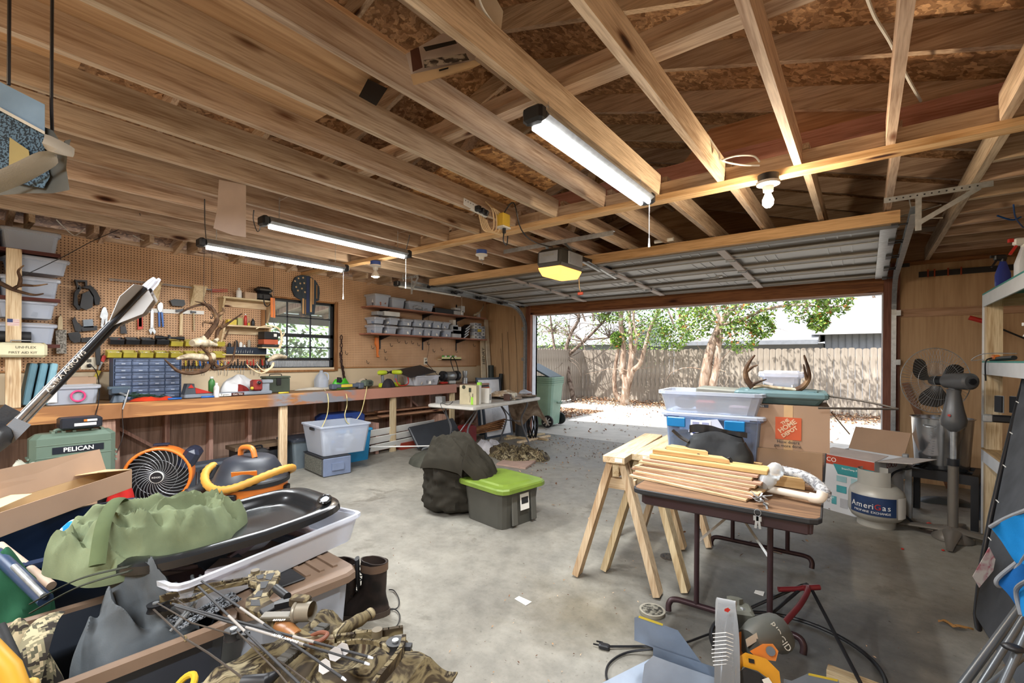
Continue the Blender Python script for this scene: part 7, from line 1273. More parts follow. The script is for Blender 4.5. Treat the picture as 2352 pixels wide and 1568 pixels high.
f0,f1=p1+UP*(hb+.003),p2+UP*(hb+.003);pnl('right_flap',[f1,f1+px_*WD_,f1+px_*WD_-ax*.22+UP*.02,f1+px_*.03-ax*.22+UP*.035],CARDI);pnl('left_flap',[f0+ax*.28,f0+ax*.28+px_*WD_*.95,f0+ax*.62+px_*WD_*.9+UP*.02,f0+ax*.60+px_*.02+UP*.03],CARDI)
for cpt in(f1+px_*.19-ax*.11+UP*.016,f0+ax*.45+px_*.18+UP*.022):m=MB();[m.tube([cpt+ax*(.018*math.cos(a)+s*.02)+px_*.010*math.sin(a)for a in[2*PI*k/12 for k in range(12)]],.0015,4,closed=True)for s in(-1,1)];P('recycling_mark',m,BLKM,lc,True)
m=MB();m.tube([ond(0,1252,1.95),ond(118,1345,1.75)],.016,14);one('worn_pole',m,M('#a08a78',.6),'pale worn round handle lying in the dark tub at the left edge','handle')
m=MB();m.tube([ond(-10,1270,1.75),ond(105,1378,1.6)],.022,14);one('black_tube',m,BLU if False else M('#2c3c55',.3),'dark blue-black tube beside the worn handle at the left edge','tube');m=MB();m.tube([ond(32,1300,1.68),ond(100,1368,1.58)],.010,10);one('silver_tube',m,GALV,'short shiny silver tube between handle and black tube','tube')
m=crumple(onz(178,1262,.42),.09,.07,.14,.5,41,40,14,.3);one('printed_hat',m,patches([(.42,'#1878c8'),(.6,'#cfdcea')],22,3,.8,name='blue_print'),'bright blue and white printed hat peeking out behind the shirt','cloth')  # a blue hat, shaped as a soft lump
m=crumple(onz(6,1440,.30),.17,.15,.22,0,44,50,18,.5);one('green_bag',m,cloth('#1f4a34'),'green shiny bag cut by the left photo edge','bag')
yt=thing('yellow_tool','yellow and black power tool cut by the lower left corner','tool',ond(40,1600,1.1));m=MB();m.tube([ond(-30,1478,1.05),ond(22,1535,1.05),ond(50,1610,1.05)],[.02,.022,.022],12);P('yellow_body',m,M('#c9942c',.45),yt,True);m=MB();m.tube([ond(-10,1440,1.15),ond(60,1590,1.12)],.018,12);P('ribbed_tube',m,BLKM,yt,True);m=MB();m.sph(ond(70,1572,1.08),(.018,.016,.014));P('yellow_knob',m,M('#c8a24a',.5),yt,True)
m=MB();ce=ond(420,1582,1.15);m.tube([ce+Vector((.030*math.cos(a),.024*math.sin(a),.022*math.sin(a)))for a in[2*PI*k/20 for k in range(20)]],.008,8,closed=True);one('yellow_loop',m,cloth('#b89a2e'),'fuzzy yellow ring at the bottom edge beside the camouflage carton','ring')
# camouflage cloth over a carton
cbx=thing('carton','white and brown printed carton under the camouflage vest','cardboard box',(-1.24,.70,0),.1);m=MB();m.box((0,0,.20),(.46,.46,.40));P('carton_walls',m,M('#a8968a',.8,var=.05),cbx);text('CK',.13,(-.12,-.2315,.31),(1,0,.1),(0,0,1),BLKM,cbx,False);m=MB();m.cyl((-.02,-.231,.27),(-.02,-.2335,.27),.035,n=20);P('blue_dot',m,BLU,cbx)
def cv(u,v):
 x,y=(u-.5)*.58,(v-.5)*.56;r=max(abs(u-.5),abs(v-.5))*2;p=Vector((x*6,y*6,2));z=.43+.025*(1-abs(noise.noise(p))*3)+.02*noise.noise(p*2.2)-max(0,r-.80)**1.0*(.30+.12*math.sin(u*9));cs,sn=math.cos(.1),math.sin(.1);return Vector((-1.24+x*cs-y*sn,.70+x*sn+y*cs,z))
m=MB();m.thick(cv,50,50,.006);one('camouflage_vest',m,CAMO,'brown woodland camouflage vest spread over the carton','vest')
# compound bow
bw=thing('compound_bow','camouflage compound bow lying on the vest with cams and cables','bow',(-1.42,.68,.47));BZ=.525
def bp(px,py,z=BZ):return onz(px,py,z)
def bar(nm_,pts,w,h,mat=CAMO,par=None):
 m=MB();q=wire([bp(*p)for p in pts],res=4)
 for a,b in zip(q[:-1],q[1:]):e=(b-a)*.08;m.beam(a-e,b+e,w,h)
 return P(nm_,m,mat,par or bw,True)
bar('upper_limb',[(368,1376),(430,1356),(490,1345),(570,1332)],.010,.022);bar('upper_limb',[(392,1383),(440,1376),(470,1362),(500,1350),(572,1336)],.006,.014);bar('lower_limb',[(770,1466),(830,1458),(880,1452),(925,1445)],.012,.02);bar('lower_limb',[(928,1468),(923,1492),(905,1520),(878,1552),(850,1590)],.012,.03);bar('lower_limb',[(775,1480),(820,1472),(865,1476),(895,1492)],.008,.012)
rs=[(570,1326),(600,1318),(638,1316),(644,1322),(630,1352),(612,1372),(622,1386),(640,1400),(650,1425),(690,1452),(720,1468),(765,1466),(768,1478),(712,1482),(676,1470),(636,1440),(612,1424),(576,1410),(563,1402),(566,1382),(588,1362),(592,1346),(570,1340)]
m=MB();q=[bp(*p)for p in rs];m.prism([(p.x,p.y)for p in q],'Z',BZ-.012,BZ+.012);P('riser',m,CAMO,bw,True)
for k,pts in enumerate(([(588,1330),(606,1326),(604,1336),(592,1338)],[(612,1326),(632,1322),(622,1340),(610,1338)],[(598,1344),(618,1342),(610,1358),(598,1360)],[(592,1366),(604,1364),(600,1378),(582,1380)],[(576,1386),(596,1386),(598,1400),(576,1400)])):m=MB();q=[bp(*p)for p in pts];m.prism([(p.x,p.y)for p in q],'Z',BZ+.0121,BZ+.0135);P('riser_cutout',m,BLKM,bw,True)
m=MB();m.tube([bp(640,1436),bp(662,1446),bp(684,1462)],[.019,.022,.017],12);P('wood_grip',m,M('#8a5c34',.4),bw,True)
for nm_,a,z0 in(('upper_cam',(358,1394),-.03),('lower_cam',(908,1482),.0),('idler_cam',(536,1455),-.01)):
 c=bp(a[0],a[1],BZ+z0);m=MB();m.lathe([(.001,-.012),(.026,-.012),(.022,0),(.026,.012),(.001,.012)],c,20);m.box(c+Vector((.02,.01,0)),(.05,.02,.012),(0,0,.6));m.cyl(c+Vector((0,0,.0125)),c+Vector((0,0,.017)),.009,mi=1);P(nm_,m,[BLK,GALV],bw,True)
[P('limb_bolt',MB().cyl(bp(*q_),bp(*q_)+Vector((0,0,.022)),.015,n=18),M('#5d5340',.5),bw,True)for q_ in((866,1462),(586,1322))]
for k,pts in enumerate(([(352,1398,.5),(425,1466,.49),(480,1500,.5),(590,1580,.5)],[(362,1385,.53),(440,1430,.53),(530,1455,.53)],[(545,1450,.53),(640,1545,.54),(668,1580,.54)],[(560,1465,.53),(660,1530,.54),(720,1575,.54)],[(400,1372,.53),(440,1400,.53),(470,1412,.53)])):m=MB();m.tube([bp(*p)for p in pts],.0022 if k else .003,6);P('bow_string',m,M('#3a3128',.7),bw,True)
m=MB();c=bp(426,1466,.49);m.tube([c+Vector((.008*math.cos(a),0,.008*math.sin(a)))for a in[2*PI*k/12 for k in range(12)]],.0025,6,closed=True);P('peep_ring',m,M('#8a7a5a',.4,.5),bw,True)
m=MB();m.beam(bp(600,1408,.55),bp(655,1380,.56),.035,.012,bev=.002);m.beam(bp(630,1392,.56),bp(700,1376,.56),.02,.02);m.cyl(bp(634,1350,.56),bp(660,1370,.56),.013);P('sight_mount',m,BLK,bw,True)
c=bp(682,1405,.56);m=MB();ds=Vector((.8,.5,.1)).normalized();Rr=ds.to_track_quat('Z','Y').to_matrix();m.tube([c+Rr@Vector((.026*math.cos(a),.026*math.sin(a),0))for a in[2*PI*k/24 for k in range(24)]],.006,8,closed=True);m.surf(lambda u,v:c+Rr@Vector((.028*math.cos(2*PI*u),.028*math.sin(2*PI*u),.05*v)),24,2,cu=True);P('sight_ring',m,M('#7d7668',.4,.3),bw,True)
m=MB();m.box(bp(690,1380,.585),(.06,.035,.03),(0,0,.5),bev=.005);P('sight_body',m,CAMO,bw,True);m=MB();m.box(bp(640,1415,.553),(.10,.035,.014),(0,0,.7),bev=.003);P('rest_plate',m,M('#5a5346',.4,.3),bw,True);text('857259',.012,bp(641,1424,.5615),(.77,.64,0),(-.64,.77,0),PAPER,bw)
m=MB();a,b=bp(766,1458,.53),bp(852,1408,.50);q=[a.lerp(b,k/6)for k in range(7)];m.tube(q,[.010,.013,.019,.018,.020,.016,.018],14);P('stabilizer',m,CAMO,bw,True)
m=MB();m.tube(wire([bp(708,1464),bp(735,1452,.55),bp(752,1456,.55),bp(738,1470,.55),bp(712,1476,.54)]),.006,8);P('wrist_cord',m,M('#6a3a24',.6),bw,True)
m=MB();[m.beam(bp(640+12*k,1526-10*k,.50),bp(652+12*k,1516-10*k,.50),.035,.02,bev=.003)for k in range(9)];P('arrow_holder',m,M('#2c2820',.6),bw,True);m=MB();m.tube([bp(560,1572,.50),bp(610,1566,.51),bp(640,1545,.51)],[.022,.02,.008],10);P('black_knob',m,BLK,bw,True)
def arrow(label,a,b,wa=.42,wb=.62,fl=.86,group='arrows lying on the bow'):
 a,b=Vector(a),Vector(b);t=thing('arrow',label,'arrow',a,0,group);d=b-a;u=d.normalized();m=MB();m.tube([a,b],.0034,10);P('shaft',m,BLKM,t,True)
 m=MB();m.tube([a+d*wa,a+d*wb],.0036,10);P('white_wrap',m,M('#8d8883',.5),t,True);m=MB();m.tube([b,b+u*.014],[.0036,.0025],8);P('nock',m,CLR,t,True)
 s=u.cross(Vector((0,0,1))).normalized();e=u.cross(s)
 for k in range(3):
  w=s*math.cos(2*PI*k/3+.4)+e*math.sin(2*PI*k/3+.4);n_=u.cross(w)*.0006;c=a+d*fl;q=[c+w*.0034,c+u*.016+w*.017,c+u*.034+w*.017,c+u*.042+w*.0034];m=MB();m.add([v-n_ for v in q]+[v+n_ for v in q],[(3,2,1,0),(4,5,6,7),(0,1,5,4),(1,2,6,5),(2,3,7,6),(3,0,4,7)]);P('fletching',m,M('#a39f9d',.6),t,True)
 return t
a1=arrow('black arrow crossing from the tan rim, its white fletching nearest the bottom edge',bp(463,1334,.60),bp(786,1556,.56),.34,.52,.88);a2=arrow('black arrow lying next to the first, running off the bottom edge',bp(456,1347,.60),bp(760,1640,.55),.30,.44,.9)
a3=arrow('upper of the two long arrows crossing the riser toward the lower limb',bp(396,1386,.575),bp(846,1508,.575),.66,.76,.86);a4=arrow('lower of the two long arrows crossing the riser, with printed band',bp(402,1391,.575),bp(838,1522,.57),.42,.72,.84)
mp_=bp(628,1452,.58);dd=(bp(838,1522,.57)-bp(402,1391,.575)).normalized();text('ALTRA ARROWS',.012,bp(655,1466,.579),dd,Vector((0,0,1)).cross(dd),PAPER,a4)
# boots and lace
def boot(loc,rz_,label):
 t=thing('boot',label,'boot',loc,rz_,'pair of work boots');L1=patches([(.35,'#1c1817'),(.6,'#332a26'),(.8,'#4a3c32')],8,4,.55,name='boot_leather')
 prof=[(.005,.0,.135,.050),(.03,.0,.135,.050),(.06,.005,.125,.047),(.09,.02,.10,.045),(.12,.04,.075,.043),(.16,.055,.062,.042),(.21,.058,.060,.043),(.26,.056,.064,.047),(.285,.055,.066,.049)]
 loops=[[(cx*-1+rx*math.cos(a)*(1.0),ry*math.sin(a)*(1-.12*(math.cos(a)>.3)),z+(.012*math.cos(a)if z>.25 else 0))for a in[2*PI*k/28 for k in range(28)]]for z,cx,rx,ry in[(z,cx*1.1,rx*1.03,ry*1.12)for z,cx,rx,ry in prof]]
 inner=[[(x*.88-.006,y*.86,z)for x,y,z in loops[-1]],[(x*.8-.01,y*.8,z-.10)for x,y,z in loops[-1]]]
 m=MB();loft(m,loops+inner,sm=True,cap1=True);P('upper_leather',m,L1,t);m=MB();lo_=[[(x*1.04,y*1.07,z2)for x,y,z in loops[0]]for z2 in(0,.012,.028)];loft(m,lo_);P('sole',m,M('#3a2f26',.7),t)
 m=MB();loft(m,[[(x*1.03+.0,y*1.05,z2+(.012*x/.06 if False else 0))for x,y,z in loops[-1]]for z2 in(.235,.275)],cap0=False,cap1=False,sm=True);P('collar',m,M('#5b4636',.6),t)
 m=MB();m.tube([(.012,0,.12),(.02,0,.2),(.025,0,.30)],[.02,.024,.03],10,fl=.4);P('tongue',m,BLKM,t)
 for k in range(7):z=.09+.027*k;m=MB();fx=.10-.012*k if k<4 else .035-0*k;fx=[.082,.062,.042,.026,.014,.010,.010][k];m.tube(wire([(fx-.02,-.028,z),(fx,0,z+.008),(fx-.02,.028,z)]),.003,5);P('lace',m,BLK,t)
 return t
boot((-2.055,1.40,0),-2.3,'dark worn leather work boot standing upright beside the frosted tote');boot((-2.17,1.30,0),-2.4,'second dark work boot mostly hidden behind the frosted tote corner')
cable('shoelace',[onz(880,1400,.01),onz(905,1398,.01),onz(918,1412,.01),onz(912,1436,.01),onz(885,1450,.01)],.003,BLK,'black boot lace trailing on the floor right of the boot','lace');cable('shoelace',[onz(878,1402,.012),onz(912,1396,.01),onz(916,1375,.01),onz(905,1356,.01),onz(893,1354,.01)],.003,BLK,'second boot lace loop curling away behind the boot','lace')
# orange shop vacuum
vc=thing('shop_vacuum','orange and black shop vacuum with yellow corrugated hose wrapped round it','vacuum',(-3.62,1.50,0),.15);VO=M('#cf742c',.4,var=.06)
m=MB();m.lathe([(.001,.06),(.20,.065),(.225,.10),(.25,.30),(.255,.42)],n=40);P('drum',m,VO,vc);m=MB();m.lathe([(.25,.405),(.268,.41),(.27,.44),(.255,.45)],n=40);P('rim_band',m,BLKM,vc)
m=MB();m.lathe([(.258,.445),(.235,.46),(.205,.52),(.17,.58),(.13,.60),(.001,.605)],n=32);P('motor_head',m,M('#262a33',.45),vc)
m=MB();m.box((.15,-.13,.49),(.006,.16,.09),(0,.35,-.75));P('orange_grille',m,VO,vc);m=MB();[m.box((.153,-.13,.46+.018*k),(.008,.14,.006),(0,.35,-.75))for k in range(5)];P('grille_slot',m,BLK,vc)
m=MB();m.tube(wire([(-.09,-.02,.595),(-.07,-.02,.655),(.05,-.02,.665),(.09,-.02,.60)]),.019,10);P('handle',m,VO,vc)
hp=[Vector(((.285+.02*math.sin(2*a))*math.cos(a),(.275)*math.sin(a),.47+.05*math.sin(a*2+1)))for a in[(-2.75+5.3*k/70)for k in range(71)]];m=MB();m.tube(hp,[.029 if k%2 else .025 for k in range(71)],12);P('hose',m,M('#c08a34',.55),vc)
m=MB();e0=hp[0];m.tube([e0,e0+Vector((.02,-.05,-.10)),e0+Vector((.03,-.12,-.16)),e0+Vector((.03,-.20,-.17)),e0+Vector((.03,-.225,-.17))],[.033,.04,.047,.045,.02],14);P('hose_cuff',m,BLKM,vc)
for a in(-1.0,.6,2.2):m=MB();m.box((.262*math.cos(a),.262*math.sin(a),.34),(.03,.07,.09),(0,0,a),bev=.006);P('latch',m,BLK,vc)
for a in(-1.6,-.1,1.5,3.1):m=MB();m.cyl((.24*math.cos(a)-.02,.24*math.sin(a),.03),(.24*math.cos(a)+.02,.24*math.sin(a),.03),.03,n=14);m.box((.24*math.cos(a),.24*math.sin(a),.07),(.06,.06,.05));P('caster',m,BLK,vc)
m=MB();m.box((.27,.10,.30),(.06,.12,.05),bev=.01);m.box((.27,.10,.18),(.05,.10,.05),bev=.01);P('tool_holder',m,BLKM,vc)
# ---------------- miter saw, ring stand and floor bits at lower right ----------------
ms=thing('miter_saw','orange and grey miter saw with clear blade guard and silver fence at the bottom','miter saw',(-.52,1.80,0));AL=M('#8b97a8',.4,.6,.08,12)
m=MB();m.box((-.52,1.66,.06),(.46,.34,.12),(0,0,-.35),bev=.02);P('saw_base',m,M('#8e99a8',.5,.3),ms,True);sl('left_fence',[(1457,1418),(1468,1414),(1557,1447),(1613,1524),(1604,1528),(1457,1470)],.02,AL,ms,d=1.78);sl('fence_rail',[(1500,1484),(1500,1510),(1690,1580),(1690,1548)],.03,AL,ms,d=1.775);sl('fence_scale',[(1468,1413),(1523,1432),(1522,1437),(1466,1418)],.006,YEL,ms,d=1.772)
sl('turntable',[(1480,1525),(1500,1505),(1540,1520),(1640,1555),(1660,1600),(1470,1600)],.12,M('#a0a6ae',.4,.4),ms,d=1.70)
m=MB()
def gd(u,v):a=PI*.08+PI*.95*v;ccx,ccy=ond(1668,1540,1.60),0;r=.225;th=(u-.5)*.075;e=Vector((.96,.25,0));f=Vector((-.2,.85,0)).normalized();return ccx+e*th*(1-.25*math.sin(a)**8)+Vector((0,0,1))*r*math.sin(a)*1.05+f*r*math.cos(a)*.8
m.surf(gd,8,26);m.surf(lambda u,v:gd(0 if u<.5 else 1,v)if False else gd(u,v)+Vector((0,0,-.002)),8,26);m.surf(lambda u,v:gd(0,v).lerp(ond(1668,1560,1.6),u*.5),5,26);m.surf(lambda u,v:gd(1,v).lerp(ond(1672,1560,1.6),u*.5),5,26);P('blade_guard',m,clear((.6,.61,.62),.16,.3,'guard_plastic'),ms,True)
m=MB();c=ond(1668,1545,1.61);m.cyl(c-Vector((.002,0,0)),c+Vector((.002,.0005,0)),.19,n=40);P('saw_blade',m,GALV,ms,True)
sl('warning_sticker',[(1664,1398),(1672,1395),(1678,1400),(1672,1406),(1664,1403)],.002,RED,ms,d=1.50);SO=M('#d08a34',.45);SY=M('#d99a28',.4)
sl('orange_arm',[(1692,1458),(1700,1450),(1718,1453),(1722,1470),(1708,1500),(1690,1520),(1684,1505)],.10,M('#c87a3a',.5),ms,d=1.60)
m=MB();m.tube([ond(1718,1478,1.58),ond(1745,1462,1.62),ond(1775,1450,1.68),ond(1792,1468,1.72)],[.045,.06,.062,.05],16);P('motor_housing',m,M('#4c4d48',.5),ms,True)
sl('orange_cover',[(1722,1495),(1752,1478),(1775,1478),(1788,1495),(1782,1518),(1740,1512)],.05,M('#cf7f3a',.45),ms,d=1.53);m=MB();c=ond(1770,1495,1.525);v_=(c-Vector((0,0,H))).normalized();m.cyl(c,c-v_*.008,.014,n=20);P('brush_cap',m,BLK,ms,True)
sl('spec_label',[(1712,1468),(1738,1452),(1742,1470),(1716,1486)],.004,M('#a8a59a',.5),ms,d=1.555)
sl('yellow_handle',[(1700,1505),(1712,1498),(1760,1512),(1790,1542),(1797,1600),(1775,1600),(1768,1560),(1740,1540),(1706,1530),(1690,1560),(1688,1540)],.045,SY,ms,d=1.49);sl('black_grip',[(1694,1545),(1712,1532),(1745,1545),(1765,1565),(1770,1600),(1690,1600)],.05,BLKM,ms,d=1.475);sl('switch_plate',[(1719,1511),(1732,1514),(1733,1524),(1720,1521)],.004,BLK,ms,d=1.478);sl('handle_label',[(1750,1560),(1765,1555),(1782,1580),(1770,1600)],.003,PAPER,ms,d=1.47)
m=MB();m.tube([ond(1688,1425,1.82),ond(1688,1372,1.84)],[.028,.030],6);m.box(ond(1700,1430,1.80),(.09,.09,.13),(0,0,.4),bev=.01);P('rear_handle',m,M('#5a5a50',.6),ms,True);m=MB();m.tube(wire([ond(1702,1400,1.78),ond(1725,1415,1.78),ond(1722,1440,1.75),ond(1705,1460,1.72)]),.011,8);m.tube([ond(1722,1436,1.78),ond(1748,1442,1.78)],.009,8);P('cable_guide',m,GALV,ms,True)
for k,ch in enumerate(('R','I','D','G','I','D')):pass
o_t=ond(1792,1462,1.60);text('RIDGID',.03,o_t,Vector((.55,.1,-.8)),Vector((.7,.6,.4)),M('#b0aea4',.5),ms,name='motor_lettering')
sl('right_table',[(1800,1558),(1818,1563),(1858,1545),(1925,1560),(1940,1600),(1800,1600)],.05,AL,ms,d=1.60);sl('right_scale',[(1858,1545),(1925,1560),(1924,1565),(1856,1550)],.004,YEL,ms,d=1.597)
m=MB();[m.tube([ond(1636+2*math.sin(k),1455+9*k,1.47),ond(1668,1452+9*k,1.46),ond(1684,1458+9*k,1.47)],.0012,4)for k in range(9)];P('guard_ribs',m,PAPER,ms,True)
cable('electric_cable',[onz(1400,1484,.012),onz(1440,1484,.01),onz(1490,1484,.012),onz(1520,1490,.06)],.005,BLK,'black saw cord lying straight to its plug on the concrete');m=MB();p=onz(1388,1484,.012);m.box(p,(.05,.03,.022),(0,0,.3),bev=.005);m.box(p+Vector((-.035,-.01,0)),(.03,.004,.006),(0,0,.3));m.box(p+Vector((-.03,.012,.004)),(.03,.004,.006),(0,0,.3));one('cord_plug',m,BLK,'black three pin plug at the end of the saw cord','plug')
cable('electric_cable',[onz(1500,1490,.03),onz(1440,1498,.01),onz(1402,1520,.01),onz(1392,1548,.01),onz(1404,1580,.01)],.005,BLK,'black cord loop curving off the bottom edge left of the saw');cable('electric_cable',[onz(1690,1440,.02),onz(1640,1452,.012),onz(1590,1470,.012),onz(1560,1480,.03)],.005,BLK,'black cord running under the brown table to the saw')
rsn=thing('ring_stand','black steel ring stand with three legs lying on the floor under the brown table','stand',onz(1812,1455,0));cR=onz(1806,1455,0);a_,b_=onz(1922,1490,.02),onz(1697,1402,.02)
m=MB();rc=(onz(1700,1400,.01)+onz(1918,1500,.01))/2;rad=.335;rc=Vector((-.255,2.42,.012));m.tube([rc+Vector((rad*math.cos(a),rad*math.sin(a),0))for a in[2*PI*k/48 for k in range(48)]],.009,8,closed=True);P('ring',m,BLK,rsn,True);ap=ond(1853,1350,2.35)
for a in(-.55,2.4,3.9):m=MB();m.tube([rc+Vector((rad*math.cos(a),rad*math.sin(a),.005)),ap+Vector((.03*math.cos(a),.03*math.sin(a),0)),ap+Vector((-.0,0,.02))],.008,8);P('leg',m,BLK,rsn,True)
m=MB();m.tube(wire([ond(1788,1353,2.35),ond(1830,1352,2.34),ond(1856,1350,2.32),ond(1840,1385,2.2),ond(1800,1432,2.05)]),.013,10);m.tube([ond(1845,1350,2.33),ond(1882,1348,2.33)],.014,10);one('red_bar',m,M('#6a1c22',.4),'dark red bent steel bar leaning through the ring stand','bar')
dl=thing('drain_cover','round dark slotted drain cover in the concrete between the sawhorse legs','drain cover',onz(1536,1279,0));m=MB();m.cyl((0,0,.001),(0,0,.006),.055,n=28);[m.cyl((.036*math.cos(a),.036*math.sin(a),.006),(.036*math.cos(a),.036*math.sin(a),.0075),.007,n=8,mi=1)for a in[2*PI*k/8 for k in range(8)]];P('cover_plate',m,[M('#4a423a',.6),BLK],dl)
m=MB();c=onz(1498,1408,0);m.cyl(c+Vector((0,0,.001)),c+Vector((0,0,.02)),.062,.066,n=28);m.cyl(c+Vector((0,0,.0202)),c+Vector((0,0,.021)),.055,n=28,mi=1);one('tin_lid',m,[M('#8f8a7c',.5),patches([(.4,'#2c2a26'),(.6,'#7a766a')],50,3,.7)],'shallow round dish of grit beside the table foot bar','dish')
for i,(pts,mt,lb)in enumerate((([(1760,1262),(1768,1255),(1798,1260),(1796,1272)],patches([(.45,'#d8cfcf'),(.6,'#b0626a')],30,2,.8),'pink and white paper scrap on the floor under the brown table'),([(1732,1362),(1735,1356),(1756,1360),(1753,1369)],PAPER,'white printed card on the floor behind the table leg'),([(1182,1376),(1192,1370),(1221,1383),(1208,1391)],PAPER,'white slip of paper on the open floor in the middle'))):
 q=[onz(*p)for p in pts];m=MB();m.prism([(p.x,p.y)for p in q],'Z',.001,.004);one('paper_scrap',m,mt,lb,'paper')
m=MB();m.beam(onz(1900,1540,.02),onz(2030,1590,.02),.05,.035);one('wood_scrap',m,WL,'pale square strip of wood at the bottom right edge','wood scrap');m=MB();m.beam(onz(1767,1365,.008),onz(1782,1370,.008),.02,.014);one('black_clip',m,BLK,'tiny black clip on the floor by the printed card','clip')
m=MB();c=onz(2195,1441,.003);m.surf(lambda u,v:c+Vector(((u-.5)*.13,(v-.5)*.035*math.sin(PI*min(1,u+.1))+.01*math.sin(u*9),.006+.012*abs(math.sin(u*8+v*3)))),16,6);one('dead_leaf',m,M('#8a6434',.8),'curled brown dead leaf alone on the right floor','leaf');
for i,p in enumerate(((2073,1262),(2166,1265))):m=MB();c=onz(*p);m.sph(c+Vector((0,0,.006)),(.010,.008,.006),8,5);one('red_chip',m,RED,['small red chip on the floor left of the fan base','small red chip at the front of the fan base'][i],'chip')
# ---------------- big arrows at the left edge, close to the camera ----------------
d0,d1=.46,.60;qv=thing('arrow_quiver','black bow quiver with combed foam grips at the far left edge','quiver',ond(15,985,.46));m=MB();m.tube([ond(-60,1022,.42),ond(-8,1000,.45),ond(14,990,.455)],[.018,.014,.010],12);P('quiver_hood',m,BLK,qv,True)
for s,(A,B)in enumerate((((-25,985),(30,937)),((15,1005),(52,968)))):
 m=MB();A_,B_=ond(*A,.45),ond(*B,.46);k_=12
 for i in range(k_):p=A_.lerp(B_,i/k_);n_=(B_-A_).normalized().cross(p-Vector((0,0,H))).normalized();m.beam(p-n_*.007,p+n_*.007,.0016,.004)
 P('grip_comb',m,M('#6d7074',.4)if s else BLKM,qv,True)
def big(label,a,b,da,db,sp):
 A,B=ond(a[0],a[1],da),ond(b[0],b[1],db);t=thing('arrow',label,'arrow',A,0,'arrows in the near quiver');D_=B-A;u=D_.normalized();m=MB();m.tube([A+D_*sp,B],.0036,12);P('shaft',m,M('#24262a',.25),t,True);m=MB();m.tube([A,A+D_*sp],.0038,12);P('silver_wrap',m,M('#b9bcc0',.15,.9,.3,60),t,True);m=MB();m.tube([B,B+u*.012,B+u*.02],[.0042,.0036,.002],10);P('nock',m,CLR,t,True)
 side=u.cross(B-Vector((0,0,H))).normalized();e=u.cross(side)
 for k in range(3):
  w=side*math.cos(2*PI*k/3+.5+sp)+e*math.sin(2*PI*k/3+.5+sp);n_=u.cross(w)*.0005;c=A+D_*.70;q=[c+w*.0036,c+u*.03+w*.018,c+u*.055+w*.016,c+u*.065+w*.0036];m=MB();m.add([v-n_ for v in q]+[v+n_ for v in q],[(3,2,1,0),(4,5,6,7),(0,1,5,4),(1,2,6,5),(2,3,7,6),(3,0,4,7)]);P('fletching',m,clear((.52,.50,.48),.42,.5,'vane'),t,True)
 return t,A,B
tg,A,B=big('upper big near arrow rising at the left edge',(22,985),(332,662),.47,.60,.30);big('lower near arrow with printed band rising from the quiver at the left edge',(30,992),(344,664),.48,.61,.22)
dd=(B-A).normalized();text('ALTRA ARROWS',.0075,A.lerp(B,.36)-(A.lerp(B,.36)-Vector((0,0,H))).normalized()*.005,dd,Vector((0,0,1)),PAPER,tg)
# ---------------- hung from and resting on the ceiling framing ----------------
op=thing('door_opener','grey garage door opener hanging from angle iron with amber lit lens','door opener',(-2.3,3.72,2.20));m=MB();loft(m,[loop8(.22,.40,.02,-.02),loop8(.26,.42,.02,.02),loop8(.26,.40,.02,.13),loop8(.22,.34,.02,.16)]);P('housing',m,M('#34322e',.45),op)
m=MB();m.box((.0,-.212,.075),(.20,.006,.10),(-.05,0,0));m.box((.135,.05,.08),(.012,.26,.12),bev=.004);m.box((.142,.05,.08),(.004,.20,.09));P('side_cover',m,[M('#8a8c90',.4)],op)
m=MB();loft(m,[loop8(.20,.36,.03,-.085),loop8(.24,.40,.03,-.04),loop8(.25,.41,.02,-.015)]);P('amber_lens',m,emit((1,.42,.08),2.2,'amber_lens'),op)
text('CRAFTSMAN',.022,(0,-.2155,.09),(1,0,0),(0,0,1),M('#a8a49a',.5),op,False)
m=MB();m.bb(-2.9,-1.7,3.60,3.604,2.40,2.44);m.bb(-2.9,-1.7,3.604,3.64,2.436,2.44);P('angle_iron',m,GALV,op,True);m=MB();[m.beam((-2.3+s*.10,3.62,2.42),(-2.3+s*.12,3.72,2.36),.03,.004)for s in(-1,1)];P('hanger',m,GALV,op,True)
m=MB();m.beam((-2.3,3.9,2.36),(-2.3,6.7,2.42),.05,.04);P('drive_rail',m,DMET,op,True);m=MB();m.beam((-2.3,4.15,2.34),(-2.3,4.55,2.30),.03,.006);m.beam((-2.27,4.2,2.35),(-2.3,4.95,2.28),.028,.005);P('door_arm',m,GALV,op,True)
m=MB();m.tube(wire([(-2.28,4.05,2.34),(-2.28,4.05,2.1),(-2.27,4.06,2.02)]),.004,6);P('release_cord',m,M('#c9b48a',.7),op,True);m=MB();m.box((-2.27,4.06,2.0),(.06,.02,.03),bev=.005);P('release_handle',m,M('#b8482a',.5),op,True)
def bracket(x,y,w,label,drop):
 t=thing('track_bracket',label,'bracket',(x,y,JZ));m=MB();m.bb(x,x+w,y,y+.003,JZ-.035,JZ);m.bb(x,x+w,y,y+.03,JZ-.004,JZ-.001);P('angle_bar',m,GALV,t,True);m=MB();m.bb(x+drop,x+drop+.032,y-.003,y-.0005,JZ-.25,JZ-.01);m.beam((x+drop+.02,y-.002,JZ-.2),(x+drop+.3*(1 if w>.4 else .5),y-.002,JZ-.03),.03,.004,(0,1,0))if w>.3 else None;P('drop_leg',m,GALV,t,True)
 m=MB();[m.cyl((x+.03+.035*k,y-.0045,JZ-.018),(x+.03+.035*k,y-.003,JZ-.018),.005,n=8)for k in range(int(w/.035)-1)];P('punched_holes',m,BLK,t,True)
bracket(.10,4.0,.52,'perforated galvanised bracket holding the right door track',.16);bracket(-5.05,4.05,.33,'perforated galvanised bracket holding the left door track',.18)
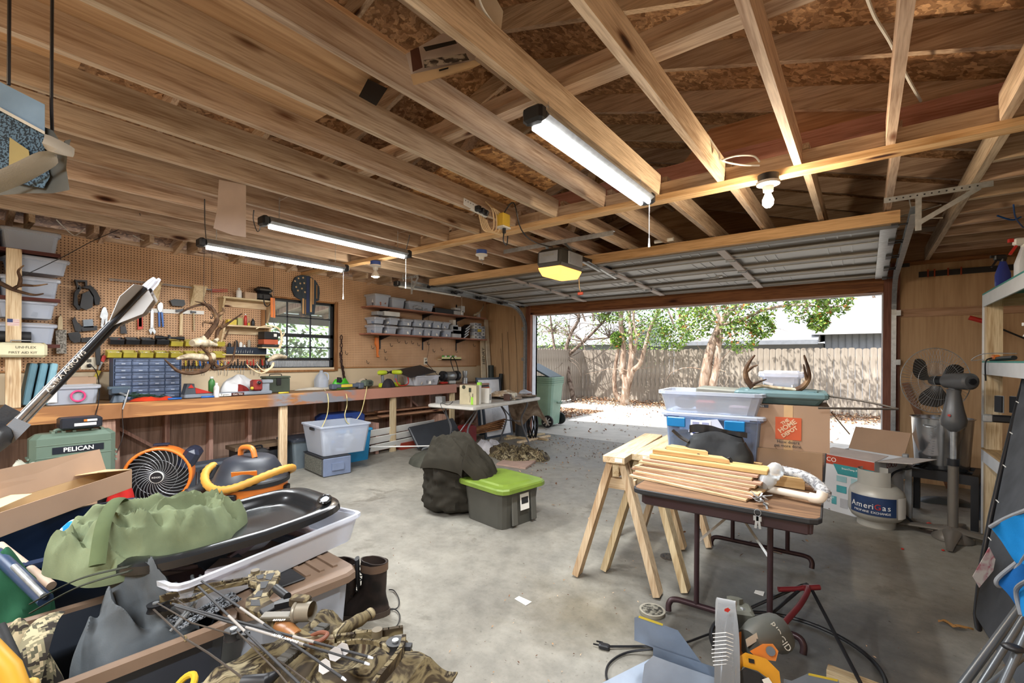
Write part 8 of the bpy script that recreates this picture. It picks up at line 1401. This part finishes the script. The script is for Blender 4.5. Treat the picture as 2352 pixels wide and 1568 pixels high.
# package resting across the joists
pk=thing('light_package','white and beige product package lying across the joists with printed picture','box',(-1.36,1.42,2.60));m=MB()
q=[ond(*p)for p in((932,124,1.62),(1075,45,1.62),(1105,150,1.72),(945,196,1.72))]
sl('printed_face',[(932,124,1.74),(1018,76,1.80),(1098,118,1.78),(1088,142,1.74),(945,172,1.68)],.04,M('#cfc6c6',.6),pk);sl('beige_edge',[(943,171,1.665),(1090,138,1.72),(1104,148,1.72),(1080,160,1.70),(950,196,1.66)],.05,M('#bfa88a',.7),pk)
sl('brown_label',[(942,116,1.69),(962,108,1.70),(971,155,1.66),(948,165,1.655)],.003,M('#4a2c24',.6),pk);sl('printed_shelf',[(972,108,1.70),(1045,92,1.75),(1050,100,1.745),(978,118,1.69)],.003,BLKM,pk);sl('printed_stone',[(972,138,1.67),(1070,122,1.71),(1078,138,1.69),(975,156,1.655)],.003,patches([(.4,'#3c3634'),(.6,'#a09890')],40,3,.8),pk);sl('slot',[(1008,160,1.675),(1030,154,1.68),(1030,158,1.678),(1009,164,1.673)],.003,BLK,pk)
sl('white_carton',[(1082,-20),(1130,-20),(1156,26),(1151,68),(1120,100)],.25,M('#cfc4b4',.7),None,'pale carton resting on the joists at the top centre edge','box',d=1.75)
sl('dark_speaker',[(845,181),(890,203),(864,243),(824,221)],.12,BLK,None,'black box sitting on the joists left of the printed package','box',d=2.0)
m=MB();q=[(503,418),(565,432),(565,545),(535,540),(490,524),(499,480)];q[0]=(503,412);q[1]=(565,425);sl('cardboard_strip',[(a,b,2.95)for a,b in q],.006,M('#a89890',.85,var=.08),None,'torn grey-brown cardboard strip hanging from a joist left of the tube lights','cardboard')
ps=thing('power_strip','white power strip with black plugs screwed to a joist','power strip',ond(1088,478,3.35));PA,PB_=onx(1062,462,-2.33),onx(1118,492,-2.33);m=MB();m.beam(PA,PB_,.03,.055,(0,0,1),bev=.004);P('strip_body',m,WHT,ps,True);m=MB();[m.box(PA.lerp(PB_,.5+.16*k)+Vector((.03,0,-.01)),(.05,.035,.04),(0,.2*k,.3*k),bev=.006)for k in range(3)];P('plug',m,BLK,ps,True)
m=MB();[m.cyl(PA.lerp(PB_,.06+.1*k)+Vector((.0155,0,.008)),PA.lerp(PB_,.06+.1*k)+Vector((.0165,0,.008)),.004,n=6)for k in range(4)];P('socket_holes',m,BLK,ps,True)
yo=thing('outlet_box','yellow electrical box hanging by the long beam next to coiled cord','outlet box',onz(1165,510,2.42)+Vector((0,-.05,0)));m=MB();m.box((0,0,.0),(.07,.09,.10),bev=.005);P('box_body',m,M('#c9a838',.5),yo);m=MB();m.box((0,0,-.056),(.075,.095,.012));P('white_plate',m,WHT,yo);m=MB();m.cyl((.01,0,-.06),(.01,0,-.10),.014);m.tube(wire([(.01,0,-.09),(.01,-.01,-.16),(.02,.02,-.19),(.03,.02,-.12)]),.005,6);P('black_plug',m,BLK,yo)
L0=yo.location
for i in range(5):a=onx(1115+4*i,490+3*i,-2.28);cable('coiled_cord',[a+Vector((0,0,.09)),a+Vector((.02,.06+.015*i,.03)),a+Vector((.01,.08+.01*i,-.10)),a+Vector((0,-.02,-.13+.01*i)),a+Vector((-.01,-.06,-.02))],.005,M('#c9ae88',.6),'tan cord loop of the coil beside the yellow box','cord','coiled tan cord loops')
cable('electric_cable',[L0+Vector((0,0,.05)),L0+Vector((.10,.0,.12)),L0+Vector((.1,.1,-.06)),L0+Vector((.05,.35,-.10)),Vector((-2.35,3.66,2.40))],.005,BLK,'black cord from the yellow box to the door opener')
for i,pts in enumerate(([(583,483),(582,505),(590,530),(596,528),(600,512),(615,512)],[(470,458),(471,520),(476,560),(490,565)],[(941,540),(936,560),(930,580),(918,586)])):cable('electric_cable',[onz(*p,2.44-.03*k)for k,p in enumerate(pts)],.004,BLK,['black kinked cord at the left end of the middle tube light','black cord dropping to the left end of the low tube light','black cord at the right end of the middle tube light'][i])
WC=M('#d3d1cb',.5)
cable('white_wire',[onz(1095,-20,2.60),onz(1110,20,2.60),onz(1140,62,2.60),onz(1170,92,2.58)],.004,WC,'white electric wire running over the joist at the top centre');cable('white_wire',[onz(1990,-10,2.75),onz(2010,40,2.75),onz(2045,98,2.72),onz(2080,170,2.7),onz(2115,232,2.72)],.007,WC,'white electric wire crossing behind the joist at the upper right')
cable('white_wire',[onz(1625,310,2.6),onz(1650,350,2.52),onz(1657,368,2.48),onz(1700,378,2.47),onz(1745,380,2.45)],.005,WC,'white wire feeding the bare bulb, lower loop');cable('white_wire',[onz(1657,368,2.48),onz(1690,358,2.5),onz(1730,358,2.5),onz(1745,372,2.46)],.005,WC,'white wire feeding the bare bulb, upper loop')
cable('white_wire',[(-.9,5.4,2.62),(-.4,5.3,2.60),(0,5.35,2.6),(.35,5.2,2.62),(.48,5.0,2.60)],.006,WC,'white wire lying along the far joists above the door');cable('white_wire',[onz(130,505,2.47),onz(150,525,2.46),onz(172,540,2.46),onz(195,525,2.48)],.005,WC,'white wire at the top of the pegboard above the left shelf');cable('white_wire',[onx(305,540,-5.7),onx(330,552,-5.7),onx(362,560,-5.7)],.005,WC,'short white wire at the top of the pegboard right of the shelf')
cable('white_wire',[onz(2088,455,2.5),onz(2092,475,2.47),onz(2100,500,2.44),onz(2165,500,2.44)],.004,WC,'white wire hanging near the right door bracket')
m=MB();m.tube(wire([onz(2290,495,2.44),onz(2325,505,2.40),onz(2345,498,2.42)]),.006,6);m.tube(wire([onz(2328,470,2.45),onz(2333,500,2.40),onz(2350,522,2.38)]),.005,6);one('blue_rope',m,BLU,'knotted blue rope on the ceiling frame at the upper right','rope')
m=MB();m.tube([(-1.1-.5,4.3,2.47),(-1.1-.32,4.3,2.47)],.018,12);one('spare_tube',m,WHT,'short white tube fixed on a far joist above the door','tube')
m=MB();m.prism([(-2.3,5.55),(.6,5.75),(.6,5.95),(-2.3,5.8)],'Z',JT+.003,JT+.012);one('cardboard_sheet',m,M('#8a7662',.8),'long grey cardboard strip lying on the far joists above the door','cardboard')
# hanging bag, close at the upper left
hb_=thing('hanging_bag','blue-grey mesh sided bag with tan strap hanging at the upper left edge','bag',ond(60,430,1.25));sl('blue_top',[(-60,180),(0,188),(103,240),(103,306),(0,250),(-60,240)],.18,cloth('#6f8496'),hb_,d=1.20)
MESH=patches([(.47,'#1c2730'),(.53,'#4c6272')],190,1,.8,name='bag_mesh',dist=0);sl('mesh_side',[(-60,235),(0,250),(103,306),(102,352),(115,405),(100,432),(60,425),(0,410),(-60,430)],.18,MESH,hb_,d=1.205)
sl('tan_contents',[(22,315),(66,345),(70,378),(20,392)],.004,M('#8a7a48',.7),hb_,d=1.20);sl('white_piping',[(-60,236),(0,246),(103,302),(103,309),(0,254),(-60,243)],.004,M('#b0aa9c',.7),hb_,d=1.195)
m=MB();m.tube(wire([ond(-60,440,1.16),ond(0,418,1.16),ond(70,385,1.16),ond(128,350,1.17),ond(138,325,1.2)]),.030,8,fl=.12,up=(.2,.3,1));P('tan_strap',m,cloth('#9a9080'),hb_,True)
sl('dark_end',[(103,292),(122,300),(136,322),(146,345),(150,322),(163,320),(155,350),(152,385),(160,436),(120,444),(60,444),(0,448),(-60,450),(-60,430),(0,410),(60,425),(100,432),(115,405),(103,352)],.16,M('#4b4a44',.7,var=.3),hb_,d=1.215)
m=MB();m.tube([ond(120,300,1.3),ond(118,240,1.3),(ond(118,240,1.3).x,ond(118,240,1.3).y,JZ+.02)],.004,6);m.tube([ond(20,195,1.25),(ond(20,195,1.25).x,ond(20,195,1.25).y,JZ+.02)],.004,6);P('hanging_cord',m,BLK,hb_,True)
# small items along the bench front that are still missing
m=MB();rr=random.Random(8)
for k in range(26):c=onz(310+rr.uniform(-30,30),905+rr.uniform(-6,4),.93+rr.uniform(0,.05));c.x=min(max(c.x,-5.62),-5.30);a0=rr.uniform(0,6);m.tube(wire([c+Vector((.05*math.cos(a0+t),.08*math.sin(a0+t*1.3),.012*math.sin(3*t)))for t in(0,1.2,2.4,3.6,4.8)],res=3),.0035,5)
one('green_cord_pile',m,M('#1f3d2c',.7),'tangled dark green cord on the bench beside the drawer cabinet','cord')
m=crumple((-5.36,1.36,.915),.06,.16,.035,0,51,40,12,.5);one('red_gloves',m,cloth('#b8381f'),'orange-red gloves lying on the bench edge under the green cord','gloves')
for i,(y,mt,lb)in enumerate(((1.50,BLU,'blue pen on the bench left of the gun vise'),(1.78,BLU,'thick blue marker on the bench front by the spray can'),(2.55,YEL,'small yellow knife in front of the ammunition can'))):m=MB();m.tube([(-5.31,y-.05,.925),(-5.30,y+.06,.925)],.010,8);one('marker',m,mt,lb,'marker')
cable('dark_string',[onx(284,918,BX+.004),onx(281,950,BX+.01),onx(282,1000,BX+.05),onx(268,1040,BX+.2)],.0025,BLK,'thin dark string hanging from the bench front toward the blower')
